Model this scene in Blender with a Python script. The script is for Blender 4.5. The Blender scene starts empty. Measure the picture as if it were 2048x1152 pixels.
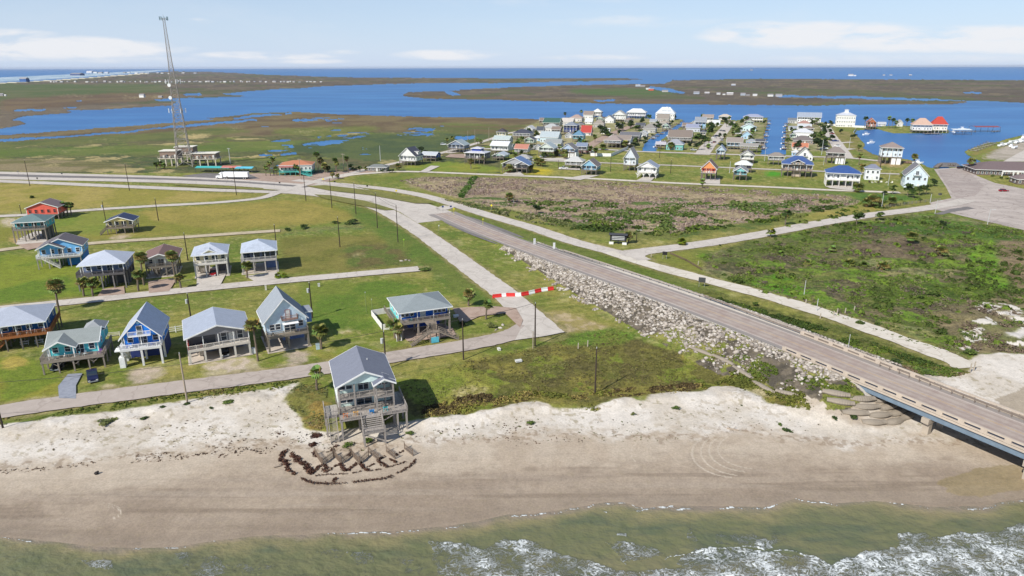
import bpy, math, random
import numpy as np
from mathutils import Vector, Matrix
random.seed(7); RNG = np.random.default_rng(7)
scn = bpy.context.scene; COL = scn.collection
R = math.radians
# ---------------- camera ----------------
FPX = 1365.0; CH = 62.0; PITCH = math.atan2(576 - 134.5, FPX); ROLL = R(0.14)
fwd = Vector((0, math.cos(PITCH), -math.sin(PITCH))); rt0 = Vector((1, 0, 0)); up0 = rt0.cross(fwd)
rt = rt0 * math.cos(ROLL) - up0 * math.sin(ROLL); up = up0 * math.cos(ROLL) + rt0 * math.sin(ROLL)
cam = bpy.data.cameras.new('camera'); camo = bpy.data.objects.new('camera', cam); COL.objects.link(camo)
cam.sensor_width = 36; cam.lens = 36 * FPX / 2048; cam.clip_start = 1; cam.clip_end = 400000
M = Matrix((rt, up, -fwd)).transposed().to_4x4(); M.translation = Vector((0, 0, CH)); camo.matrix_world = M
scn.camera = camo
# ---------------- light ----------------
SUN_EL = R(42); SH = R(47)          # shadows fall towards (cos SH, sin SH)
sd = bpy.data.lights.new('sun', 'SUN'); sd.energy = 4.6; sd.angle = R(0.5); sd.color = (1, 0.955, 0.88)
so = bpy.data.objects.new('sun', sd); COL.objects.link(so)
dvec = Vector((math.cos(SH) * math.cos(SUN_EL), math.sin(SH) * math.cos(SUN_EL), -math.sin(SUN_EL)))
so.rotation_euler = dvec.to_track_quat('-Z', 'Y').to_euler(); so.location = (0, -50, 300)
scn.view_settings.view_transform = 'Standard'; scn.view_settings.look = 'None'
scn.view_settings.exposure = 0.24; scn.view_settings.gamma = 1
wd = bpy.data.worlds.new("World"); scn.world = wd; wd.use_nodes = True
nt = wd.node_tree; nt.nodes.clear(); N = nt.nodes.new; L = nt.links.new
def mth(nt, op, a, b=None, c=None, clamp=False):
    n = nt.nodes.new('ShaderNodeMath'); n.operation = op; n.use_clamp = clamp
    for i, v in enumerate((a, b, c)):
        if v is None: continue
        if isinstance(v, (int, float)): n.inputs[i].default_value = v
        else: nt.links.new(v, n.inputs[i])
    return n.outputs[0]
def smooth(nt, v, a, b, lo=0, hi=1):
    n = nt.nodes.new('ShaderNodeMapRange'); n.interpolation_type = 'SMOOTHSTEP'
    nt.links.new(v, n.inputs[0])
    for i, q in enumerate((a, b, lo, hi)): n.inputs[i + 1].default_value = q
    return n.outputs[0]
sky = N('ShaderNodeTexSky'); sky.sky_type = 'NISHITA'; sky.sun_disc = False
sky.sun_elevation = SUN_EL; sky.sun_rotation = math.atan2(-dvec.x, -dvec.y)
sky.altitude = 0; sky.air_density = 0.9; sky.dust_density = 0.0; sky.ozone_density = 3.2
tc = N('ShaderNodeTexCoord'); sep = N('ShaderNodeSeparateXYZ'); L(tc.outputs['Generated'], sep.inputs[0])
X_, Y_, Z_ = sep.outputs
az = mth(nt, 'ARCTAN2', X_, Y_); hor = mth(nt, 'SQRT', mth(nt, 'ADD', mth(nt, 'MULTIPLY', X_, X_), mth(nt, 'MULTIPLY', Y_, Y_)))
el = mth(nt, 'ARCTAN2', Z_, hor)
cmb = N('ShaderNodeCombineXYZ'); L(mth(nt, 'MULTIPLY', az, 1.0), cmb.inputs[0]); L(mth(nt, 'MULTIPLY', el, 4.2), cmb.inputs[1])
def noise(nt, vec, sc, det=4, rough=.55, dist=0):
    n = nt.nodes.new('ShaderNodeTexNoise'); n.inputs['Scale'].default_value = sc; n.inputs['Detail'].default_value = det
    n.inputs['Roughness'].default_value = rough; n.inputs['Distortion'].default_value = dist
    if vec is not None: nt.links.new(vec, n.inputs['Vector'])
    return n.outputs['Fac']
nz = noise(nt, cmb.outputs[0], 9, 7, .6, .2)
# cloud banks: (azimuth px, elevation px above horizon, half width px, half height px, density)
clouds = [(130, 34, 250, 20, 1), (40, 50, 120, 14, .8), (-60, 20, 200, 12, .6), (545, 22, 130, 9, .75), (620, 12, 90, 6, .5), (692, 29, 40, 6, .5), (905, 24, 100, 11, .75), (1180, 18, 110, 7, .55),
          (1500, 62, 90, 20, .95), (1600, 55, 190, 24, 1), (1850, 44, 260, 22, 1), (1390, 8, 90, 7, .5), (2100, 35, 200, 20, .9), (1750, 12, 300, 10, .45), (430, 82, 36, 8, .5), (310, 54, 50, 6, .35),
          (1240, 85, 230, 16, .35), (1050, 128, 240, 20, .28), (670, 78, 80, 8, .22), (-500, 50, 300, 25, .7), (2600, 50, 300, 25, .7), (1000, 118, 500, 30, .14), (300, 15, 300, 8, .4)]
acc = None
for (px, ey, hw, hh, dn) in clouds:
    a0 = math.atan2(px - 1024, FPX * 1.03); e0 = ey / 1450.; sx = hw / 1450. * math.cos(a0) ** 2; sy = hh * .85 / 1450.
    dx = mth(nt, 'DIVIDE', mth(nt, 'SUBTRACT', az, a0), sx); dy = mth(nt, 'DIVIDE', mth(nt, 'SUBTRACT', el, e0), sy)
    r2 = mth(nt, 'ADD', mth(nt, 'MULTIPLY', dx, dx), mth(nt, 'MULTIPLY', dy, dy))
    g = mth(nt, 'MULTIPLY', mth(nt, 'SUBTRACT', 1.0, mth(nt, 'MULTIPLY', r2, .5), clamp=True), dn)
    acc = g if acc is None else mth(nt, 'MAXIMUM', acc, g)
cl = smooth(nt, mth(nt, 'MULTIPLY', acc, mth(nt, 'ADD', mth(nt, 'MULTIPLY', nz, 2.6), -0.78)), 0.06, .48)
thin = mth(nt, 'MULTIPLY', smooth(nt, noise(nt, cmb.outputs[0], 3.2, 5, .6, .5), .45, .8), .22)
cl = mth(nt, 'MAXIMUM', cl, mth(nt, 'MULTIPLY', thin, smooth(nt, el, 0, .06)))
cl = mth(nt, 'MULTIPLY', cl, smooth(nt, el, -0.001, .002))
hz_ = mth(nt, 'POWER', mth(nt, 'SUBTRACT', 1.0, mth(nt, 'MULTIPLY', mth(nt, 'ABSOLUTE', el), 2.4), clamp=True), 2.2)
sk = N('ShaderNodeMix'); sk.data_type = 'RGBA'; L(mth(nt, 'ADD', mth(nt, 'MULTIPLY', hz_, .74), .12), sk.inputs[0]); L(sky.outputs[0], sk.inputs[6]); sk.inputs[7].default_value = (5.1, 6.2, 8.2, 1)
mx = N('ShaderNodeMix'); mx.data_type = 'RGBA'; L(mth(nt, 'MULTIPLY', cl, .88), mx.inputs[0]); L(sk.outputs[2], mx.inputs[6]); mx.inputs[7].default_value = (7.9, 7.95, 8.2, 1)
bg = N('ShaderNodeBackground'); bg.inputs[1].default_value = 0.095; L(mx.outputs[2], bg.inputs[0])
wo = N('ShaderNodeOutputWorld'); L(bg.outputs[0], wo.inputs[0])

# ---------------- geometry helpers ----------------
def P(px, py, z=0.0):
    """point of the ground plane at height z that the photograph shows at pixel px,py"""
    d = rt * ((px - 1024) / FPX) + up * ((576 - py) / FPX) + fwd
    t = (z - CH) / d.z
    return Vector((d.x * t, d.y * t, z))
def Pn(px, py, z=0.0):
    u = (px - 1024) / FPX; v = (576 - py) / FPX
    dx = rt.x * u + up.x * v + fwd.x; dy = rt.y * u + up.y * v + fwd.y; dz = rt.z * u + up.z * v + fwd.z
    t = (z - CH) / dz
    return dx * t, dy * t
def PX(X, Y, Z):
    d = Vector((X, Y, Z - CH)); w = d.dot(fwd)
    return 1024 + FPX * d.dot(rt) / w, 576 - FPX * d.dot(up) / w
def zat(p, py):
    lo, hi = -5., 160.
    for _ in range(40):
        m = (lo + hi) / 2
        if PX(p.x, p.y, m)[1] > py: lo = m
        else: hi = m
    return (lo + hi) / 2
def s2l(c): return tuple(((v / 255.) / 12.92 if v / 255. <= .04045 else ((v / 255. + .055) / 1.055) ** 2.4) for v in c)
def hsh(ix, iy, s): 
    h = (ix.astype(np.int64) * 374761393 + iy.astype(np.int64) * 668265263 + s * 1274126177) & 0xffffffff
    h = ((h ^ (h >> 13)) * 1274126177) & 0xffffffff
    return ((h ^ (h >> 16)) & 0xffff) / 65535.0
def vn(x, y, s=0):
    ix = np.floor(x); iy = np.floor(y); fx = x - ix; fy = y - iy; fx = fx * fx * (3 - 2 * fx); fy = fy * fy * (3 - 2 * fy)
    a = hsh(ix, iy, s); b = hsh(ix + 1, iy, s); c = hsh(ix, iy + 1, s); d = hsh(ix + 1, iy + 1, s)
    return (a * (1 - fx) + b * fx) * (1 - fy) + (c * (1 - fx) + d * fx) * fy
def fbm(x, y, s=0, o=4):
    t = 0; a = .5; n = 0
    for i in range(o): t = t + a * vn(x * 2 ** i + 17 * i, y * 2 ** i - 9 * i, s + i); n += a; a *= .5
    return t / n
def inpoly(poly, x, y):
    r = np.zeros(x.shape, bool); n = len(poly)
    ys = [p[1] for p in poly]; xs = [p[0] for p in poly]
    sel = np.nonzero((y >= min(ys)) & (y <= max(ys)) & (x <= max(xs)) & (x >= min(xs)))[0]
    xx = x[sel]; yy = y[sel]; ins = np.zeros(len(sel), bool)
    for i in range(n):
        x0, y0 = poly[i]; x1, y1 = poly[(i + 1) % n]
        if y0 == y1: continue
        c = (y0 > yy) != (y1 > yy)
        ins ^= c & (xx < (x1 - x0) * (yy - y0) / (y1 - y0) + x0)
    r[sel] = ins
    return r
def sstep(a, b, x): t = np.clip((x - a) / (b - a), 0, 1); return t * t * (3 - 2 * t)
# ---------------- object helpers ----------------
def tag(o, label=None, cat=None, group=None, kind=None):
    if label: o['label'] = label
    if cat: o['category'] = cat
    if group: o['group'] = group
    if kind: o['kind'] = kind
    return o
def empty(name, loc, rz=0, label=None, cat=None, group=None):
    o = bpy.data.objects.new(name, None); COL.objects.link(o); o.location = loc; o.rotation_euler = (0, 0, rz); o.empty_display_size = .5
    return tag(o, label, cat, group)
def link(name, me, parent=None, loc=(0, 0, 0), rz=0):
    o = bpy.data.objects.new(name, me); COL.objects.link(o); o.parent = parent; o.location = loc; o.rotation_euler = (0, 0, rz); return o
class MB:
    def __init__(s): s.v = []; s.f = []
    def box(s, x0, x1, y0, y1, z0, z1):
        n = len(s.v); s.v += [(x0, y0, z0), (x1, y0, z0), (x1, y1, z0), (x0, y1, z0), (x0, y0, z1), (x1, y0, z1), (x1, y1, z1), (x0, y1, z1)]
        s.f += [tuple(n + i for i in q) for q in ((3, 2, 1, 0), (4, 5, 6, 7), (0, 1, 5, 4), (1, 2, 6, 5), (2, 3, 7, 6), (3, 0, 4, 7))]; return s
    def beam(s, a, b, w=.1, h=None, upv=(0, 0, 1)):
        a = Vector(a); b = Vector(b); h = h or w; d = (b - a).normalized(); u = Vector(upv)
        if abs(d.dot(u)) > .98: u = Vector((1, 0, 0))
        x = d.cross(u).normalized() * w / 2; y = x.cross(d).normalized() * h / 2; n = len(s.v)
        s.v += [tuple(p) for p in (a - x - y, a + x - y, a + x + y, a - x + y, b - x - y, b + x - y, b + x + y, b - x + y)]
        s.f += [tuple(n + i for i in q) for q in ((0, 1, 2, 3), (7, 6, 5, 4), (1, 0, 4, 5), (2, 1, 5, 6), (3, 2, 6, 7), (0, 3, 7, 4))]; return s
    def tube(s, a, b, r0, r1=None, n=8, cap=True):
        a = Vector(a); b = Vector(b); r1 = r0 if r1 is None else r1; d = (b - a).normalized()
        u = Vector((0, 0, 1)) if abs(d.z) < .9 else Vector((1, 0, 0)); x = d.cross(u).normalized(); y = d.cross(x); m = len(s.v)
        for p, r in ((a, r0), (b, r1)):
            for i in range(n): t = 2 * math.pi * i / n; s.v.append(tuple(p + x * r * math.cos(t) + y * r * math.sin(t)))
        for i in range(n): j = (i + 1) % n; s.f.append((m + i, m + j, m + n + j, m + n + i))
        if cap: s.f += [tuple(m + i for i in range(n))[::-1], tuple(m + n + i for i in range(n))]
        return s
    def ext(s, poly, axis, a, b):
        """extrude a 2-D polygon: axis 'y' -> (x,z) points, 'x' -> (y,z), 'z' -> (x,y)"""
        n = len(s.v); k = len(poly)
        for t in (a, b):
            for (p, q) in poly: s.v.append({'y': (p, t, q), 'x': (t, p, q), 'z': (p, q, t)}[axis])
        s.f += [tuple(range(n, n + k)), tuple(range(n + 2 * k - 1, n + k - 1, -1))]
        for i in range(k): j = (i + 1) % k; s.f.append((n + i, n + k + i, n + k + j, n + j))
        return s
    def face(s, *pts):
        n = len(s.v); s.v += [tuple(p) for p in pts]; s.f.append(tuple(range(n, n + len(pts)))); return s
    def ball(s, c, r, sz=1, nu=8, nv=5):
        n = len(s.v); c = Vector(c)
        for j in range(nv + 1):
            t = math.pi * j / nv
            for i in range(nu): a = 2 * math.pi * i / nu; s.v.append((c.x + r * math.sin(t) * math.cos(a), c.y + r * math.sin(t) * math.sin(a), c.z + r * sz * math.cos(t)))
        for j in range(nv):
            for i in range(nu): k = (i + 1) % nu; s.f.append((n + j * nu + i, n + (j + 1) * nu + i, n + (j + 1) * nu + k, n + j * nu + k))
        return s
    def mesh(s, name, m, smooth=False):
        me = bpy.data.meshes.new(name); me.from_pydata(s.v, [], s.f); me.validate()
        bm = __import__('bmesh').new(); bm.from_mesh(me); __import__('bmesh').ops.recalc_face_normals(bm, faces=bm.faces); bm.to_mesh(me); bm.free()
        if m: me.materials.append(m)
        if smooth: me.polygons.foreach_set('use_smooth', [True] * len(me.polygons))
        return me
    def ob(s, name, m, parent=None, loc=(0, 0, 0), rz=0, smooth=False):
        return link(name, s.mesh(name, m, smooth), parent, loc, rz)
def npmesh(name, v, f, mats, cols=None, attrs=None, smooth=False):
    """fast mesh from numpy arrays (quads or tris of one size)"""
    me = bpy.data.meshes.new(name); k = f.shape[1]
    me.vertices.add(len(v)); me.vertices.foreach_set('co', np.asarray(v, np.float32).ravel())
    me.loops.add(f.size); me.loops.foreach_set('vertex_index', f.ravel().astype(np.int32))
    me.polygons.add(len(f)); me.polygons.foreach_set('loop_start', np.arange(0, f.size, k, dtype=np.int32)); me.polygons.foreach_set('loop_total', np.full(len(f), k, np.int32))
    if smooth: me.polygons.foreach_set('use_smooth', np.ones(len(f), bool))
    me.update(calc_edges=True)
    if cols is not None:
        a = me.color_attributes.new('tint', 'FLOAT_COLOR', 'POINT'); c = np.ones((len(v), 4), np.float32); c[:, :3] = cols; a.data.foreach_set('color', c.ravel())
    for n, arr in (attrs or {}).items():
        a = me.attributes.new(n, 'FLOAT', 'POINT'); a.data.foreach_set('value', np.asarray(arr, np.float32))
    for m in (mats if isinstance(mats, list) else [mats]): me.materials.append(m)
    return me
# ---------------- materials ----------------
MC = {}
def newmat(name):
    m = bpy.data.materials.new(name); m.use_nodes = True; nt = m.node_tree; b = nt.nodes['Principled BSDF']; return m, nt, b
def bump(nt, b, h, strength=.3, dist=.05):
    n = nt.nodes.new('ShaderNodeBump'); n.inputs['Strength'].default_value = strength; n.inputs['Distance'].default_value = dist
    nt.links.new(h, n.inputs['Height']); nt.links.new(n.outputs[0], b.inputs['Normal']); return n
def mixc(nt, f, a, b, mode='MIX'):
    n = nt.nodes.new('ShaderNodeMix'); n.data_type = 'RGBA'; n.blend_type = mode
    for i, v in ((0, f), (6, a), (7, b)):
        if isinstance(v, (int, float)): n.inputs[i].default_value = v
        elif isinstance(v, tuple): n.inputs[i].default_value = (*v[:3], 1)
        else: nt.links.new(v, n.inputs[i])
    return n.outputs[2]
def mat(kind, c=(200, 200, 200), rough=.7):
    """kinds: paint siding shingle metal wood concrete glass plain"""
    key = (kind, c, rough)
    if key in MC: return MC[key]
    m, nt, b = newmat('%s_%d_%d_%d' % (kind, *c)); col = s2l(c); col = tuple(min(.86, v * .98) for v in col)
    b.inputs['Roughness'].default_value = rough; b.inputs['Specular IOR Level'].default_value = .3
    tcn = nt.nodes.new('ShaderNodeTexCoord'); oc = tcn.outputs['Object']
    dark = tuple(v * (.72 if kind in ('wood', 'concrete') else .84) for v in col); lite = tuple(min(.9, v * 1.08 + .005) for v in col)
    if kind == 'glass':
        b.inputs['Base Color'].default_value = (*col, 1); b.inputs['Roughness'].default_value = .08; b.inputs['Specular IOR Level'].default_value = .6
        MC[key] = m; return m
    n1 = noise(nt, oc, .9, 5, .65); n2 = noise(nt, oc, 14, 3, .6)
    sepn = nt.nodes.new('ShaderNodeSeparateXYZ'); nt.links.new(oc, sepn.inputs[0]); sx, sy, sz = sepn.outputs
    f = mth(nt, 'ADD', mth(nt, 'MULTIPLY', n1, .6), mth(nt, 'MULTIPLY', n2, .4)); f = smooth(nt, f, .35, .65)
    cc = mixc(nt, f, dark if kind not in ('paint', 'siding', 'plain') else tuple(v * .86 for v in col), lite)
    if kind == 'siding':
        fr = mth(nt, 'FRACT', mth(nt, 'MULTIPLY', sz, 5.0)); line = smooth(nt, fr, 0, .18)
        cc = mixc(nt, mth(nt, 'SUBTRACT', 1, line), cc, dark); bump(nt, b, fr, .5, .02)
    elif kind == 'shingle':
        br = nt.nodes.new('ShaderNodeTexBrick'); br.inputs['Scale'].default_value = 3.0; br.inputs['Mortar Size'].default_value = .03
        br.inputs['Color1'].default_value = (*[v * .9 for v in col], 1); br.inputs['Color2'].default_value = (*[min(.9, v * 1.12) for v in col], 1); br.inputs['Mortar'].default_value = (*[v * .74 for v in col], 1)
        cmbn = nt.nodes.new('ShaderNodeCombineXYZ'); nt.links.new(mth(nt, 'ADD', sx, mth(nt, 'MULTIPLY', sy, .3)), cmbn.inputs[0]); nt.links.new(mth(nt, 'ADD', mth(nt, 'MULTIPLY', sz, 1.6), sy), cmbn.inputs[1]); nt.links.new(cmbn.outputs[0], br.inputs['Vector'])
        cc = mixc(nt, .55, cc, br.outputs['Color']); bump(nt, b, br.outputs['Fac'], -.4, .02); b.inputs['Roughness'].default_value = .9
    elif kind == 'metal':
        geo = nt.nodes.new('ShaderNodeNewGeometry'); fr = mth(nt, 'PINGPONG', mth(nt, 'ADD', sx, mth(nt, 'MULTIPLY', sy, .0)), .25)
        line = smooth(nt, fr, .0, .05); cc = mixc(nt, mth(nt, 'MULTIPLY', mth(nt, 'SUBTRACT', 1, line), .5), cc, dark); bump(nt, b, line, .6, .03)
        b.inputs['Roughness'].default_value = .42; b.inputs['Metallic'].default_value = .03
    elif kind == 'wood':
        mp = nt.nodes.new('ShaderNodeMapping'); mp.inputs['Scale'].default_value = (6.5, 1.2, 6.5); nt.links.new(oc, mp.inputs[0])
        n3 = noise(nt, mp.outputs[0], 1.5, 5, .7); cc = mixc(nt, smooth(nt, n3, .35, .7), tuple(v * .6 for v in col), lite); bump(nt, b, n3, .3, .02)
    elif kind == 'concrete':
        bump(nt, b, n2, .25, .02); cc = mixc(nt, smooth(nt, noise(nt, oc, .35, 5, .7), .4, .62), cc, dark); cc = mixc(nt, .5, cc, lite)
    nt.links.new(cc, b.inputs['Base Color']); MC[key] = m; return m
WHITE = (236, 236, 232); WOOD = (150, 140, 128); DW = (92, 82, 72)
ROADS = [([(-700, 334), (-200, 340), (0, 345.5), (290, 353.5), (430, 359), (530, 365.5), (610, 371)], 8.5, 'RM'), ([(-700, 340), (-200, 345), (0, 350.5), (290, 357.4), (430, 362.5), (530, 369), (610, 375)], 9, 'RD2'), ([(-700, 346), (-200, 350.5), (0, 355.5), (290, 361.5), (430, 366.5), (530, 372.5), (600, 378), (680, 385), (760, 399), (830, 416), (885, 430)], 9.5, 'RM'),
                 ([(-700, 352), (-200, 356), (0, 362), (290, 374.5), (430, 380), (530, 383), (600, 385.5), (690, 397), (760, 417), (830, 456), (890, 498), (950, 543), (1010, 588), (1062, 635), (1098, 668)], 8., 'RM'),
                 ([(590, 360), (640, 365), (700, 370), (780, 379), (850, 392), (910, 409), (970, 428), (1060, 454), (1150, 484), (1240, 507)], 7., 'RM'), ([(1220, 503), (1300, 529), (1400, 556), (1500, 582), (1600, 611), (1700, 643), (1800, 679), (1900, 716), (1938, 735)], lambda t: 6.2 + .5 * math.sin(t * 40), 'RS'),
                 ([(1240, 508), (1300, 501), (1380, 491), (1460, 479), (1540, 465), (1640, 446), (1740, 430), (1830, 419), (1900, 408), (1935, 399)], 7.6, 'RM'), ([(1290, 520), (1275, 512), (1290, 505), (1330, 499)], 5, 'RM'), ([(900, 412), (880, 418), (860, 418)], 7, 'RM'),
                 ([(-500, 447), (0, 432), (120, 424), (205, 418), (320, 411), (430, 405), (520, 396), (560, 383), (600, 372), (650, 357), (700, 347), (745, 336), (800, 324), (850, 313), (890, 304), (930, 293), (975, 280), (1010, 268), (1040, 262)], 5.5, 'RM'),
                 ([(660, 357), (700, 350), (745, 346), (820, 343), (1000, 350), (1180, 357), (1340, 365.5), (1540, 374), (1640, 379), (1720, 382), (1800, 385)], 5., 'RS'), ([(1060, 319), (1100, 321.5), (1190, 325), (1330, 330), (1467, 335.5), (1540, 338.5), (1660, 343), (1800, 348)], 4.5, 'RM'), ([(895, 306), (960, 298), (1060, 297), (1190, 298), (1280, 302.8), (1407, 307), (1536, 311), (1633, 313.5), (1700, 316), (1762, 322)], 6.5, 'RM'),
                 ([(1160, 305), (1185, 288), (1212, 273), (1240, 261), (1268, 250)], 9., 'RP'), ([(1404, 309), (1418, 290), (1440, 270), (1462, 243)], 11., 'RM'), ([(1692, 315), (1682, 300), (1664, 275), (1648, 252)], 10., 'RM'), ([(1676, 286), (1702, 284)], 6, 'RM'), ([(1684, 300), (1705, 297)], 6, 'RM'),
                 ([(-500, 930), (-150, 855), (0, 823), (200, 794), (420, 766), (600, 743), (780, 714), (930, 690), (1020, 670), (1055, 652)], 6.4, 'RT'), ([(-400, 650), (-100, 627), (130, 604.5), (400, 577), (600, 558), (838, 537)], 5.6, 'RM'),
                 ([(-400, 560), (0, 500), (87, 491), (173, 487), (233, 482.5), (360, 474.5), (483, 466), (560, 461)], 4.4, 'RSAND')]
# ---------------- the ground: one sheet, adaptively tessellated ----------------
gxs = np.arange(-520, 2580, 2.4); offs = [1.7, 2.3, 3.]
while offs[-1] < 230: offs.append(offs[-1] + 1.15)
while offs[-1] < 880: offs.append(offs[-1] + 1.6)
while offs[-1] < 1300: offs.append(offs[-1] + 4)
offs = np.array(offs); GX, OF = np.meshgrid(gxs, offs); GY = 134.5 + (1024 - GX) * math.tan(ROLL) + OF
gx = GX.ravel(); gy = GY.ravel(); WX, WY = Pn(gx, gy, 0.0)
LOGD = np.log(np.maximum(WY, 30))
J1 = fbm(gx / 26, gy / 9, 3, 4) * 2 - 1; J2 = fbm(gx / 26, gy / 9, 51, 4) * 2 - 1
K1 = fbm(gx / 9, gy / 5, 13, 3) * 2 - 1; K2 = fbm(gx / 9, gy / 5, 71, 3) * 2 - 1
def reg(poly, jit=3., fine=1.5): return inpoly(poly, gx + J1 * jit * 2.6 + K1 * fine * 2, gy + J2 * jit + K2 * fine)
def A(c): return np.array([v * .80 for v in s2l(c)])
NB = {}
def nb(sc, s=0, o=4):
    k = (sc, s, o)
    if k not in NB: NB[k] = fbm(WX / sc, WY / sc, s, o)
    return NB[k]
Cc = np.zeros((len(gx), 3)); GR = np.ones(len(gx)); WET = np.zeros(len(gx)); BUMPY = np.zeros(len(gx))
def mixm(mask, ca, cb=None, sc=12., s=0, lo=.38, hi=.62, alpha=1., gr=None, wet=None, bum=None):
    if mask.dtype != bool: idx = np.nonzero(mask > .01)[0]; w = (mask[idx] * alpha)[:, None]
    else: idx = np.nonzero(mask)[0]; w = alpha
    c = A(ca)[None, :]
    if cb is not None:
        t = sstep(lo, hi, nb(sc, s)[idx])[:, None]; c = A(ca)[None, :] * (1 - t) + A(cb)[None, :] * t
    Cc[idx] = Cc[idx] * (1 - w) + c * w
    if gr is not None: GR[idx] = gr
    if wet is not None: WET[idx] = wet
    if bum is not None: BUMPY[idx] = bum
allm = np.ones(len(gx), bool)
# lawns
mixm(allm, (112, 126, 52), (142, 138, 74), 17., 1)
mixm(sstep(.56, .72, nb(9., 5)), (160, 148, 92), alpha=.6)
mixm(sstep(.58, .68, nb(30., 6)), (92, 116, 42), alpha=.6)
mixm(sstep(.66, .74, nb(5., 8)), (186, 176, 134), alpha=.4)
ca_, sa_ = math.cos(R(21)), math.sin(R(21)); UU = WX * ca_ + WY * sa_; VV_ = -WX * sa_ + WY * ca_
mixm(sstep(.52, .66, fbm(UU / 16, VV_ / .8, 301, 4)), (150, 146, 84), alpha=.45); mixm(sstep(.54, .68, fbm(UU / 12, VV_ / .7, 305, 4)), (84, 104, 42), alpha=.45)
mixm(sstep(.60, .70, nb(2.2, 309, 4)), (96, 104, 48), alpha=.5); mixm(sstep(.66, .76, nb(1.4, 311, 4)), (182, 168, 122), alpha=.5)
# far marsh
mz = gy < 346 + (gx > 1000) * -110 - (gx > 1085) * 0
mz &= ~((gx > 1085) & (gy > 236))
mixm(mz, (104, 98, 72), (92, 98, 60), 60., 9, .4, .6)
mixm(mz & (nb(45., 14) > .56), (70, 84, 56), (84, 96, 56), 14., 3)
mixm(mz & (nb(38., 24) > .62), (102, 114, 52), (116, 122, 62), 14., 3)
mixm(mz & (nb(9., 25) > .58), (84, 80, 58), alpha=.5); mixm(mz & (nb(6., 26) > .62), (132, 126, 92), alpha=.4)
mixm(mz & (nb(22., 34) > .69), (176, 160, 120), (150, 138, 104), 5., 3)
NI, NJ = GX.shape
FN = nb(1.1, 201, 3) * .6 + nb(4., 202, 3) * .4
def blur(m, ry=2, rx=3):
    a = m.reshape(NI, NJ).astype(np.float32)
    for ax, r_ in ((0, ry), (1, rx)):
        pd = [(0, 0), (0, 0)]; pd[ax] = (r_ + 1, r_); c = np.cumsum(np.pad(a, pd, mode='edge'), axis=ax)
        a = (c[2 * r_ + 1:] - c[:-2 * r_ - 1]) / (2 * r_ + 1) if ax == 0 else (c[:, 2 * r_ + 1:] - c[:, :-2 * r_ - 1]) / (2 * r_ + 1)
    return a.ravel()
def pt(poly, *a, jit=3., fine=1.5, soft=1, gr=None, wet=None, bum=None, **k):
    """paint a land-cover patch with a ragged, feathered edge; returns the boolean core"""
    m = reg(poly, jit, fine); s_ = max(0.3, soft)
    w = blur(blur(m, 2 + int(soft * 2), 3 + int(soft * 4)), 1 + int(soft), 1 + int(soft * 2)) if soft else m.astype(np.float32)
    if soft: w = sstep(.22, .78, w + (FN - .5) * .9 * (w > .01) * (w < .99))
    mixm(w, *a, **k)
    if gr is not None: GR[:] = GR * (1 - w) + gr * w
    if bum is not None: BUMPY[:] = BUMPY * (1 - w) + bum * w
    return m
pt([(-600, 292), (160, 285), (352, 276), (560, 270), (800, 262), (930, 258), (1085, 250), (1085, 232), (600, 222), (352, 238), (-600, 262)], (104, 88, 72), (122, 108, 84), 30., 4, jit=4)
pt([(-600, 300), (0, 285), (200, 272), (345, 262), (440, 254), (520, 262), (350, 278), (100, 292), (-600, 320)], (90, 100, 58), (106, 110, 64), 20., 4, jit=3)
pt([(-600, 300), (60, 296), (380, 288), (560, 280), (700, 280), (640, 300), (400, 306), (120, 312), (-600, 318)], (92, 112, 48), (108, 120, 60), 22., 5, alpha=.8)
pt([(560, 256), (760, 252), (760, 262), (640, 270), (540, 268)], (102, 114, 54), (118, 122, 66), 22., 5, alpha=.8)
pt([(880, 246), (1020, 250), (1000, 256), (870, 254)], (100, 122, 50), jit=2)
pt([(600, 282), (760, 268), (960, 264), (1010, 280), (900, 300), (800, 318), (700, 318), (560, 300)], (72, 88, 60), (88, 100, 62), 18., 6, jit=5)
pt([(780, 250), (1070, 250), (1070, 262), (1000, 270), (860, 262)], (110, 96, 70), (96, 100, 60), 24., 7, jit=4)
pt([(-300, 326), (60, 318), (200, 322), (290, 335), (120, 343), (-300, 345)], (142, 128, 104), (112, 108, 72), 16., 7, jit=4)
pt([(60, 331), (130, 325), (120, 334)], (184, 166, 132), jit=2)
pt([(350, 270), (420, 268), (430, 272), (380, 278)], (190, 170, 130), jit=2)
for (x, y, w, h) in [(215, 279, 90, 2), (120, 303, 50, 2), (600, 263, 60, 2), (650, 259, 40, 2), (740, 247, 25, 2), (860, 270, 30, 2.5), (890, 262, 25, 1.6), (470, 258, 30, 2), (440, 318, 40, 2), (205, 313, 22, 1.6), (410, 275, 22, 2)]:
    pt([(x - w, y), (x, y - h), (x + w, y), (x, y + h)], (188, 172, 136), jit=1.5)
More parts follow.
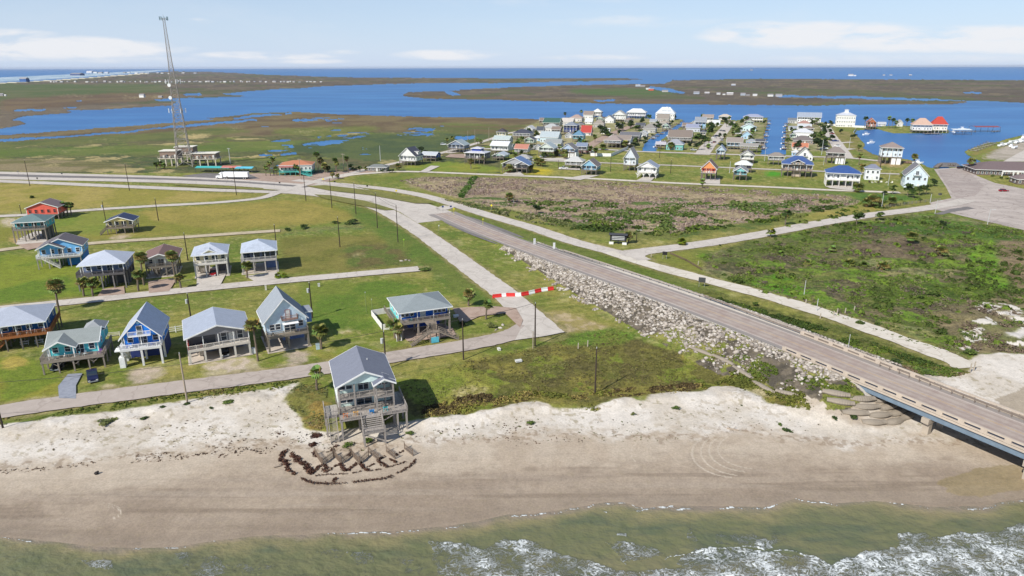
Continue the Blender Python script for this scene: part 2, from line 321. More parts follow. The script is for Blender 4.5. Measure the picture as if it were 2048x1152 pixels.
# far land towards the horizon
FAR1 = [(-900, 200), (0, 165), (60, 162), (130, 158), (220, 151), (300, 145), (345, 142.5), (430, 143.5), (540, 149.5), (660, 153.5), (800, 155.2), (1000, 156.5), (1250, 156), (1290, 159), (1200, 162), (1100, 163.5), (1010, 166.3), (860, 166), (760, 168.5), (660, 172), (625, 174), (600, 177), (560, 178), (512, 181), (440, 188), (470, 190), (492, 191.5), (480, 193), (410, 195), (330, 197), (318, 200), (350, 200), (355, 204), (340, 211), (200, 219), (130, 220.5), (146, 223.5), (138, 226), (60, 231), (45, 233), (22, 240), (40, 241), (53, 247), (46, 249), (0, 257), (-900, 330)]
PEN = [(804, 189), (815, 184), (900, 180), (960, 177), (1024, 174), (1140, 170), (1330, 166.5), (1345, 160), (1536, 157), (2048, 160), (2900, 160), (2900, 210), (2048, 206), (1990, 202), (1932, 201), (1934, 205), (1900, 208), (1700, 209), (1640, 211), (1536, 210), (1330, 208), (1200, 207), (1100, 203), (1000, 200), (850, 197), (806, 192)]
f1 = inpoly(FAR1, gx, gy + K2 * .8); f2 = inpoly(PEN, gx + J1 * 3, gy + K2 * .8)
mixm(f1 | f2, (98, 88, 84), (112, 100, 92), 150., 9, .4, .6)
mixm((f1 | f2) & (nb(60., 39) > .6), (84, 76, 70), alpha=.6); mixm((f1 | f2) & (nb(35., 49) > .66), (140, 126, 104), alpha=.5)
mixm((f1 | f2) & (nb(170., 19) > .60), (86, 90, 66), (96, 98, 74), 40., 3)
pt([(-900, 235), (0, 212), (250, 196), (340, 190), (330, 168), (0, 168), (-900, 200)], (84, 98, 62), (100, 104, 74), 90., 5, jit=4)
pt([(0, 200), (150, 188), (330, 185), (400, 190), (320, 200), (180, 208), (0, 225)], (104, 86, 74), (118, 100, 82), 60., 5, jit=3)
pt([(1140, 178), (1290, 176), (1330, 184), (1400, 188), (1300, 192), (1180, 190), (1130, 184)], (78, 104, 58), (94, 104, 70), 60., 5, jit=2)
pt([(1500, 183), (1830, 184), (1830, 188), (1500, 190)], (80, 98, 60), (96, 98, 72), 60., 5, jit=2)
pt([(804, 190), (1000, 196), (1300, 203), (1600, 206), (1930, 204), (1930, 210), (1300, 210), (850, 198)], (118, 98, 72), (104, 88, 70), 40., 5, jit=1)
pt([(100, 190), (190, 189), (190, 192), (120, 193)], (176, 164, 134), jit=1); pt([(230, 193), (330, 192), (335, 196), (240, 196)], (184, 170, 140), jit=1)
# ---- water body mask ----
LAND = [(-900, 345), (-900, 312), (0, 270), (180, 257), (352, 244), (430, 238.5), (415, 236), (512, 226), (575, 223), (640, 226), (700, 229), (860, 233), (1024, 236), (1085, 238), (1120, 236), (1160, 233), (1200, 233), (1250, 235), (1300, 237), (1345, 237),
        (1362, 238), (1368, 240), (1345, 256), (1309, 269), (1290, 286), (1284, 302.5), (1311, 302.5), (1322, 279), (1342, 265), (1367, 250), (1387, 241), (1400, 238), (1440, 238), (1472, 240), (1500, 236), (1537, 234), (1535, 249), (1529, 269), (1522, 308), (1571, 308), (1570, 283), (1572, 256), (1578, 240),
        (1600, 241), (1645, 244), (1680, 250), (1720, 253), (1760, 252), (1800, 250), (1830, 252), (1898, 259), (1898, 266), (1870, 265), (1830, 266.5), (1790, 266.5), (1770, 262), (1757, 258), (1735, 258), (1713, 261), (1711, 266), (1720, 277), (1731, 288), (1727, 296), (1745, 307), (1762, 312), (1809, 317), (1837, 323), (1857, 334), (1874, 336), (1896, 336),
        (1905, 331), (1931, 331), (1962, 322), (1952, 317), (1935, 309), (1928, 302), (1952, 293), (1975, 285), (1996, 283), (2010, 278), (2038, 271), (2100, 262), (2900, 200), (2900, 1500), (-900, 1500)]
near = gy > 250
land = inpoly(LAND, gx + (J1 * 5 + K1 * 2) * (gx < 1000), gy + (J2 * 1.2 + K2) * (gx < 1000)) | f1 | f2
ponds = [[(-900, 332), (0, 277), (130, 271), (265, 260.5), (345, 251), (380, 248), (430, 243.5), (512, 238), (512, 241), (430, 247.5), (350, 255), (300, 258), (265, 264), (130, 274), (0, 283), (-900, 345)],
         [(512, 229), (550, 227), (565, 229), (520, 233), (470, 238), (470, 234)], [(570, 224.5), (585, 224), (584, 228), (571, 228)],
         [(580, 238), (650, 234.5), (690, 237), (680, 240), (620, 242), (585, 241)], [(788, 268), (810, 262), (820, 256), (870, 256.5), (866, 264), (860, 270), (830, 271), (800, 270)],
         [(604, 287), (640, 282), (660, 279), (690, 284), (650, 290), (625, 295), (605, 292)], [(675, 270), (720, 266), (745, 268), (730, 274), (700, 276), (680, 275)], [(632, 272), (665, 270), (660, 275), (634, 276)],
         [(516, 308), (545, 304), (546, 310), (520, 312)], [(560, 306), (592, 303), (590, 308), (562, 310)], [(566, 290), (585, 289), (584, 294), (568, 295)], [(725, 294), (735, 294), (734, 298), (726, 298)],
         [(908, 272), (950, 270), (948, 276), (925, 280), (908, 276)], [(1300, 172), (1338, 176), (1372, 184), (1368, 187), (1345, 185), (1300, 177)], [(1545, 190.5), (1700, 192), (1860, 197), (1930, 201.5), (1880, 201), (1700, 196.5), (1560, 194)],
         [(893, 181), (905, 182), (922, 190), (908, 191), (895, 187)], [(1190, 200), (1232, 198), (1225, 202), (1195, 202)], [(830, 181), (890, 178), (920, 180), (860, 182.5)], [(1930, 184), (1960, 184), (1960, 187), (1932, 187)],
         [(25, 219), (90, 218), (80, 221), (25, 222)], [(120, 215), (150, 215), (148, 218)], [(310, 199), (345, 198), (350, 201), (320, 202)], [(370, 188), (400, 186), (405, 190), (375, 191)], [(145, 200), (165, 200), (163, 202)], [(540, 315), (552, 313), (550, 316)]]
frag = nb(14., 401, 4) + (gy < 262) * .0
for i_, q in enumerate(ponds):
    m_ = inpoly(q, gx + J1 * 5 + K1 * 4, gy + J2 * 1.4 + K2 * 1.6)
    if 2 < i_ < 12: m_ &= frag > .47
    land &= ~m_
land &= ~((nb(26., 88, 3) > .79) & mz & (gy > 245) & (gx > 480) & (gx < 900))
land |= (gy > 345)
# ---- middle distance: brush field, right field, verges ----
pt([(1004, 352), (1200, 356), (1500, 372), (1780, 384), (1880, 372), (1905, 388), (1860, 402), (1700, 420), (1500, 455), (1340, 475), (1210, 478), (1100, 455), (1000, 425), (920, 398), (860, 385), (790, 368), (850, 350)], (118, 126, 60), (136, 134, 78), 18., 4)
BRUSH = [(800, 362), (840, 354), (1000, 356), (1200, 363), (1500, 380), (1690, 392), (1720, 403), (1700, 415), (1600, 425), (1480, 447), (1330, 468), (1280, 470), (1200, 452), (1130, 440), (1050, 424), (960, 408), (900, 392), (850, 378)]
m = pt(BRUSH, (160, 140, 128), (170, 152, 132), 20., 4, .4, .6, gr=1.6, bum=.5, jit=4); mixm(m & (nb(3.2, 41) > .56), (136, 116, 106), alpha=.4)
mixm(m & (nb(9., 42) > .60), (128, 126, 86), alpha=.6); mixm(m & (fbm(WX / 16, WY / 5, 40) > .60) & (gy > 395), (72, 100, 44), (92, 110, 56), 4., 3)
pt([(915, 392), (945, 352), (958, 352), (940, 380), (925, 396)], (60, 96, 36), (80, 112, 46), 4., 3, gr=1.5, jit=1.5)
pt([(1100, 452), (1150, 440), (1250, 462), (1330, 466), (1500, 445), (1620, 426), (1620, 434), (1500, 458), (1340, 478), (1220, 474)], (78, 100, 46), (112, 116, 62), 7., 3, gr=1.5, bum=.5, jit=2.5)
pt([(1180, 362), (1500, 378), (1700, 388), (1720, 400), (1640, 398), (1400, 384), (1200, 371)], (116, 124, 60), (150, 134, 98), 10., 3, gr=1.4, jit=3)
pt([(850, 352), (1200, 360), (1200, 363), (850, 356)], (62, 84, 36), gr=1.5, jit=1)
pt([(1540, 376), (1780, 388), (1860, 398), (1740, 410), (1700, 392), (1540, 384)], (66, 104, 40), (84, 118, 48), 8., 3, gr=1.4, jit=2)
pt([(1600, 432), (1700, 414), (1860, 398), (1870, 402), (1740, 424), (1620, 442)], (160, 146, 82), (140, 136, 70), 7., 3, jit=1.5)
FIELD = [(1395, 512), (1460, 492), (1560, 470), (1700, 442), (1800, 426), (1870, 428), (1980, 446), (2100, 470), (2900, 560), (2900, 690), (2048, 700), (1960, 700), (1920, 725), (1800, 690), (1700, 655), (1600, 615), (1500, 580), (1420, 560), (1400, 535)]
m = pt(FIELD, (92, 104, 50), (112, 114, 66), 9., 4, .42, .58, gr=1.7, bum=1., jit=3)
mixm(m & (nb(10., 47) > .52), (92, 84, 70), (118, 106, 88), 4., 3, alpha=.85); mixm(m & (nb(8., 48) > .57), (98, 134, 30), (112, 138, 44), 3., 3, alpha=.85)
mixm(m & (nb(12., 49) > .62), (136, 138, 100), (150, 140, 104), 3., 3, alpha=.7); mixm(m & (nb(2.2, 58) > .60), (60, 70, 36), alpha=.55)
pt([(1700, 455), (1840, 432), (1960, 448), (2048, 470), (2048, 500), (1900, 470), (1760, 468)], (66, 96, 30), (84, 112, 40), 8., 3, gr=1.7, bum=1.)
pt([(1500, 480), (1560, 476), (1700, 460), (1740, 470), (1640, 500), (1520, 520), (1420, 530), (1420, 512)], (84, 98, 46), (104, 108, 62), 5., 3, gr=1.8, bum=1., alpha=.7)
pt([(1720, 480), (1800, 472), (1890, 500), (1860, 520), (1760, 515), (1690, 495)], (96, 82, 72), (118, 104, 90), 5., 3, gr=1.8, bum=1.)
pt([(1930, 490), (1990, 480), (2010, 540), (2030, 575), (1980, 585), (1940, 550)], (92, 136, 24), (112, 142, 44), 6., 3, gr=1.8, bum=1.)
pt([(1780, 570), (1930, 565), (2000, 585), (1960, 610), (1800, 615), (1730, 595)], (70, 92, 26), (88, 108, 36), 6., 3, gr=1.8, bum=1.)
pt([(1480, 560), (1560, 545), (1620, 575), (1640, 600), (1560, 595)], (88, 134, 30), (100, 122, 40), 6., 3, gr=1.8, bum=1.)
pt([(1990, 480), (2300, 490), (2300, 600), (2040, 575), (2000, 540)], (136, 118, 100), (118, 104, 86), 7., 3, gr=1.6, bum=.8)
pt([(1880, 610), (2048, 590), (2900, 600), (2900, 720), (2048, 700), (1940, 690), (1860, 650)], (116, 106, 84), (136, 122, 100), 7., 3, .4, .6, gr=1.6, bum=1.)
m = pt([(1960, 600), (2048, 620), (2300, 640), (2900, 660), (2900, 730), (2048, 706), (1960, 706), (1900, 700)], (110, 112, 74), (132, 120, 96), 5., 3, gr=1.5, bum=1.)
mixm(m & (nb(7., 61) > .6), (224, 216, 204), gr=.3)
pt([(2000, 616), (2048, 625), (2048, 640), (2010, 634)], (226, 218, 208), gr=.3, jit=3); pt([(2016, 666), (2060, 660), (2060, 680), (2016, 682)], (226, 218, 208), gr=.3, jit=3)
# grass between highway and the northern frontage track, scrub verges
pt([(900, 420), (960, 430), (1060, 462), (1250, 515), (1420, 580), (1700, 665), (1930, 742), (1800, 735), (1690, 700), (1560, 655), (1200, 545), (1040, 490), (940, 450)], (96, 112, 42), (108, 116, 60), 7., 4, gr=1.2)
pt([(940, 440), (1060, 480), (1130, 500), (1120, 515), (1040, 490), (960, 455)], (94, 126, 42), (112, 128, 52), 6., 4, jit=2)
pt([(1400, 575), (1700, 660), (1900, 732), (1860, 742), (1700, 690), (1400, 600)], (92, 98, 46), (116, 118, 60), 4., 4, gr=1.7, bum=.6)
pt([(1290, 510), (1400, 500), (1400, 535), (1430, 560), (1370, 545), (1300, 522)], (128, 130, 62), (118, 124, 56), 6., 4)
# near left lots
pt([(-400, 360), (0, 362), (180, 372), (480, 388), (540, 394), (300, 408), (0, 425), (-400, 450)], (146, 138, 68), (164, 148, 88), 12., 4)
pt([(-400, 440), (0, 440), (150, 430), (420, 412), (560, 400), (640, 402), (720, 430), (700, 442), (600, 450), (480, 460), (330, 472), (200, 478), (80, 480), (-400, 520)], (142, 134, 66), (128, 128, 56), 16., 4)
pt([(280, 420), (560, 400), (620, 405), (720, 432), (600, 452), (420, 455), (300, 440)], (156, 142, 78), (144, 134, 70), 10., 4)
pt([(90, 430), (200, 425), (260, 440), (210, 470), (110, 470)], (116, 132, 54), (130, 136, 62), 10., 4)
pt([(560, 464), (640, 452), (700, 447), (740, 445), (740, 458), (640, 462), (565, 470)], (100, 122, 70), (126, 126, 80), 4., 4, gr=1.6, bum=.8, jit=2)
pt([(560, 474), (800, 468), (840, 520), (830, 532), (640, 545), (560, 548)], (128, 122, 66), (112, 112, 54), 9., 4)
pt([(680, 492), (810, 486), (850, 525), (700, 540)], (104, 96, 60), (94, 108, 50), 6., 4, gr=1.3)
pt([(820, 525), (860, 522), (870, 540), (845, 545)], (80, 124, 46), jit=2, gr=1.5)
pt([(700, 400), (760, 420), (860, 480), (960, 570), (1000, 620), (985, 640), (930, 600), (850, 540), (770, 480), (700, 430)], (92, 114, 46), (104, 116, 54), 8., 4)
pt([(-400, 520), (0, 510), (150, 510), (240, 545), (200, 590), (-400, 640)], (100, 124, 40), (126, 136, 48), 14., 4)
pt([(600, 570), (780, 560), (860, 575), (790, 620), (740, 660), (640, 660), (600, 620)], (96, 120, 44), (114, 126, 54), 10., 4)
pt([(-400, 740), (0, 715), (60, 715), (120, 760), (110, 790), (0, 812), (-400, 860)], (140, 138, 58), (112, 128, 46), 9., 4)
pt([(10, 716), (50, 712), (55, 730), (0, 740)], (176, 158, 86), jit=2)
pt([(620, 690), (760, 700), (900, 680), (1050, 655), (1050, 662), (900, 700), (760, 722), (640, 725)], (118, 134, 50), (140, 136, 70), 7., 4)
for (x, y, w, h) in [(690, 662, 14, 8), (560, 735, 22, 8), (470, 735, 30, 8), (660, 700, 16, 5), (610, 745, 30, 6), (640, 735, 20, 4), (370, 765, 30, 6), (545, 720, 12, 5), (215, 775, 25, 6), (720, 510, 25, 4), (600, 498, 30, 2), (1090, 640, 30, 14), (1170, 655, 30, 8), (90, 800, 60, 5), (520, 725, 15, 5), (880, 552, 12, 5), (1100, 582, 8, 3), (690, 717, 30, 4)]:
    pt([(x - w, y), (x - w * .6, y - h), (x + w * .6, y - h), (x + w, y), (x + w * .5, y + h), (x - w * .6, y + h)], (196, 180, 148), (170, 156, 104), 1.5, 3, gr=.8, jit=3, fine=3)
# field below the road towards the dunes
LOT = [(778, 770), (880, 742), (930, 720), (1060, 696), (1150, 672), (1240, 660), (1300, 690), (1380, 712), (1480, 745), (1600, 800), (1640, 830), (1536, 812), (1457, 772), (1417, 784), (1300, 790), (1257, 797), (1190, 815), (1060, 812), (940, 830), (850, 842), (810, 820)]
m = pt(LOT, (128, 120, 62), (104, 100, 52), 8., 4, .42, .58, gr=1.5, bum=.3)
mixm(m & (nb(7., 77) > .55), (112, 126, 46), (126, 130, 56), 3., 3, alpha=.8, gr=1.5); mixm(m & (nb(4., 78) > .57), (88, 80, 50), alpha=.6, gr=1.6)
pt([(778, 760), (860, 745), (930, 725), (960, 760), (995, 775), (980, 800), (900, 808), (830, 806), (800, 780)], (138, 136, 66), (122, 132, 56), 6., 4)
m = pt([(900, 775), (960, 768), (985, 785), (920, 800)], (150, 142, 84), (180, 168, 128), .8, 4)
pt([(1080, 668), (1220, 655), (1290, 668), (1240, 690), (1120, 690)], (96, 122, 44), (106, 120, 50), 6., 4, gr=1.6)
# sand
SAND = [(-900, 960), (-200, 890), (0, 850), (60, 845), (110, 835), (240, 822), (380, 800), (500, 782), (570, 772), (600, 764), (585, 790), (578, 808), (600, 830), (612, 855), (645, 866), (700, 858), (760, 850), (815, 848), (850, 842), (900, 834), (940, 828), (1000, 818), (1024, 811), (1067, 806), (1124, 822), (1190, 818), (1237, 803), (1262, 796), (1288, 808), (1307, 788), (1417, 785), (1420, 776), (1457, 770), (1490, 781), (1536, 808), (1620, 828), (1700, 838), (1760, 850), (1790, 830), (1830, 800), (1860, 770), (1840, 750), (1800, 728), (1860, 740), (1910, 745), (1940, 745), (1935, 718), (1960, 708), (2050, 706), (2900, 720), (2900, 1500), (-900, 1500)]
sand = pt(SAND, (214, 203, 187), (228, 219, 206), 6., 4, gr=.35, bum=0., jit=4, fine=4, soft=.4)
def line(pts):
    xs = [p[0] for p in pts]; ys = [p[1] for p in pts]; return np.interp(gx, xs, ys)
l1 = line([(-900, 940), (0, 930), (150, 920), (280, 905), (400, 895), (512, 878), (560, 880), (620, 895), (700, 890), (850, 880), (1024, 870), (1110, 862), (1250, 868), (1400, 868), (1440, 860), (1536, 862), (1700, 888), (1850, 872), (2048, 900), (2900, 930)]) + J2 * 7
l2 = line([(-900, 1000), (0, 985), (200, 985), (400, 960), (512, 948), (700, 968), (900, 948), (1024, 945), (1300, 925), (1536, 915), (1700, 935), (1850, 920), (2048, 945), (2900, 970)]) + J1 * 12
under = (gx > 1750) & (gy > 700)
tl = sstep(-16, 16, gy - l1 + (nb(2.5, 321) - .5) * 44 + (nb(.8, 322) - .5) * 22) * sand; mixm(tl, (192, 175, 154), (203, 188, 168), 6., 5)
mixm(sand & (gy < l1 + 6) & (nb(.9, 323, 3) > .66) & (nb(7., 324) > .42), (186, 172, 150), alpha=.55); mixm(sand & (np.abs(gy - l1 - 4 + (nb(2., 326) - .5) * 30) < 5) & (nb(.7, 325, 3) > .52), (150, 130, 108), alpha=.6)
SH1 = np.clip((gy - l1) / 70, 0, 1) * sand; mixm(SH1 * .8, (180, 163, 143), (191, 175, 155), 5., 5)
wetm = sstep(-16, 14, gy - l2) * sand; mixm(wetm, (162, 145, 126), (176, 159, 139), 8., 6); WET = np.maximum(WET, wetm * .55)
stripe = fbm(WX / 26, WY / 1.3, 91, 4); mixm(sstep(.54, .68, stripe) * wetm, (142, 126, 108), alpha=.7); mixm(sstep(.56, .7, fbm(WX / 30, WY / 1.8, 95, 4)) * wetm, (182, 167, 149), alpha=.5)
mixm(sstep(.55, .7, fbm(WX / 14, WY / 1.2, 97, 4)) * SH1, (172, 156, 138), alpha=.5)
WL = [(-900, 1075), (0, 1063), (60, 1067), (140, 1076), (190, 1083), (290, 1085), (350, 1083), (430, 1070), (512, 1061), (600, 1058), (655, 1055), (785, 1051), (885, 1042), (950, 1033), (1015, 1018), (1075, 1016), (1160, 1003), (1200, 995), (1240, 992), (1290, 1006), (1340, 1000), (1400, 1001), (1536, 1003), (1593, 986), (1616, 988), (1669, 996), (1750, 991), (1870, 1003), (1960, 1001), (2000, 994), (2048, 985), (2300, 975), (2900, 965)]
wl = line(WL); wet2 = sstep(-45, -4, gy - wl) * sand; mixm(wet2, (154, 138, 119), alpha=.6); WET = np.maximum(WET, wet2)
m = reg([(1880, 960), (1960, 935), (2048, 925), (2300, 930), (2300, 985), (2048, 975), (1960, 990), (1900, 985)], 4); mixm(m & sand, (146, 130, 86), (160, 142, 100), 6., 3, alpha=.6); WET[m & sand] = .9
m = reg([(1990, 800), (2060, 770), (2200, 800), (2300, 900), (2060, 850)], 5); mixm(m & sand, (182, 168, 148))
# tyre tracks curving on the beach
for (cx, cy, rx, ry, a0, a1) in [(1480, 905, 96, 48, 110, 200), (1492, 903, 90, 46, 110, 210), (1508, 900, 90, 42, 112, 215), (1520, 898, 84, 38, 112, 220), (1300, 905, 38, 26, 150, 250), (200, 1020, 42, 16, -70, 30), (205, 1022, 36, 14, -70, 30), (212, 1024, 30, 12, -70, 20)]:
    ang = np.degrees(np.arctan2(gy - cy, gx - cx)) % 360; rr = np.hypot((gx - cx) / rx, (gy - cy) / ry)
    mixm(sand & (np.abs(rr - 1) < .018) & ((ang - a0) % 360 < (a1 - a0)), (206, 192, 172), alpha=.8)
# sparse dune grass on sand top edge (colour specks only; tufts are built separately)
mixm(sand & (gy < l1 - 8) & (nb(1.3, 66, 3) > .72) & (nb(9., 67) > .5), (168, 156, 128), alpha=.7)
pt([(575, 790), (612, 770), (650, 770), (655, 850), (640, 862), (610, 858), (600, 832), (570, 810)], (118, 116, 62), (140, 118, 66), 2.5, 4, gr=1.5, bum=.2, jit=4)
pt([(1536, 800), (1480, 775), (1390, 712), (1440, 705), (1560, 740), (1680, 790), (1740, 815), (1700, 820), (1620, 790)], (118, 118, 60), (168, 156, 132), 2.5, 4, gr=1.5, bum=.5)
pt([(1560, 775), (1640, 800), (1700, 806), (1800, 800), (1830, 815), (1800, 850), (1740, 858), (1640, 836), (1600, 822)], (206, 194, 178), (186, 172, 154), 3., 3, gr=.3)
# sandy house drives painted where tyres wore the grass off
for q, ca, cb in [([(252, 742), (330, 728), (322, 748), (300, 762), (262, 770), (255, 755)], (196, 178, 158), (180, 166, 140)), ([(400, 728), (500, 712), (520, 735), (548, 745), (450, 762), (420, 762)], (202, 186, 166), (184, 172, 134)), ([(560, 705), (612, 696), (618, 715), (605, 735), (560, 740), (580, 720)], (190, 172, 152), (176, 164, 140)),
                  ([(0, 438), (40, 436), (60, 445), (20, 452), (0, 460)], (206, 192, 172), (190, 176, 140)), ([(20, 470), (34, 465), (50, 490), (20, 492)], (204, 168, 124), (180, 160, 110)), ([(228, 468), (262, 466), (250, 484), (220, 484)], (196, 176, 152), (180, 164, 130)),
                  ([(1060, 640), (1110, 618), (1190, 640), (1230, 655), (1140, 668)], (186, 166, 130), (160, 146, 90)), ([(1740, 322), (1830, 328), (1800, 336), (1730, 328)], (190, 160, 120), (150, 140, 80)), ([(1440, 335), (1560, 338), (1560, 342), (1440, 340)], (176, 158, 110), (140, 136, 70))]:
    pt(q, ca, cb, 1.6, 3, gr=.7, jit=2.5, fine=2.5)
# town lots
pt([(1085, 240), (1110, 232), (1370, 236), (1280, 300), (1190, 300), (1050, 300), (1000, 280)], (168, 158, 132), (138, 136, 92), 12., 4, jit=1)
pt([(1330, 300), (1345, 264), (1400, 238), (1440, 240), (1410, 300)], (162, 152, 122), (120, 128, 70), 9., 4, jit=1); pt([(1420, 306), (1470, 240), (1536, 236), (1520, 306)], (160, 150, 122), (110, 118, 66), 8., 4, jit=1); pt([(1572, 306), (1580, 240), (1660, 246), (1680, 300)], (168, 160, 136), (122, 124, 80), 8., 4, jit=1)
pt([(1050, 335), (1110, 338), (1100, 350), (1060, 348)], (196, 176, 50), (170, 160, 60), 6., 4, jit=1)
pt([(1530, 341), (1565, 341), (1565, 355), (1530, 352)], (76, 150, 34), jit=1)
pt([(800, 330), (900, 322), (1000, 335), (1000, 345), (820, 342)], (140, 142, 60), (120, 136, 52), 9., 4)
pt([(690, 355), (820, 346), (850, 352), (800, 366), (720, 360)], (124, 128, 60), (104, 120, 50), 9., 4)
pt([(740, 365), (850, 384), (900, 392), (960, 412), (860, 384)], (92, 120, 44), jit=2)
pt([(1712, 262), (1720, 280), (1730, 296), (1780, 316), (1740, 314), (1690, 290), (1680, 275), (1650, 285), (1665, 262)], (124, 122, 66), (146, 132, 92), 6., 4)
pt([(1932, 303), (1990, 290), (2010, 300), (1990, 318), (1950, 315)], (124, 132, 60), (140, 126, 74), 6., 4)
pt([(1990, 300), (2048, 280), (2300, 260), (2300, 325), (2048, 322), (1975, 318), (1962, 316)], (188, 176, 160), (168, 158, 140), 8., 4, gr=.5)
# ---- worn verges beside the roads ----
RDIST = np.full(len(gx), 99., np.float32)
for px_, w_, m_ in ROADS:
    hw = (w_(.5) if callable(w_) else w_) / 2; pr = None
    for (x, y) in px_:
        c = P(x, y)
        if pr is not None:
            sel = np.nonzero((WX > min(pr.x, c.x) - 14) & (WX < max(pr.x, c.x) + 14) & (WY > min(pr.y, c.y) - 14) & (WY < max(pr.y, c.y) + 14))[0]
            if len(sel):
                dx, dy = c.x - pr.x, c.y - pr.y; t = np.clip(((WX[sel] - pr.x) * dx + (WY[sel] - pr.y) * dy) / (dx * dx + dy * dy), 0, 1)
                RDIST[sel] = np.minimum(RDIST[sel], np.hypot(WX[sel] - pr.x - t * dx, WY[sel] - pr.y - t * dy) - hw)
        pr = c
vg = 1 - sstep(.1, 1.5, RDIST - (nb(3., 411) - .35) * 2.2); mixm(vg * (~sand), (164, 150, 116), (140, 130, 88), 2., 3, alpha=.75)
vg = (1 - sstep(1.2, 4.5, RDIST)) * (nb(2., 413) > .5) * (~sand); mixm(vg, (104, 108, 52), alpha=.45)
# ---- heights ----
Z = np.full(len(gx), -.03)
BUMPY *= sstep(1.5, 7, RDIST) * (gy > 346)
Z += BUMPY * ((nb(6., 131) - .5) * 2.0 + (nb(17., 134) - .5) * 2.6) - BUMPY * .2
Z = np.maximum(Z, -.2)
dn = np.exp(-((gy - line([(-900, 890), (0, 865), (380, 815), (560, 790), (800, 850), (940, 832), (1067, 812), (1237, 805), (1450, 785), (1620, 830), (2900, 830)])) / 14) ** 2) * (gx < 1640)
Z += dn * (nb(5., 132) * .9)
# the highway embankment
RC = [(-29.6, 296.7), (7.4, 226.5), (47.0, 161.0), (67.6, 126.0), (76.2, 110.7), (83.4, 98.5), (96, 76), (112, 48)]
RA = Vector((-29.6, 296.7)); RD = (Vector((83.4, 98.5)) - RA).normalized(); RN = Vector((-RD.y, RD.x))     # RN points north-east (away)
S = (WX - RA.x) * RD.x + (WY - RA.y) * RD.y; T = (WX - RA.x) * RN.x + (WY - RA.y) * RN.y
S_AB = 199.0
def roadh(s): return 0.05 + 4.6 * sstep(20, 190, s) + 0.0 * s
h = roadh(np.clip(S, 0, S_AB)); endf = 1 - sstep(0, 13, S - S_AB)
cross = np.where(T < 0, 1 - sstep(0, 1, (-T - 5.6) / np.maximum(3.2 * h, .5)), 1 - sstep(0, 1, (T - 7.2) / np.maximum(3.0 * h, .5)))
emb = h * np.clip(cross, 0, 1) * endf * (S > 0)
EMB = emb; Z = Z * (1 - np.clip(emb, 0, 1)) + np.where(emb > .02, emb - .03, 0)
# rock bed on the embankment shoulders, darkened to paint shade in the gaps
sl = (emb > .25) & (S > 66) & (S < S_AB + 6)
lw = np.interp(S, [60, 80, 110, 150, 185, 200], [6, 11, 16, 19, 18, 14]); 
rkl = sl & (-T > 5.2) & (-T < lw + J1 * 2); rkr = sl & (T > 7.4) & (T < np.interp(S, [60, 90, 130, 200], [9.5, 12.5, 15, 17]) + J1 * 2)
mixm(rkl | rkr, (84, 78, 68), (116, 106, 92), 1.5, 3, gr=.6); mixm((np.abs(T - 1) < 6.6) & sl, (206, 198, 186), gr=.3)
mixm((rkl) & (S > 150) & (nb(5., 143) > .55), (108, 116, 56), (130, 128, 76), 2., 3, gr=1.5); mixm((T > 5.5) & (T < 8.6) & (S > 90) & (S < S_AB + 20), (214, 204, 190), gr=.3)
# beach slope and sea bed, water bodies
Z = np.where(sand & (gy > l1 - 40), Z * (1 - sstep(l1 - 40, l1 + 10, gy)), Z)
Z -= sand * .36 * sstep(l1, wl + 8, gy) + sand * np.clip((gy - wl - 3) / 40, 0, 3) * .5
wat = ~land & (gy < 346); Z[wat] = -1.3; Cc[wat] = A((70, 74, 70))
gulf = inpoly([(-900, 100), (-900, 200), (0, 165), (60, 162), (130, 158), (220, 151), (300, 145), (345, 139), (345, 100)], gx, gy)
edge = inpoly([(-900, 190), (-900, 215), (0, 167), (130, 160), (220, 153), (300, 147), (300, 145), (220, 150.5), (130, 157), (0, 163)], gx, gy); mixm(edge, (222, 214, 204)); 
Cc[:, :2] *= (1 + .06 * sstep(.7, 1., GR))[:, None]; Cc[:, 2] *= 1 - .14 * sstep(.7, 1., GR)
ni, nj = GX.shape; idx = np.arange(ni * nj).reshape(ni, nj)
Fq = np.stack([idx[:-1, :-1], idx[1:, :-1], idx[1:, 1:], idx[:-1, 1:]], -1).reshape(-1, 4)
gm, nt, b = newmat('ground_cover')
att = nt.nodes.new('ShaderNodeVertexColor'); att.layer_name = 'tint'
def attf(nt, n): a = nt.nodes.new('ShaderNodeAttribute'); a.attribute_name = n; return a.outputs['Fac']
gr = attf(nt, 'grassy'); wt = attf(nt, 'wetness')
geo = nt.nodes.new('ShaderNodeNewGeometry'); pos = geo.outputs['Position']
n1 = noise(nt, pos, 2.6, 6, .75); n2 = noise(nt, pos, .55, 5, .7); n3 = noise(nt, pos, .16, 6, .65)
v = mth(nt, 'ADD', mth(nt, 'ADD', mth(nt, 'MULTIPLY', mth(nt, 'SUBTRACT', n1, .5), 2.3), mth(nt, 'MULTIPLY', mth(nt, 'SUBTRACT', n2, .5), 1.3)), mth(nt, 'MULTIPLY', mth(nt, 'SUBTRACT', n3, .5), .55))
v = mth(nt, 'MULTIPLY', v, mth(nt, 'ADD', mth(nt, 'MULTIPLY', gr, .92), .10)); fac = mth(nt, 'MAXIMUM', mth(nt, 'ADD', v, 1.0), .3)
hs = nt.nodes.new('ShaderNodeVectorMath'); hs.operation = 'SCALE'; nt.links.new(att.outputs[0], hs.inputs[0]); nt.links.new(fac, hs.inputs['Scale'])
tn = mixc(nt, mth(nt, 'MULTIPLY', mth(nt, 'MULTIPLY', smooth(nt, noise(nt, pos, .9, 6, .7), .5, .7), gr), .28), hs.outputs[0], s2l((150, 140, 90)))
nt.links.new(tn, b.inputs['Base Color']); b.inputs['Specular IOR Level'].default_value = .25
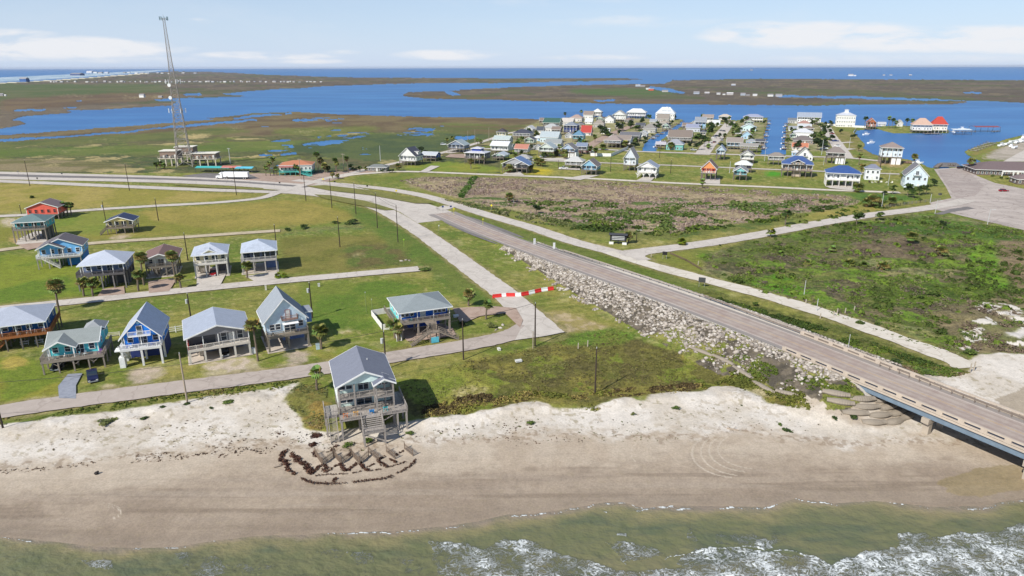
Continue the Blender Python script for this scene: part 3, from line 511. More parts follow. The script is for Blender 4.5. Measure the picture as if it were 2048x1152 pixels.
nt.links.new(mth(nt, 'SUBTRACT', .95, mth(nt, 'MULTIPLY', wt, .5)), b.inputs['Roughness'])
bn = nt.nodes.new('ShaderNodeBump'); bn.inputs['Distance'].default_value = .25; nt.links.new(mth(nt, 'MULTIPLY', n1, mth(nt, 'ADD', gr, .15)), bn.inputs['Height']); bn.inputs['Strength'].default_value = .55; nt.links.new(bn.outputs[0], b.inputs['Normal'])
gme = npmesh('ground', np.stack([WX, WY, Z], 1), Fq, gm, Cc, {'grassy': GR, 'wetness': WET}, smooth=True)
tag(link('ground', gme), kind='structure')
def gz(x, y):
    """ground height near a point: embankment aware"""
    s = (x - RA.x) * RD.x + (y - RA.y) * RD.y; t = (x - RA.x) * RN.x + (y - RA.y) * RN.y
    if s <= 0 or s > S_AB + 13: return 0.
    hh = float(roadh(np.array(min(s, S_AB)))); e = 1 - float(sstep(0, 13, np.array(s - S_AB)))
    c = 1 - float(sstep(0, 1, np.array((-t - 5.6) / max(3.2 * hh, .5)))) if t < 0 else 1 - float(sstep(0, 1, np.array((t - 7.2) / max(3. * hh, .5))))
    return max(hh * c * e - .03, 0)
# ---------------- water ----------------
bw, nt, b = newmat('bay_water')
geo = nt.nodes.new('ShaderNodeNewGeometry'); pos = geo.outputs['Position']
mp = nt.nodes.new('ShaderNodeMapping'); nt.links.new(pos, mp.inputs[0]); mp.inputs['Scale'].default_value = (.35, 1.0, 1)
w1 = noise(nt, mp.outputs[0], .012, 6, .6); w2 = noise(nt, mp.outputs[0], .25, 5, .65); w3 = noise(nt, pos, .0011, 5, .6)
c = mixc(nt, smooth(nt, w1, .35, .65), s2l((40, 96, 150)), s2l((58, 116, 168))); c = mixc(nt, mth(nt, 'MULTIPLY', smooth(nt, w3, .4, .65), .5), c, s2l((38, 98, 164)))
nt.links.new(c, b.inputs['Base Color']); b.inputs['Roughness'].default_value = .35; b.inputs['Specular IOR Level'].default_value = .22; b.inputs['IOR'].default_value = 1.33
bump(nt, b, w2, .5, .6)
SEA = -.4
MB().face((-60000, 300, SEA), (60000, 300, SEA), (60000, 56000, SEA), (-60000, 56000, SEA)).ob('bay_water', bw)
tag(bpy.data.objects['bay_water'], kind='structure')
# gulf sea in the foreground
sx_ = np.arange(-560, 2640, 2.6); so_ = np.concatenate([np.arange(840, 1022, 2.0), np.arange(1022, 1400, 5.)]); SGX, SOF = np.meshgrid(sx_, so_)
SGY = 134.5 + (1024 - SGX) * math.tan(ROLL) + SOF; q = SGX.ravel(); r = SGY.ravel(); SX, SY = Pn(q, r, SEA)
e1 = fbm(q / 60, r / 30, 5, 4) * 2 - 1; e2 = fbm(q / 18, r / 9, 15, 4) * 2 - 1; e3 = fbm(q / 7, r / 4, 25, 3) * 2 - 1
wls = np.interp(q, [p[0] for p in WL], [p[1] for p in WL]); dsh = r - wls
foam = np.zeros(len(q))
ln = np.abs(dsh + e2 * 3.0 + e3 * 1.5 - 1.5); foam = np.maximum(foam, 1.15 * np.clip(1.4 - ln / 2.0, 0, 1) * (.4 + .6 * (fbm(q / 55, r / 30, 45) > .44)))
ln = np.abs(dsh - 13 + e1 * 10 + e2 * 4 + e3 * 2); foam = np.maximum(foam, np.clip(1.1 - ln / 1.5, 0, 1) * (fbm(q / 50, r / 30, 65) > .47) * 1.0)
ln = np.abs(dsh - 9 + e1 * 9 + e2 * 5); foam = np.maximum(foam, np.clip(.8 - ln / 4.0, 0, 1) * (fbm(q / 40, r / 20, 85) > .46) * .62)
def blob(pts, wt, jit=14):
    global foam
    m = inpoly(pts, q + e1 * jit + e2 * 8, r + e1 * jit * .5 + e2 * 4); foam = np.maximum(foam, m * wt)
FOAMK = 1
blob([(985, 1088), (1060, 1082), (1120, 1108), (1180, 1122), (1230, 1140), (1300, 1142), (1380, 1135), (1420, 1160), (1420, 1400), (900, 1400), (960, 1130)], .64)
blob([(1370, 1112), (1400, 1100), (1450, 1093), (1530, 1098), (1600, 1112), (1640, 1118), (1660, 1130), (1720, 1108), (1800, 1098), (1850, 1075), (1960, 1066), (2040, 1050), (2700, 1040), (2700, 1400), (1300, 1400), (1350, 1150)], .69)
blob([(1800, 1072), (1850, 1066), (1880, 1082), (1950, 1084), (2010, 1060), (2060, 1050), (2060, 1120), (1800, 1110)], .66)
blob([(860, 1085), (930, 1084), (960, 1100), (990, 1110), (960, 1152), (870, 1152)], .62); blob([(700, 1105), (745, 1100), (745, 1122), (705, 1126)], .6); blob([(1215, 1088), (1260, 1085), (1310, 1095), (1330, 1110), (1250, 1130)], .58)
blob([(1425, 1072), (1500, 1066), (1540, 1080), (1540, 1094), (1430, 1090)], .56); blob([(610, 1105), (690, 1100), (700, 1120), (620, 1125)], .52); blob([(150, 1115), (220, 1118), (230, 1140), (180, 1135)], .55); blob([(360, 1110), (440, 1115), (450, 1152), (380, 1152)], .54); blob([(540, 1120), (1000, 1110), (1000, 1400), (200, 1400), (300, 1140)], .44); blob([(1540, 1060), (1570, 1065), (1575, 1085), (1540, 1090)], .5)
blob([(1370, 1062), (1385, 1060), (1400, 1082), (1380, 1088)], .62, 6); blob([(1236, 1068), (1252, 1066), (1252, 1074), (1238, 1076)], .7, 6); blob([(1270, 1022), (1310, 1010), (1360, 1010), (1300, 1018), (1280, 1026)], .8, 4); blob([(1205, 1023), (1215, 1024), (1216, 1028)], .9, 3)
foam = np.maximum(foam, .12 + .2 * (fbm(q / 90, r / 40, 99) - .4) * (dsh > 25))
lnw = r - np.interp(q, [900, 1000, 1060, 1130, 1200, 1260, 1350, 1420, 1500, 1560, 1640, 1700, 2700], [1500, 1082, 1084, 1110, 1124, 1142, 1112, 1097, 1094, 1100, 1118, 1500, 1500]) + e2 * 5 + e3 * 1.5
foam = np.maximum(foam, np.clip(1.1 - np.abs(lnw) / 2.2, 0, 1) * (q > 1330) * (fbm(q / 45, r / 30, 77) > .42))
depth = np.clip(dsh / 90, 0, 1)
ca, cb, cd, ce = (A(c) for c in ((156, 140, 122), (150, 140, 102), (122, 122, 88), (134, 128, 96)))
t1 = sstep(10, 26, dsh + e1 * 12)[:, None]; t2 = sstep(20, 50, dsh + e1 * 16)[:, None]; t3 = sstep(85, 140, dsh + e1 * 26)[:, None]
sc_ = ca * (1 - t1) + cb * t1; sc_ = sc_ * (1 - t2) + cd * t2; sc_ = sc_ * (1 - t3 * .8) + ce * t3 * .8
dk = sstep(.5, .75, fbm(q / 130, r / 22, 111))[:, None] * t2; sc_ = sc_ * (1 - dk * .6) + A((92, 103, 84)) * dk * .6
SZ = SEA + .10 * t2[:, 0] * (e2 + e1) + .12 * foam * t2[:, 0]
ni, nj = SGX.shape; idx = np.arange(ni * nj).reshape(ni, nj); Fs = np.stack([idx[:-1, :-1], idx[1:, :-1], idx[1:, 1:], idx[:-1, 1:]], -1).reshape(-1, 4)
sm, nt, b = newmat('surf_water'); att = nt.nodes.new('ShaderNodeVertexColor'); att.layer_name = 'tint'; fo = attf(nt, 'foam')
geo = nt.nodes.new('ShaderNodeNewGeometry'); pos = geo.outputs['Position']
mp = nt.nodes.new('ShaderNodeMapping'); nt.links.new(pos, mp.inputs[0]); mp.inputs['Scale'].default_value = (1, 1.25, 1); mp.inputs['Rotation'].default_value = (0, 0, .5)
na = noise(nt, mp.outputs[0], .55, 7, .68, 1.6); nb1 = noise(nt, mp.outputs[0], 1.5, 6, .65, 1.2)
rid = mth(nt, 'SUBTRACT', 1, mth(nt, 'MULTIPLY', mth(nt, 'ABSOLUTE', mth(nt, 'SUBTRACT', na, .5)), 9.0), clamp=True); rid2 = mth(nt, 'SUBTRACT', 1, mth(nt, 'MULTIPLY', mth(nt, 'ABSOLUTE', mth(nt, 'SUBTRACT', nb1, .5)), 7.0), clamp=True)
web = mth(nt, 'MAXIMUM', rid, mth(nt, 'MULTIPLY', rid2, .8)); fsum = mth(nt, 'ADD', mth(nt, 'MULTIPLY', fo, 1.5), mth(nt, 'ADD', mth(nt, 'MULTIPLY', web, .78), mth(nt, 'MULTIPLY', mth(nt, 'SUBTRACT', noise(nt, pos, .22, 4, .6), .5), 1.1)))
ff = smooth(nt, fsum, 1.36, 1.72)
cc = mixc(nt, smooth(nt, noise(nt, mp.outputs[0], .3, 5, .6), .35, .7), att.outputs[0], mixc(nt, .35, att.outputs[0], s2l((84, 96, 66))))
cc = mixc(nt, mth(nt, 'MULTIPLY', ff, .92), cc, s2l((226, 230, 228))); nt.links.new(cc, b.inputs['Base Color'])
nt.links.new(mth(nt, 'ADD', mth(nt, 'MULTIPLY', ff, .6), .25), b.inputs['Roughness']); b.inputs['IOR'].default_value = 1.33; b.inputs['Specular IOR Level'].default_value = .35
hh = mth(nt, 'ADD', noise(nt, mp.outputs[0], .5, 6, .6), mth(nt, 'MULTIPLY', ff, .5)); bump(nt, b, hh, .9, .5)
tag(link('sea', npmesh('sea', np.stack([SX, SY, SZ], 1), Fs, sm, sc_, {'foam': foam}, smooth=True)), kind='structure')
# far gulf surf left of the barrier island is a paler strip of the same water
fs, nt, b = newmat('far_surf'); geo = nt.nodes.new('ShaderNodeNewGeometry'); mp = nt.nodes.new('ShaderNodeMapping'); nt.links.new(geo.outputs['Position'], mp.inputs[0]); mp.inputs['Scale'].default_value = (.3, 1, 1); mp.inputs['Rotation'].default_value = (0, 0, -.9)
n_ = noise(nt, mp.outputs[0], .02, 5, .7); nt.links.new(mixc(nt, smooth(nt, n_, .48, .6), s2l((120, 150, 168)), s2l((225, 228, 228))), b.inputs['Base Color']); b.inputs['Roughness'].default_value = .7
pp = [(-900, 191), (-900, 207), (0, 163.5), (60, 160.5), (130, 156.5), (220, 150), (300, 144.5), (340, 139.5), (340, 138.6), (220, 145), (130, 149), (0, 155)]
MB().face(*[P(x, y, SEA + .35) for x, y in pp]).ob('far_surf', fs); tag(bpy.data.objects['far_surf'], kind='structure')
# ---------------- roads ----------------
def surf(name, c, c2, dark=(120, 110, 104), sc=.4):
    m, nt, b = newmat(name); geo = nt.nodes.new('ShaderNodeNewGeometry'); p_ = geo.outputs['Position']
    a = noise(nt, p_, sc, 6, .65); d = noise(nt, p_, .06, 5, .6); e = noise(nt, p_, 5., 3, .7)
    C = lambda q: tuple(v * .84 for v in s2l(q))
    cc = mixc(nt, smooth(nt, a, .3, .7), C(c), C(c2)); cc = mixc(nt, mth(nt, 'MULTIPLY', smooth(nt, d, .48, .72), .4), cc, C(dark)); cc = mixc(nt, mth(nt, 'MULTIPLY', smooth(nt, e, .55, .8), .3), cc, C(dark))
    vo = nt.nodes.new('ShaderNodeTexVoronoi'); vo.feature = 'DISTANCE_TO_EDGE'; vo.inputs['Scale'].default_value = .13; wv = nt.nodes.new('ShaderNodeVectorMath'); wv.operation = 'ADD'; nt.links.new(p_, wv.inputs[0]); nn_ = nt.nodes.new('ShaderNodeTexNoise'); nn_.inputs['Scale'].default_value = .4; nt.links.new(p_, nn_.inputs['Vector']); sv_ = nt.nodes.new('ShaderNodeVectorMath'); sv_.operation = 'SCALE'; sv_.inputs['Scale'].default_value = 3.; nt.links.new(nn_.outputs['Color'], sv_.inputs[0]); nt.links.new(sv_.outputs[0], wv.inputs[1]); nt.links.new(wv.outputs[0], vo.inputs['Vector'])
    cc = mixc(nt, mth(nt, 'MULTIPLY', smooth(nt, vo.outputs['Distance'], .035, .01), .45), cc, C(dark)); cc = mixc(nt, mth(nt, 'MULTIPLY', smooth(nt, noise(nt, p_, .17, 4, .6, 2.), .6, .68), .35), cc, C(tuple(int(v * .86) for v in dark)))
    nt.links.new(cc, b.inputs['Base Color']); b.inputs['Roughness'].default_value = .9; b.inputs['Specular IOR Level'].default_value = .2; bump(nt, b, e, .2, .02); return m
RL = surf('lot_concrete', (200, 188, 178), (180, 168, 158), (132, 120, 114), .10); RM = surf('pale_concrete', (212, 203, 192), (200, 191, 180), (172, 163, 152)); RS = surf('shell_road', (224, 216, 202), (214, 204, 188), (176, 164, 142)); RH = surf('worn_asphalt', (172, 158, 148), (184, 171, 160), (140, 126, 116))
RT = surf('street_asphalt', (192, 179, 168), (182, 169, 158), (160, 147, 137)); RD2 = surf('dark_asphalt', (122, 118, 116), (138, 132, 128), (100, 96, 92)); RP = surf('pink_paving', (186, 164, 148), (172, 148, 132), (150, 128, 112)); RSAND = surf('sand_track', (206, 192, 168), (190, 174, 146), (164, 150, 112), .8)
RGV = surf('blue_gravel', (160, 164, 174), (144, 148, 158), (120, 124, 134), 1.2); YEL = mat('plain', (206, 170, 70)); WHT = mat('plain', (226, 224, 218))
RZ = [.03]
def cat(pts, n=8):
    P_ = [pts[0] * 2 - pts[1]] + list(pts) + [pts[-1] * 2 - pts[-2]]; o = []
    for i in range(1, len(P_) - 2):
        a, b_, c, d = P_[i - 1:i + 3]
        for k in range(n): t = k / n; o.append(.5 * (2 * b_ + (c - a) * t + (2 * a - 5 * b_ + 4 * c - d) * t * t + (3 * b_ - a - 3 * c + d) * t ** 3))
    o.append(P_[-2]); return o
def strip(pts, w, off=0.):
    v = []; f = []
    for i, p in enumerate(pts):
        d = (pts[min(i + 1, len(pts) - 1)] - pts[max(i - 1, 0)]); d.z = 0; d.normalize(); n = Vector((-d.y, d.x, 0))
        ww = w(i / (len(pts) - 1)) if callable(w) else w
        v += [tuple(p + n * (off + ww / 2)), tuple(p + n * (off - ww / 2))]
        if i: k = 2 * i; f.append((k - 2, k - 1, k + 1, k))
    return v, f
def road(name, px, w, m, lines=None, z=None):
    if z is None: RZ[0] += .006; z = RZ[0]
    pts = cat([P(x, y, z) for x, y in px], 14); mb = MB(); mb.v, mb.f = strip(pts, w)
    for i, v in enumerate(mb.v):
        c = pts[i // 2]; k = 1 + (RNG.random() - .5) * (.10 if name == 'road' else 0); mb.v[i] = (c.x + (v[0] - c.x) * k, c.y + (v[1] - c.y) * k, v[2])
    o = tag(mb.ob(name, m), kind='structure')
    return pts
def area(name, px, m):
    RZ[0] += .006; MB().face(*[P(x, y, RZ[0]) for x, y in px]).ob(name, m); tag(bpy.data.objects[name] if name in bpy.data.objects else None, kind='structure') if 0 else None
    for o in COL.objects:
        if o.name.startswith(name) and 'kind' not in o: o['kind'] = 'structure'
# lots and junction
area('road_junction', [(520, 372), (560, 374), (590, 372), (640, 364), (700, 372), (760, 384), (840, 402), (905, 424), (880, 441), (835, 446), (800, 424), (740, 402), (660, 392), (590, 386), (540, 386)], RM)
area('parking_lot', [(430, 358), (440, 352), (520, 346), (600, 352), (640, 344), (690, 343), (740, 336), (760, 342), (700, 352), (660, 362), (600, 376), (520, 368)], RP)
area('parking_lot', [(362, 352), (408, 346), (500, 349), (520, 357), (440, 361)], RD2)
area('parking_lot', [(1866, 418), (1860, 405), (1903, 396), (1892, 374), (1868, 338), (1930, 334), (1955, 352), (1990, 366), (2060, 380), (2900, 400), (2900, 600), (2100, 476), (2048, 460), (1960, 440)], RL)
area('boat_ramp', [(1874, 340), (1926, 336), (1946, 352), (1968, 372), (1950, 392), (1912, 396), (1896, 374)], surf('stained_concrete', (170, 156, 148), (188, 176, 166), (122, 110, 106), .12))
area('boat_ramp', [(1868, 334), (1926, 334), (1912, 325), (1880, 325)], RD2)
area('parking_lot', [(1868, 428), (1900, 418), (1935, 413), (1950, 417), (1905, 424), (1885, 429)], RD2); area('driveway', [(2006, 323), (2048, 300), (2500, 260), (2500, 322)], RM)
for px, w, m in ROADS: road('road', px, w, {'RM': RM, 'RD2': RD2, 'RS': RS, 'RP': RP, 'RT': RT, 'RSAND': RSAND}[m])
area('road_junction', [(1040, 660), (1060, 640), (1075, 632), (1130, 664), (1090, 672), (1030, 680)], RM)
area('driveway', [(905, 616), (985, 612), (1032, 616), (1046, 640), (1040, 655), (1010, 626), (960, 632), (922, 648)], RP)
area('driveway', [(118, 796), (116, 772), (136, 748), (165, 746), (152, 770), (152, 797)], RGV); area('concrete_slab', [(795, 664), (815, 682), (870, 678), (912, 670), (905, 655), (860, 640), (800, 650)], RP)
area('driveway', [(195, 592), (205, 578), (248, 572), (250, 588)], RP); area('driveway', [(298, 586), (296, 562), (346, 556), (352, 560), (338, 582)], RP); area('driveway', [(393, 576), (394, 545), (456, 540), (440, 571)], RM)
area('driveway', [(512, 564), (490, 552), (552, 543), (566, 556)], RM); area('driveway', [(55, 500), (30, 486), (92, 478), (100, 490)], RP); area('concrete_slab', [(32, 489), (36, 478), (70, 462), (98, 462), (92, 484)], WHT if 0 else RM)
for q in ([(1125, 357.5), (1160, 360), (1200, 350), (1168, 350)], [(1270, 362), (1300, 364), (1312, 352), (1290, 352)], [(1402, 366), (1440, 368), (1440, 356), (1404, 356)], [(1660, 376), (1650, 372), (1700, 368), (1712, 379), (1716, 382)], [(1004, 349), (1050, 351), (1040, 344), (1012, 344)], [(1080, 316), (1100, 321), (1140, 322), (1140, 315)], [(838, 344), (852, 345), (880, 332), (862, 331)], [(890, 314), (900, 308), (940, 308), (930, 316)], [(1116, 338), (1160, 340), (1160, 336), (1120, 334)]): area('driveway', q, RM if q[0][0] != 890 else RP)
GRS = surf('median_grass', (118, 122, 60), (140, 132, 78), (92, 100, 46), .5); RZ[0] += .03
for q in ([(628, 388.5), (660, 390), (730, 401), (790, 419), (770, 420), (700, 407), (650, 397)], [(612, 371.5), (650, 370), (740, 380), (850, 400), (868, 407), (830, 406), (740, 390), (660, 381)], [(350, 368.2), (430, 372.6), (520, 377), (562, 380), (545, 380.5), (430, 375.8), (350, 370.4)]): area('grass_median', q, GRS)
# white retaining walls and fences by the water
# ---------------- highway and bridge ----------------
def SP(s, t, z=None): 
    q = RA + RD * s + RN * t; return Vector((q.x, q.y, (float(roadh(np.array(s))) if s < S_AB else 4.65) + .02 if z is None else z))
ss = list(np.arange(-4, 300, 4.))
hw_ = [SP(s, 0.4) for s in ss]
mb = MB(); mb.v, mb.f = strip(hw_, lambda t: 10.4 + 3.2 * max(0, 1 - t * 5)); v_ = [(x, y, z + .03) for x, y, z in mb.v]; mb.v = v_
hm, nt, b = newmat('highway_asphalt'); geo = nt.nodes.new('ShaderNodeNewGeometry'); p_ = geo.outputs['Position']
vt = nt.nodes.new('ShaderNodeVectorMath'); vt.operation = 'DOT_PRODUCT'; nt.links.new(p_, vt.inputs[0]); vt.inputs[1].default_value = (RN.x, RN.y, 0)
T0 = RA.x * RN.x + RA.y * RN.y; tt = mth(nt, 'SUBTRACT', vt.outputs['Value'], T0 + .4); at_ = mth(nt, 'ABSOLUTE', tt)
whl = smooth(nt, mth(nt, 'ABSOLUTE', mth(nt, 'SUBTRACT', mth(nt, 'ABSOLUTE', mth(nt, 'SUBTRACT', at_, 1.85)), .85)), .05, .55)
a = noise(nt, p_, .3, 6, .7); e = noise(nt, p_, 4, 4, .7); C = lambda q: tuple(v * .84 for v in s2l(q))
cc = mixc(nt, smooth(nt, a, .35, .65), C((168, 150, 140)), C((184, 170, 158))); cc = mixc(nt, mth(nt, 'MULTIPLY', mth(nt, 'SUBTRACT', 1, whl), .35), cc, C((140, 122, 112)))
cc = mixc(nt, smooth(nt, at_, 3.7, 4.3), cc, C((150, 142, 136))); cc = mixc(nt, mth(nt, 'MULTIPLY', smooth(nt, e, .5, .8), .35), cc, C((130, 118, 110)))
ye = mth(nt, 'MULTIPLY', smooth(nt, mth(nt, 'ABSOLUTE', mth(nt, 'SUBTRACT', at_, .16)), .1, .03), smooth(nt, e, .3, .6)); cc = mixc(nt, mth(nt, 'MULTIPLY', ye, .75), cc, C((200, 160, 90)))
we = mth(nt, 'MULTIPLY', smooth(nt, mth(nt, 'ABSOLUTE', mth(nt, 'SUBTRACT', at_, 3.65)), .1, .04), .7); cc = mixc(nt, we, cc, C((224, 218, 208)))
nt.links.new(cc, b.inputs['Base Color']); b.inputs['Roughness'].default_value = .9
tag(mb.ob('highway', hm), kind='structure')
for t0, s0, s1, w0 in ((-6.1, 12, 62, 1.9), (7.2, 8, 60, 3.0), (6.6, 60, 110, 1.2)):
    mb = MB(); mb.v, mb.f = strip([SP(s, t0) - Vector((0, 0, .01)) for s in np.arange(s0, s1, 4)], lambda t, w0=w0: w0 * (.15 + .85 * math.sin(math.pi * min(1, max(0, t))) ** .5)); tag(mb.ob('road_shoulder', RD2), kind='structure')
BR = empty('road_bridge', SP(S_AB, 0, 0), 0, 'two lane concrete road bridge on blue-grey steel girders leaving the embankment over the beach', 'bridge'); BO = BR.location.copy()
def bp(s, t, z): return SP(s, t, z) - BO
def bbeam(mb, s0, s1, t, z, w, h): mb.beam(bp(s0, t, z), bp(s1, t, z), w, h)
CON = mat('concrete', (188, 174, 158)); STL = mat('paint', (112, 128, 142), .5); CON2 = mat('concrete', (172, 160, 144))
mb = MB(); bbeam(mb, S_AB, 300, .4, 4.46, 11.2, .36); mb.ob('deck', CON, BR)
for t in (-4.6, -1.4, 2.2, 5.4): mb = MB(); bbeam(mb, S_AB + .2, 300, t, 3.72, .35, 1.1); bbeam(mb, S_AB + .2, 300, t, 3.2, .6, .08); mb.ob('girder', STL, BR)
mb = MB(); bbeam(mb, S_AB - 1.2, S_AB + .1, .4, 2.9, 12.2, 3.1); mb.beam(bp(S_AB - 12, -5.2, 3.4), bp(S_AB, -5.2, 3.0), .5, 2.6); mb.beam(bp(S_AB - 12, 6, 3.4), bp(S_AB, 6, 3.0), .5, 2.6); mb.ob('abutment', CON2, BR)
for t, s0 in ((-5.0, 185), (5.85, 181)):
    mb = MB(); s_ = s0
    mb.beam(bp(s0, t, 5.55), bp(300, t, 5.55), .34, .28); mb.beam(bp(s0, t, 4.85), bp(300, t, 4.85), .3, .24)
    while s_ < 299: mb.beam(bp(s_, t, 4.7), bp(s_, t, 5.6), .36, 1.0, (RD.x, RD.y, 0)); s_ += 3.6
    mb.ob('parapet', CON, BR)
mb = MB(); s_ = 200
mb.beam(bp(150, 6.3, 5.05), bp(300, 4.75, 5.3), .08, .32); 
while s_ < 299: mb.beam(bp(s_, 4.9, 4.65), bp(s_, 4.9, 5.45), .14); s_ += 2.
mb.ob('steel_rail', mat('paint', (128, 116, 106)), BR)
for s_ in (215.5, 231.6, 248, 264, 280):
    mb = MB(); mb.beam(bp(s_, -5.4, 2.7), bp(s_, 6.2, 2.7), 1.3, 1.0)
    for t in (-4.3, 0.4, 5.1): mb.beam(bp(s_, t, -2.), bp(s_, t * .97, 2.4), 1.0, 1.1, (RD.x, RD.y, 0))
    mb.ob('pier', CON2, BR)
GRl = empty('guardrail', SP(100, 6.9), 0, 'long low steel guardrail along the far shoulder of the highway', 'guardrail'); g0 = GRl.location.copy()
mb = MB()
for s_ in range(84, 182, 4): mb.beam(SP(s_, 6.9) - g0 + Vector((0, 0, .62)), SP(s_ + 4, 6.9) - g0 + Vector((0, 0, .62)), .1, .36)
mb.ob('rail', mat('metal', (168, 158, 148)), GRl); mb = MB()
for s_ in range(84, 184, 4): p_ = SP(s_, 7.) - g0; MB().beam(p_ + Vector((0, 0, -.3)), p_ + Vector((0, 0, .7)), .14).ob('post', mat('wood', DW), GRl)
# ---------------- rocks ----------------
def attmat(name, rough=.9, var=.5, tr=False, nsc=3.):
    m, nt, b = newmat(name); a = nt.nodes.new('ShaderNodeVertexColor'); a.layer_name = 'tint'; geo = nt.nodes.new('ShaderNodeNewGeometry')
    n_ = noise(nt, geo.outputs['Position'], nsc, 4, .7); s_ = nt.nodes.new('ShaderNodeVectorMath'); s_.operation = 'SCALE'; nt.links.new(a.outputs[0], s_.inputs[0]); nt.links.new(mth(nt, 'ADD', mth(nt, 'MULTIPLY', n_, var * 2), 1 - var), s_.inputs['Scale'])
    nt.links.new(s_.outputs[0], b.inputs['Base Color']); b.inputs['Roughness'].default_value = rough; b.inputs['Specular IOR Level'].default_value = .2; return m
def rockshape(seed):
    import bmesh
    bm = bmesh.new(); bmesh.ops.create_icosphere(bm, subdivisions=1, radius=1); r_ = random.Random(seed); k = Vector((r_.uniform(.8, 1.3), r_.uniform(.6, 1), r_.uniform(.5, .75)))
    cuts = [Vector((r_.gauss(0, 1), r_.gauss(0, 1), r_.gauss(0, 1))).normalized() for _ in range(5)]
    for v in bm.verts:
        for c in cuts:
            d = v.co.dot(c)
            if d > .62: v.co -= c * (d - .62)
        v.co = Vector((v.co.x * k.x, v.co.y * k.y, v.co.z * k.z)) * r_.uniform(.92, 1.08)
    vs = np.array([tuple(v.co) for v in bm.verts]); fs = np.array([[v.index for v in f.verts] for f in bm.faces]); bm.free(); return vs, fs
RSH = [rockshape(i) for i in range(7)]
rocks = []
for side in (-1, 1):
    for _ in range(9500 if side < 0 else 4200):
        s_ = RNG.uniform(64, 200); 
        if side < 0: lim = np.interp(s_, [60, 80, 110, 150, 185, 200], [6.2, 10, 14.5, 17.8, 17, 12.5]) + RNG.normal() * .7; t_ = -RNG.uniform(5.6, max(lim, 5.7))
        else: lim = np.interp(s_, [60, 90, 130, 200], [8.5, 11.5, 13, 13.5]) + RNG.normal() * .6; t_ = RNG.uniform(8.0, max(lim, 8.1))
        q = RA + RD * s_ + RN * t_; veg = fbm(np.array([q.x / 6]), np.array([q.y / 6]), 143)[0]
        if side < 0 and s_ > 135 and veg > .5 and t_ < -9: continue
        if side < 0 and s_ > 172 and t_ < -8 and RNG.random() < .6: continue
        if side < 0 and -t_ > lim - 3 and fbm(np.array([q.x / 2.5]), np.array([q.y / 2.5]), 17)[0] > .47: continue
        if side > 0 and RNG.random() < .35: continue
        rocks.append((q.x, q.y, s_, (.16 + .5 * RNG.random() ** 2.2) if side < 0 else (.14 + .36 * RNG.random() ** 2), side))
big = sorted(range(len(rocks)), key=lambda i: -rocks[i][3] / math.hypot(rocks[i][0], rocks[i][1]))[:300]; bset = set(big)
rmt = attmat('limestone_rock', .92, .3); RC3 = [(190, 180, 168), (170, 160, 149), (148, 139, 130), (206, 198, 187), (158, 147, 131)]
rme = [npmesh('boulder', v, f, rmt, np.tile(A(RC3[i % 5]), (len(v), 1))) for i, (v, f) in enumerate(RSH)]
VV = []; FF = []; CC = []; n0 = 0
for i, (x, y, s_, r_, side) in enumerate(rocks):
    z = gz(x, y) + r_ * .18; a = RNG.uniform(0, 6.28)
    if i in bset:
        o = link('boulder', rme[i % 7], None, (x, y, z), a); o.scale = (r_,) * 3
        tag(o, 'pale angular boulder in the rock slope on the beach side of the embankment' if side < 0 else 'pale angular boulder in the rock strip behind the guardrail', 'boulder', 'boulders armouring the highway embankment')
    else:
        v, f = RSH[i % 7]; ca, sa = math.cos(a), math.sin(a); VV.append(np.stack([(v[:, 0] * ca - v[:, 1] * sa) * r_ + x, (v[:, 0] * sa + v[:, 1] * ca) * r_ + y, v[:, 2] * r_ + z], 1)); FF.append(f + n0); n0 += len(v); CC.append(np.tile(A(RC3[RNG.integers(5)]), (len(v), 1)))
tag(link('rock_rubble', npmesh('rock_rubble', np.concatenate(VV), np.concatenate(FF), rmt, np.concatenate(CC))), 'pale limestone rubble covering both shoulders of the highway embankment', 'rubble', kind='stuff')
# ---------------- clump scatter ----------------
LEAF = attmat('leaf_clumps', .85, .35)
def clumps(pts, rad, hgt, cols, nl=10, ls=.35, up=.3, aspect=1.6, jitc=.18):
    """pts Nx3, rad N, hgt N, cols Nx3 -> quads for leaf clumps filling low domes"""
    N_ = len(pts); n = N_ * nl; c = np.repeat(pts, nl, 0); r = np.repeat(rad, nl)[:, None]; h = np.repeat(hgt, nl)[:, None]
    d = RNG.normal(size=(n, 3)); d /= np.linalg.norm(d, axis=1)[:, None]; d[:, 2] = np.abs(d[:, 2]); rr = RNG.uniform(.35, 1, (n, 1)) ** .5
    ctr = c + np.concatenate([d[:, :2] * r * rr, d[:, 2:] * h * rr], 1)
    nn = d + RNG.normal(size=(n, 3)) * .6 + np.array([0, 0, up]); nn /= np.linalg.norm(nn, axis=1)[:, None]
    a = np.cross(nn, RNG.normal(size=(n, 3))); a /= np.linalg.norm(a, axis=1)[:, None]; b_ = np.cross(nn, a)
    s_ = r * ls * RNG.uniform(.6, 1.3, (n, 1)); a *= s_; b_ *= s_ * aspect
    v = np.stack([ctr - a * .5 - b_, ctr + a * .9 - b_ * .3, ctr + a * .3 + b_, ctr - a - b_ * -.2], 1).reshape(-1, 3)
    f = np.arange(n * 4).reshape(n, 4); cc = np.repeat(cols, nl, 0) * (1 + RNG.normal(size=(n, 1)) * jitc); return v, f, np.repeat(np.clip(cc, .01, .9), 4, 0)
def scatter(poly, n, soft=None):
    xs = [p[0] for p in poly]; ys = [p[1] for p in poly]; W_ = [P(x, y) for x, y in poly]; bx = (min(p.x for p in W_), max(p.x for p in W_)); by = (min(p.y for p in W_), max(p.y for p in W_))
    X = RNG.uniform(*bx, n * 4); Y = RNG.uniform(*by, n * 4); m = inpoly([(p.x, p.y) for p in W_], X, Y); return X[m][:n], Y[m][:n]
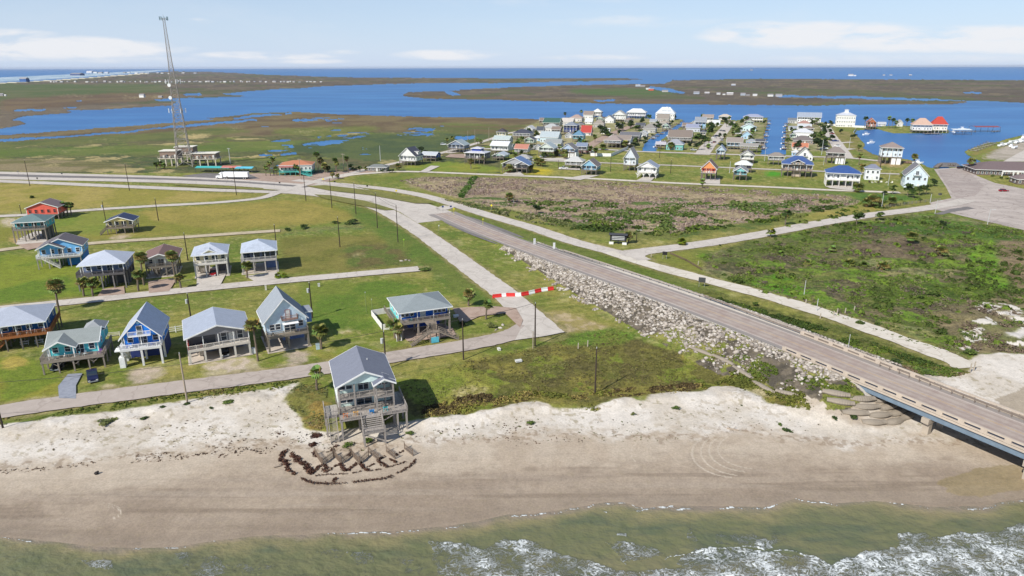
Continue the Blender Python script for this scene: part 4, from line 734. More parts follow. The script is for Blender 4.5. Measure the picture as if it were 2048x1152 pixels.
def stuffclumps(name, label, cat, sets, lmat=None, **kw):
    V = []; F = []; C_ = []; n0 = 0
    for (poly, n, rlo, rhi, hk, cols, nl, nsc, thr) in sets:
        X, Y = scatter(poly, n)
        if thr: k = fbm(X / nsc, Y / nsc, 48, 4) > thr; X = X[k]; Y = Y[k]
        if not len(X): continue
        r = RNG.uniform(rlo, rhi, len(X)); t = fbm(X / 9, Y / 9, 48, 3); ci = np.clip(((t - .3) * 2.2 * len(cols) + RNG.normal(size=len(X)) * .6), 0, len(cols) - 1).astype(int)
        Ccol = np.array([A(c) for c in cols])[ci]; z = np.array([gz(a, b_) for a, b_ in zip(X, Y)]) - .05
        v, f, c = clumps(np.stack([X, Y, z], 1), r, r * hk, Ccol, nl, **kw); V.append(v); F.append(f + n0); n0 += len(v); C_.append(c)
    return tag(link(name, npmesh(name, np.concatenate(V), np.concatenate(F), lmat or LEAF, np.concatenate(C_))), label, cat, kind='stuff')
G1 = [(64, 82, 34), (84, 102, 40), (104, 122, 44), (118, 124, 66)]
FLD = [(1400, 515), (1560, 472), (1700, 444), (1840, 430), (1980, 450), (2300, 500), (2500, 660), (2048, 692), (1960, 690), (1910, 710), (1800, 680), (1600, 606), (1440, 560)]
stuffclumps('scrub', 'dense low green and brown scrub over the field right of the beach track', 'scrub',
    [(FLD, 20000, .2, .55, .5, [(78, 92, 42), (96, 112, 50), (106, 128, 48), (122, 124, 82), (116, 106, 88), (102, 92, 80)], 9, 5, .44), (FLD, 420, .6, 1.2, .8, [(70, 86, 36), (88, 104, 44), (104, 124, 46)], 40, 12, .47),
     ([(1100, 455), (1250, 468), (1340, 472), (1500, 450), (1620, 430), (1700, 410), (1640, 415), (1480, 440), (1330, 462), (1150, 436)], 1500, .5, 1.3, .8, G1, 14, 6, .48),
     ([(1400, 585), (1700, 668), (1900, 738), (1860, 745), (1700, 692), (1560, 650)], 2200, .25, .6, .6, G1, 9, 5, .45),
     ([(1850, 400), (1740, 424), (1560, 458), (1700, 415), (1750, 395)], 500, .5, 1.2, .9, G1, 14, 6, .5)])
stuffclumps('dry_brush', 'pinkish brown dry brush filling the fenced lot before the town', 'dry brush',
    [(BRUSH, 12000, .35, .8, .5, [(156, 136, 124), (168, 148, 136), (180, 162, 146), (140, 122, 112), (156, 148, 116)], 8, 7, .40), ([(1000, 405), (1330, 462), (1480, 440), (1690, 400), (1560, 400), (1300, 410), (1130, 400)], 2600, .5, 1.2, .8, [(66, 92, 40), (86, 108, 48), (104, 118, 60)], 12, 9, .52), ([(916, 393), (944, 353), (957, 353), (926, 396)], 260, .4, .9, .8, [(70, 100, 40), (88, 116, 50)], 12, 9, .0), ([(880, 398), (960, 408), (1130, 442), (1180, 462), (1080, 448), (960, 420)], 1500, .4, .9, .7, [(110, 116, 70), (90, 106, 52), (136, 130, 98)], 9, 5, .4)])
stuffclumps('dune_grass', 'tufts of green and straw dune grass along the top of the sand', 'dune grass',
    [([(560, 790), (612, 762), (655, 770), (655, 850), (640, 860), (606, 846)], 1100, .15, .4, .6, [(116, 120, 72), (134, 130, 76), (150, 130, 84), (116, 108, 80)], 9, 3, .42),
     ([(830, 850), (850, 815), (940, 790), (1060, 782), (1150, 790), (1240, 778), (1300, 775), (1400, 765), (1480, 755), (1600, 800), (1620, 828), (1536, 808), (1457, 768), (1410, 784), (1300, 795), (1190, 822), (1060, 812), (960, 832), (900, 840)], 4200, .2, .55, .8, [(96, 100, 44), (122, 124, 54), (142, 128, 72), (92, 78, 50)], 10, 3, .40),
     ([(0, 862), (0, 838), (120, 822), (380, 786), (560, 764), (600, 762), (540, 785), (380, 804), (240, 830), (110, 848), (40, 862)], 1500, .15, .4, .8, [(86, 100, 40), (120, 126, 50), (140, 126, 78)], 9, 3, .44),
     ([(1390, 712), (1480, 735), (1600, 785), (1740, 815), (1700, 825), (1600, 800), (1480, 765)], 1500, .2, .5, .7, [(88, 104, 40), (110, 122, 46), (140, 132, 84)], 10, 2.5, .46),
     ([(1700, 715), (1800, 735), (1900, 735), (1935, 745), (1900, 755), (1850, 745), (1830, 765), (1780, 735)], 900, .25, .6, .7, [(88, 108, 40), (112, 110, 62), (132, 112, 92)], 10, 2.5, .40),
     ([(1940, 600), (2048, 620), (2300, 650), (2300, 710), (1960, 705), (1910, 690)], 1500, .3, .8, .6, [(100, 110, 60), (126, 112, 92), (112, 98, 82)], 9, 4, .44),
     (LOT, 3600, .12, .3, .5, [(110, 110, 58), (126, 122, 66), (108, 98, 66), (130, 130, 76)], 7, 4, .46)])
stuffclumps('beach_wrack', 'dark dried seaweed and driftwood scraps strewn across the upper beach', 'seaweed',
    [([(0, 940), (150, 928), (280, 910), (400, 897), (560, 860), (600, 880), (560, 905), (400, 918), (200, 930), (0, 950)], 800, .08, .3, .5, [(84, 62, 50), (112, 88, 72), (130, 110, 90)], 6, 3.2, .47), ([(0, 900), (250, 830), (560, 780), (590, 800), (640, 880), (420, 890), (200, 900)], 520, .07, .26, .5, [(96, 92, 70), (120, 104, 84), (88, 78, 62)], 6, 4, .45),
     ([(560, 880), (640, 862), (800, 855), (900, 838), (1040, 830), (1100, 860), (1024, 885), (850, 875), (760, 900), (640, 905)], 600, .08, .3, .5, [(92, 70, 56), (104, 108, 62), (78, 66, 56), (120, 124, 70)], 6, 4, .42), ([(1024, 885), (1060, 866), (1200, 858), (1440, 848), (1560, 840), (1560, 860), (1420, 872), (1300, 885), (1100, 885), (1000, 895)], 420, .07, .24, .5, [(104, 80, 64), (84, 76, 62), (100, 104, 66)], 6, 4, .47), ([(1030, 830), (1400, 800), (1560, 830), (1700, 850), (1700, 870), (1400, 855), (1100, 855)], 130, .08, .25, .6, [(100, 108, 60), (84, 78, 60)], 6, 5, .45)], up=.1)

# ---------------- thin sea haze ----------------
hzm = bpy.data.materials.new('haze'); hzm.use_nodes = True; nt = hzm.node_tree; nt.nodes.clear(); pv = nt.nodes.new('ShaderNodeVolumePrincipled'); pv.inputs['Color'].default_value = (.72, .82, 1, 1); pv.inputs['Density'].default_value = 1.7e-5; pv.inputs['Anisotropy'].default_value = .1
mo = nt.nodes.new('ShaderNodeOutputMaterial'); nt.links.new(pv.outputs[0], mo.inputs['Volume']); hzm.cycles.homogeneous_volume = True if hasattr(hzm.cycles, 'homogeneous_volume') else True
tag(MB().box(-70000, 70000, -3000, 60000, -12, 97).ob('haze', hzm), 'thin pale sea haze over the whole coast', 'haze', kind='stuff')
# ---------------- houses ----------------
GL = mat('glass', (44, 56, 68)); WINC = {}
LM = []      # landmarks: (x, y, short description)
def rail_mb(mb, a, b_, z, h=1.0, sp=.16, t=.07):
    a = Vector((*a, z)); b_ = Vector((*b_, z)); L_ = (b_ - a).length
    if L_ < .2: return
    mb.beam(a + Vector((0, 0, h)), b_ + Vector((0, 0, h)), .12, .08); mb.beam(a + Vector((0, 0, .12)), b_ + Vector((0, 0, .12)), .07, .08)
    n = max(2, int(L_ / sp))
    for i in range(n + 1):
        p = a.lerp(b_, i / n); w = .12 if i % max(1, int(1.8 / sp)) == 0 or i == n else t * .55
        mb.beam(p + Vector((0, 0, -.05 if w > .1 else .1)), p + Vector((0, 0, h)), w)
def window(par, x, y, z, w, h, face='f', fc=WHITE, name='window', mun=True):
    k = (round(w, 1), round(h, 1), fc, name, mun)
    if k not in WINC:
        w_, h_ = k[0], k[1]; g = MB().box(-w_ / 2, w_ / 2, -.05, .03, -h_ / 2, h_ / 2).mesh(name, GL if name != 'door' else mat('paint', (214, 214, 208)))
        f = MB(); t = .1
        f.box(-w_ / 2 - t, -w_ / 2, -.09, .03, -h_ / 2 - t, h_ / 2 + t); f.box(w_ / 2, w_ / 2 + t, -.09, .03, -h_ / 2 - t, h_ / 2 + t)
        f.box(-w_ / 2, w_ / 2, -.09, .03, h_ / 2, h_ / 2 + t); f.box(-w_ / 2, w_ / 2, -.09, .03, -h_ / 2 - t, -h_ / 2)
        if mun: f.box(-w_ / 2, w_ / 2, -.08, -.05, -.03, .03)
        if mun and w_ > 1.3: f.box(-.04, .04, -.085, -.05, -h_ / 2, h_ / 2)
        WINC[k] = (g, f.mesh('frame', mat('paint', fc)))
    g, f = WINC[k]; rz = {'f': 0, 'l': -math.pi / 2, 'r': math.pi / 2, 'b': math.pi}[face]
    o = link(name, g, par, (x, y, z), rz); link('frame', f, o); return o
PC = {}
def posts(par, pts, z0, z1, t, m):
    k = (round(z1 - z0, 1), t, m.name)
    if k not in PC: PC[k] = MB().box(-t / 2, t / 2, -t / 2, t / 2, 0, k[0] + .05).mesh('post', m)
    for x, y in pts: link('post', PC[k], par, (x, y, z0))
def roofs(par, kind, x0, x1, y0, y1, ze, rise, m, trim, ov=.45, name='roof', rl=None):
    X0, X1, Y0, Y1 = x0 - ov, x1 + ov, y0 - ov, y1 + ov; cx, cy = (x0 + x1) / 2, (y0 + y1) / 2; t = .16; mb = MB(); tr = MB()
    if kind == 'gf':
        hw = (x1 - x0) / 2; s = rise / hw; zl = ze - ov * s; zr = ze + rise; pr = [(X0, zl), (cx, zr), (X1, zl), (X1, zl + t), (cx, zr + t * 1.1), (X0, zl + t)]; mb.ext(pr, 'y', Y0, Y1)
        for a, b_ in ((Y0 - .09, Y0 - .005), (Y1 + .005, Y1 + .09)): tr.ext([(X0 - .03, zl - .12), (cx, zr - .14), (X1 + .03, zl - .12), (X1 + .03, zl + t), (cx, zr + t * 1.1), (X0 - .03, zl + t)], 'y', a, b_)
        for a, b_ in ((X0 - .08, X0 - .005), (X1 + .005, X1 + .08)): tr.box(a, b_, Y0, Y1, zl - .1, zl + .12)
    elif kind == 'gs':
        hw = (y1 - y0) / 2; s = rise / hw; zl = ze - ov * s; zr = ze + rise; mb.ext([(Y0, zl), (cy, zr), (Y1, zl), (Y1, zl + t), (cy, zr + t * 1.1), (Y0, zl + t)], 'x', X0, X1)
        for a, b_ in ((X0 - .09, X0 - .005), (X1 + .005, X1 + .09)): tr.ext([(Y0 - .03, zl - .12), (cy, zr - .14), (Y1 + .03, zl - .12), (Y1 + .03, zl + t), (cy, zr + t * 1.1), (Y0 - .03, zl + t)], 'x', a, b_)
        for a, b_ in ((Y0 - .08, Y0 - .005), (Y1 + .005, Y1 + .08)): tr.box(X0, X1, a, b_, zl - .1, zl + .12)
    elif kind == 'shed': mb.ext([(Y0, ze), (Y1, ze + rise), (Y1, ze + rise + t), (Y0, ze + t)], 'x', X0, X1); tr.box(X0, X1, Y0 - .08, Y0 - .005, ze - .12, ze + t)
    else:
        w, d = X1 - X0, Y1 - Y0; ins = min(w, d) / 2 * (.999 if rl is None else rl); n = 0; zr = ze + rise
        if w >= d: R0, R1 = (X0 + ins, cy), (X1 - ins, cy)
        else: R0, R1 = (cx, Y0 + ins), (cx, Y1 - ins)
        if kind == 'pyr': R0 = R1 = (cx, cy)
        mb.v = [(X0, Y0, ze), (X1, Y0, ze), (X1, Y1, ze), (X0, Y1, ze), (X0, Y0, ze + .12), (X1, Y0, ze + .12), (X1, Y1, ze + .12), (X0, Y1, ze + .12), (*R0, zr), (*R1, zr)]
        mb.f = [(3, 2, 1, 0), (0, 1, 5, 4), (1, 2, 6, 5), (2, 3, 7, 6), (3, 0, 4, 7)]
        mb.f += [(4, 5, 9, 8), (5, 6, 9), (6, 7, 8, 9), (7, 4, 8)] if w >= d else [(4, 5, 8), (5, 6, 9, 8), (6, 7, 9), (7, 4, 8, 9)]
        for a, b_, c, d_ in ((X0 - .05, X1 + .05, Y0 - .06, Y0 - .004), (X0 - .05, X1 + .05, Y1 + .004, Y1 + .06), (X0 - .06, X0 - .004, Y0, Y1), (X1 + .004, X1 + .06, Y0, Y1)): tr.box(a, b_, c, d_, ze - .1, ze + .13)
    r = mb.ob(name, m, par); tr.ob('fascia', mat('paint', trim), r); return r
def stairs(par, top, dx, dy, z0, z1, w, m, name='stairs', rails=True, slope=1.15):
    """straight flight from (x,y,z1) going down along (dx,dy) to z0"""
    d = Vector((dx, dy, 0)).normalized(); n = Vector((-d.y, d.x, 0)); k = max(3, int((z1 - z0) / .19)); run = (z1 - z0) * slope; a = Vector((*top, z1)); b_ = a + d * run; b_.z = z0; mb = MB()
    for s in (-1, 1): mb.beam(a + n * w / 2 * s, b_ + n * w / 2 * s, .08, .3)
    for i in range(k): p = a.lerp(b_, (i + .5) / k); mb.beam(p - n * w / 2, p + n * w / 2, run / k * .95, .06)
    st = mb.ob(name, m, par)
    if rails:
        mb = MB()
        for s in (-1, 1):
            o = n * (w / 2 + .04) * s; mb.beam(a + o + Vector((0, 0, .95)), b_ + o + Vector((0, 0, .95)), .1, .1); mb.beam(a + o + Vector((0, 0, .5)), b_ + o + Vector((0, 0, .5)), .05, .08)
            for i in range(0, k + 1, 4): p = a.lerp(b_, i / k) + o; mb.beam(p, p + Vector((0, 0, .95)), .1)
        mb.ob('handrail', m, st)
    return b_
def house(label, short, c, W, D, yaw, hs, hw, rise, kind, wall, roof, trim=WHITE, post=WOOD, dk=(2.4, 0, 0), cover=True, st=1, enc=(), rail=None, rk='shingle', win='auto', fine=True, pnx=None, pny=None, deckc=None, door=True, ov=.45, pt_=.28, nm='stilt_house', cat='house', group=None, gcol=None, porch=True, pad=None, sid='siding', winc=WHITE, rl=None):
    c = Vector((*c[:2], 0)) if not isinstance(c, tuple) or len(c) > 2 else P(*c); c.z = gz(c.x, c.y)
    r = empty(nm, c, R(yaw), label, cat, group); LM.append((c.x, c.y + 0, short)); f_, l_, r_ = dk
    x0, x1 = -W / 2 + l_, W / 2 - r_; y0, y1 = f_, f_ + D; z0, z1 = hs, hs + hw * st; wm = mat(sid, wall)
    mb = MB().box(x0, x1, y0, y1, z0, z1); yg = (.25 if cover and f_ > .5 else y0)
    if kind == 'gf': k = rise * .97; h2 = (x1 - x0) / 2; mb.ext([(x0 + .02, z1 + .01), ((x0 + x1) / 2, z1 + k), (x1 - .02, z1 + .01)], 'y', yg + .02, y1 - .02)
    if kind == 'gs': mb.ext([(yg + .02, z1 + .01), ((yg + y1) / 2, z1 + rise * .97), (y1 - .02, z1 + .01)], 'x', x0 + .02, x1 - .02)
    mb.ob('wall', wm, r)
    roofs(r, kind, x0, x1, yg, y1, z1, rise, mat(rk, roof), trim, ov, rl=rl)
    # corner boards
    if fine:
        cb = MB()
        for x in (x0, x1):
            for y in (y0, y1): cb.box(x - .08, x + .08, y - .08, y + .08, z0, z1 - .02)
        cb.ob('corner_trim', mat('paint', trim), r)
    dm = mat('wood', deckc or post)
    if hs > .6:
        mb = MB().box(-W / 2, W / 2, 0, y1, z0 - .3, z0 - .02)
        mb.box(-W / 2 - .03, W / 2 + .03, -.06, -.005, z0 - .42, z0 + .05); mb.ob('deck', dm, r)
        nx = pnx or max(2, int(round(W / 3.3)) + 1); ny = pny or max(2, int(round((D + f_) / 3.6)) + 1)
        ps = []
        for i in range(nx):
            for j in range(ny):
                x = -W / 2 + .2 + (W - .4) * i / (nx - 1); y = .2 + (y1 - .4) * j / (ny - 1)
                if any(a <= x <= b_ and c_ <= y <= d_ for a, b_, c_, d_, *_ in enc): continue
                ps.append((x, y))
        posts(r, ps, -.3, z0, pt_, mat('wood', post))
    rm = mat('paint', rail) if rail else dm; sp = .16 if fine else .5
    if f_ > .5 and hs > .6:
        mb = MB(); rail_mb(mb, (-W / 2 + .05, .05), (W / 2 - .05, .05), z0, sp=sp)
        ye = y1 if l_ > .5 else y0
        rail_mb(mb, (-W / 2 + .05, .05), (-W / 2 + .05, ye - .1), z0, sp=sp); ye = y1 if r_ > .5 else y0; rail_mb(mb, (W / 2 - .05, .05), (W / 2 - .05, ye - .1), z0, sp=sp); mb.ob('railing', rm, r)
        if cover and porch: posts(r, [(x0 + .12 + (x1 - x0 - .24) * i / max(1, (nx - 1)), .3) for i in range(nx)], z0, z1 - .05, .18, mat('paint', trim))
    for e in enc:
        a, b_, c_, d_ = e[:4]; ec = e[4] if len(e) > 4 else wall; MB().box(a, b_, c_, d_, 0, z0 - .31).ob('ground_floor_wall', mat(sid, ec), r)  # boxed ground floors; some dark ones are added as shade under the house
    zc = z0 + 1.45
    if win == 'auto':
        for s_ in range(st):
            n = max(2, int((x1 - x0) / 2.3)); di = n // 2
            for i in range(n):
                x = x0 + (x1 - x0) * (i + .5) / n
                if s_ == 0 and i == di and door: window(r, x, y0 - .04, z0 + 1.05, .95 if not fine else 1.5, 2.1, 'f', winc, 'door' if not fine else 'patio_door')
                else: window(r, x, y0 - .04, zc + s_ * hw, 1.0, 1.3, 'f', winc)
            n = max(1, int(D / 4.2))
            for i in range(n):
                y = y0 + D * (i + .5) / n
                window(r, x0 - .04, y, zc + s_ * hw, .9, 1.2, 'l', winc); window(r, x1 + .04, y, zc + s_ * hw, .9, 1.2, 'r', winc)
    if pad: MB().box(-W / 2 - .3, W / 2 + .3, -.3, y1, -.2, .09).ob('concrete_pad', mat('concrete', (196, 184, 170)), r)
    r['_w'] = W; del r['_w']
    return r, (x0, x1, y0, y1, z0, z1)
def adir(name, label, loc, rz, c):
    t = empty(name, loc, rz, label, 'chair', 'garden chairs on the beach house deck'); m = mat('paint', c); mb = MB()
    mb.beam((-.3, -.1, .38), (.3, -.1, .38), .5, .05); mb.ob('seat', m, t); mb = MB()
    for i in range(5): x = -.26 + .13 * i; mb.beam((x, .15, .3), (x * 1.15, .45, 1.0 - abs(i - 2) * .05), .11, .03)
    mb.ob('backrest', m, t)
    for s in (-1, 1): MB().beam((s * .34, -.35, .0), (s * .34, -.35, .55), .06).beam((s * .34, .25, 0), (s * .34, .25, .55), .06).beam((s * .36, -.45, .56), (s * .36, .3, .56), .12, .03).ob('arm_and_legs', m, t)
BLUEG = (170, 178, 192)
# --- the beach house ---
c1 = P(738, 858)
r, (x0, x1, y0, y1, z0, z1) = house('two storey pale mint beach house on tall weathered stilts on the sand, slate roof', 'the beach house on the sand', (c1.x, c1.y, 0), 9.6, 9.0, 19, 3.9, 2.6, 2.2, 'gf', (216, 236, 228), (122, 126, 138), post=(166, 158, 150), dk=(2.6, 0.0, 0.0), st=2, win=None, cover=True, porch=False, pt_=.34, enc=())
wm = mat('siding', (206, 222, 214)); gm_ = mat('wood', (170, 162, 154))
for lv in (0, 1):
    zc = z0 + 1.45 + 2.6 * lv
    for x, w, h in ((-3.9, 1.0, 1.4), (-2.7, 1.0, 1.4), (2.5, 1.0, 1.5), (3.7, 1.0, 1.5)): window(r, x, y0 - .04, zc, w, h)
    if lv == 0: window(r, -.2, y0 - .04, z0 + 1.1, 2.7, 2.1, 'f', WHITE, 'patio_door')
    else: window(r, -.2, y0 - .04, z0 + 3.9, 1.8, 2.0, 'f', WHITE, 'patio_door')
for y in (4., 7.): window(r, x0 - .04, y, z0 + 1.6, .6, .8, 'l'); window(r, x0 - .04, y + 1, z0 + 4.5, .6, .8, 'l'); window(r, x1 + .04, y, z0 + 4.3, .9, 1.2, 'r')
MB().box(x0, x1, .2, y0 - .1, z0 + 2.4, z0 + 2.6).ob('balcony_floor', gm_, r)
mb = MB(); rail_mb(mb, (x0 + .1, .3), (x1 - .1, .3), z0 + 2.6, .95); rail_mb(mb, (x0 + .1, .3), (x0 + .1, y0 - .1), z0 + 2.6, .95); rail_mb(mb, (x1 - .1, .3), (x1 - .1, y0 - .1), z0 + 2.6, .95); mb.ob('balcony_railing', gm_, r)
posts(r, [(x, .3) for x in (x0 + .15, -2., 1.45, 3.3, x1 - .15)], z0, z1, .26, gm_)
rf = roofs(r, 'gf', 1.5, x1, -1.0, 1.0, z1 - .04, .85, mat('shingle', (112, 116, 130)), WHITE, .35, 'front_gable_roof'); MB().ext([(1.6, z1), ((1.5 + x1) / 2, z1 + .76), (x1 - .1, z1)], 'y', -.85, 1.).ob('front_gable_wall', wm, r)
MB().box(1.5, x1, -1.0, .2, z0 + 2.4, z0 + 2.59).ob('balcony_floor', gm_, r); mb = MB(); rail_mb(mb, (1.6, -.95), (x1 - .1, -.95), z0 + 2.6, .95); mb.ob('balcony_railing', gm_, r); posts(r, [(1.65, -.9), (x1 - .15, -.9)], -.3, z1, .24, gm_)
# lower deck skirts
MB().box(x0 - .2, x1 + 1.9, -2.6, 0.1, z0 - .28, z0 - .05).box(x1 + .1, x1 + 1.9, .15, 5.5, z0 - .28, z0 - .05).box(x0 - 2.6, x0 - .25, -.6, 4., z0 - .28, z0 - .05).ob('lower_deck', gm_, r)
mb = MB(); rail_mb(mb, (x0 - .2, -2.55), (-1.4, -2.55), z0); rail_mb(mb, (2.1, -2.55), (x1 + 1.9, -2.55), z0); rail_mb(mb, (x1 + 1.85, -2.55), (x1 + 1.85, 5.5), z0); rail_mb(mb, (x0 - 2.55, -.6), (x0 - 2.55, 4), z0); rail_mb(mb, (x0 - 2.55, -.6), (x0 - .2, -.6), z0); mb.ob('deck_railing', gm_, r)
posts(r, [(x0, -2.4), (-1.3, -2.4), (2., -2.4), (4.9, -2.4), (x1 + 1.7, -2.4), (x1 + 1.7, 1.6), (x1 + 1.7, 5.2), (x0 - 2.4, -.4), (x0 - 2.4, 3.8)], -.6, z0 - .1, .32, gm_)
stairs(r, (.3, -2.6), 0, -1, 2.7, z0 - .05, 3.5, gm_, slope=1.7); MB().box(-1.6, 2.2, -6.2, -4.6, 2.4, 2.65).ob('stair_landing', gm_, r)
mb = MB(); rail_mb(mb, (-1.55, -6.15), (2.15, -6.15), 2.65); mb.ob('landing_railing', gm_, r); posts(r, [(-1.45, -6.), (2.05, -6.), (-1.45, -4.8), (2.05, -4.8)], -.8, 3.5, .26, gm_)
MB().beam((-1.4, -6, 2.3), (2., -6, .6), .1, .2).beam((5.2, -2.4, 3.9), (2.2, -2.4, 2.4), .1, .2).ob('cross_brace', gm_, r)
stairs(r, (x0 - 1.4, -.6), 0, -1, -.4, z0 - .05, 1.3, gm_, slope=.55)
MB().box(-2.4, 1.0, 4.0, 8.5, 0, z0 - .31).ob('ground_floor_wall', mat('wood', (120, 112, 108)), r)
MB().tube((1.2, 6, z1 + 1.6), (1.2, 6, z1 + 2.1), .08).ob('roof_vent', mat('paint', WHITE), r)
rw = r.matrix_basis if 0 else Matrix.Translation(r.location) @ Matrix.Rotation(R(19), 4, 'Z')
for i, (x, c, n) in enumerate([(-4.0, (236, 132, 44), 'orange'), (-2.2, (240, 180, 84), 'yellow'), (.55, (36, 142, 214), 'bright blue'), (3.0, (64, 192, 200), 'turquoise')]):
    adir('garden_chair', '%s slatted garden chair on the deck of the beach house' % n, rw @ Vector((x, -1.6 + .2 * (i % 2), z0)), R(12 + 180 + (-15, 10, 35, -10)[i] * 0) , c)
# --- first row ---
c = P(47, 701); r, b_ = house('long deep blue stilt house with pale grey hip roof and orange timber stairs', 'the deep blue house', (c.x - 1.8, c.y, 0), 15, 11., 24, 3.4, 2.7, 2.6, 'hip', (26, 92, 150), (170, 176, 188), post=(120, 112, 104), dk=(2.6, 0, 1.0), deckc=(176, 112, 66), winc=WHITE)
stairs(r, (-.2, 1.3), -1, 0, 0, 3.4, 1.4, mat('wood', (176, 112, 66))); 
c = P(152, 741); r, b_ = house('low turquoise stilt house with long grey roof, small front gable and wrap-around wooden deck', 'the turquoise house with the wrap-around deck', (c.x, c.y - .3, 0), 11.8, 7.2, 20, 2.9, 2.6, 1.7, 'gs', (96, 206, 214), (142, 148, 146), post=(158, 146, 134), dk=(2.9, 1.2, 1.4), cover=False, win='auto', fine=True, ov=.5, enc=((-4.6, 4.4, 6.2, 9.9, (52, 50, 60)),))  # dark rear enclosure added to paint the shade beneath the stilts
roofs(r, 'gf', b_[0], b_[0] + 5.2, .7, 6.5, b_[5] - .02, 1.4, mat('shingle', (142, 148, 146)), WHITE, .45, 'front_gable_roof'); MB().ext([(b_[0] + .1, b_[5]), (b_[0] + 2.6, b_[5] + 1.3), (b_[0] + 5.1, b_[5])], 'y', .95, 6).ob('front_gable_wall', mat('siding', (120, 208, 206)), r)
posts(r, [(b_[0] + .3, .9), (b_[0] + 5, .9)], b_[4], b_[5], .25, mat('paint', WHITE))
roofs(r, 'hip', .8, 4.4, b_[3] - .5, b_[3] + 4.6, b_[5], 1.6, mat('shingle', (150, 154, 156)), WHITE, .4, 'rear_roof'); MB().box(.8, 4.4, b_[3] + .01, b_[3] + 4.5, b_[4], b_[5]).ob('rear_wall', mat('siding', (78, 188, 196)), r)
for s in (-3.0, 0.4, 3.8): MB().beam((s, .2, 1.6), (s - 1.2, .2, 2.6), .12).beam((s, .2, 1.6), (s + 1.2, .2, 2.6), .12).ob('knee_brace', mat('wood', (158, 146, 134)), r)
c = P(288, 731); r, b_ = house('tall bright cobalt blue house with white trim, white decks and steep pale grey gable roof', 'the cobalt blue gable house', (c.x, c.y, 0), 8.0, 9.2, 18, 4.1, 2.7, 3.9, 'gf', (40, 134, 232), (178, 184, 198), post=(232, 232, 230), dk=(2.4, .5, 0), deckc=(232, 232, 230), rail=(240, 240, 238), rk='metal', enc=((-3.4, 4.0, 5.5, 11.4, (48, 62, 120)),), pt_=.42, win='auto')  # dark blue rear enclosure added, its colour standing in for under-house shade
MB().box(-1.9, 2.4, .15, 2.5, b_[5] + .15, b_[5] + .35).ob('balcony_floor', mat('paint', (240, 240, 238)), r); mb = MB(); rail_mb(mb, (-2., -.3), (2.4, -.3), b_[5] + .35, .9); rail_mb(mb, (-2., -.3), (-2., 1.), b_[5] + .35, .9); rail_mb(mb, (2.4, -.3), (2.4, 1.), b_[5] + .35, .9); mb.ob('balcony_railing', mat('paint', (240, 240, 238)), r)
MB().box(-2., 2.4, -.35, .2, b_[5] + .1, b_[5] + .33).ob('balcony_floor', mat('paint', (240, 240, 238)), r)
window(r, .3, .2, b_[5] + 1.4, 1.0, 1.9, 'f', WHITE, 'patio_door'); MB().tube((.25, .05, b_[5] + 3.1), (.25, .2, b_[5] + 3.1), .32, n=12).ob('gable_vent', mat('paint', (150, 200, 230)), r)
stairs(r, (-3.9, .6), 0, 1, 0, 3.9, 1.0, mat('paint', (226, 226, 224))); MB().box(-5.2, -3.9, .2, 2.2, 3.72, 3.98).ob('side_landing', mat('paint', (236, 236, 234)), r); MB().box(-4.6, -3.5, -.1, 1.4, 0, 2.4).ob('shower_stall', mat('paint', (232, 232, 230)), r)
c = P(443, 719); r, b_ = house('wide grey gabled stilt house with white posts, glassed deck rail and a car parked beneath', 'the wide grey gabled house', (c.x, c.y, 0), 12.8, 10.5, 26, 3.2, 2.9, 2.1, 'gf', (146, 144, 146), (160, 168, 182), post=(226, 220, 208), dk=(2.0, 0, 0), deckc=(224, 216, 204), rail=(222, 214, 202), pnx=5, pt_=.4, win=None, enc=((-2.8, 5.9, 6, 12, (120, 128, 150)),), pad=1)
for x in (1.2, 4.6): window(r, x, b_[2] - .04, b_[4] + 1.5, 1.1, 1.8)
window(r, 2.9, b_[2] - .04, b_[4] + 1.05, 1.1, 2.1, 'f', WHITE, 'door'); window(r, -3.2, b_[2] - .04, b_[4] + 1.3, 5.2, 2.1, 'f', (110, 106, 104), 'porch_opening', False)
MB().box(-6.3, -6.05, .2, 9., b_[4] + .1, b_[4] + 1.9).ob('red_side_wall', mat('siding', (176, 72, 68)), r); stairs(r, (-3.7, .8), 0, 1, 0, 3.1, 1.0, mat('paint', (222, 214, 202)))
for x in (2.2,): window(r, b_[1] + .04, 6, b_[4] + 1.5, .9, 1.2, 'r')
c = P(580, 699); r, b_ = house('tall pale blue house with very steep slate gable roof, small balcony and open ground floor', 'the pale blue steep-roofed house', (c.x, c.y, 0), 9.2, 9.5, 27, 3.7, 3.2, 5.0, 'gf', (206, 226, 244), (146, 152, 158), post=(150, 140, 126), dk=(2.0, 0, 0), cover=False, win=None, pnx=3, pt_=.42, ov=.5, pad=1, enc=((-.5, 4.4, 6.2, 11, (120, 140, 190)),))
for x, z, w, h in ((-3.1, 1.6, 1.0, 1.3), (-1.8, 1.6, 1.0, 1.3), (3.3, 1.7, 1.0, 1.3)): window(r, x, b_[2] - .04, b_[4] + z, w, h)
window(r, .6, b_[2] - .04, b_[4] + 4.3, .9, 2.0, 'f', (170, 120, 110), 'door'); window(r, .8, b_[2] - .04, b_[4] + 1.05, 2.4, 2.1, 'f', WHITE, 'patio_door')
MB().box(-.9, 2.6, .9, 2.0, b_[4] + 3.05, b_[4] + 3.25).ob('balcony_floor', mat('wood', (160, 132, 122)), r); mb = MB(); rail_mb(mb, (-.9, .95), (2.6, .95), b_[4] + 3.2, .95); rail_mb(mb, (-.9, .95), (-.9, 1.9), b_[4] + 3.2, .95); rail_mb(mb, (2.6, .95), (2.6, 1.9), b_[4] + 3.2, .95); mb.ob('balcony_railing', mat('wood', (150, 124, 116)), r)
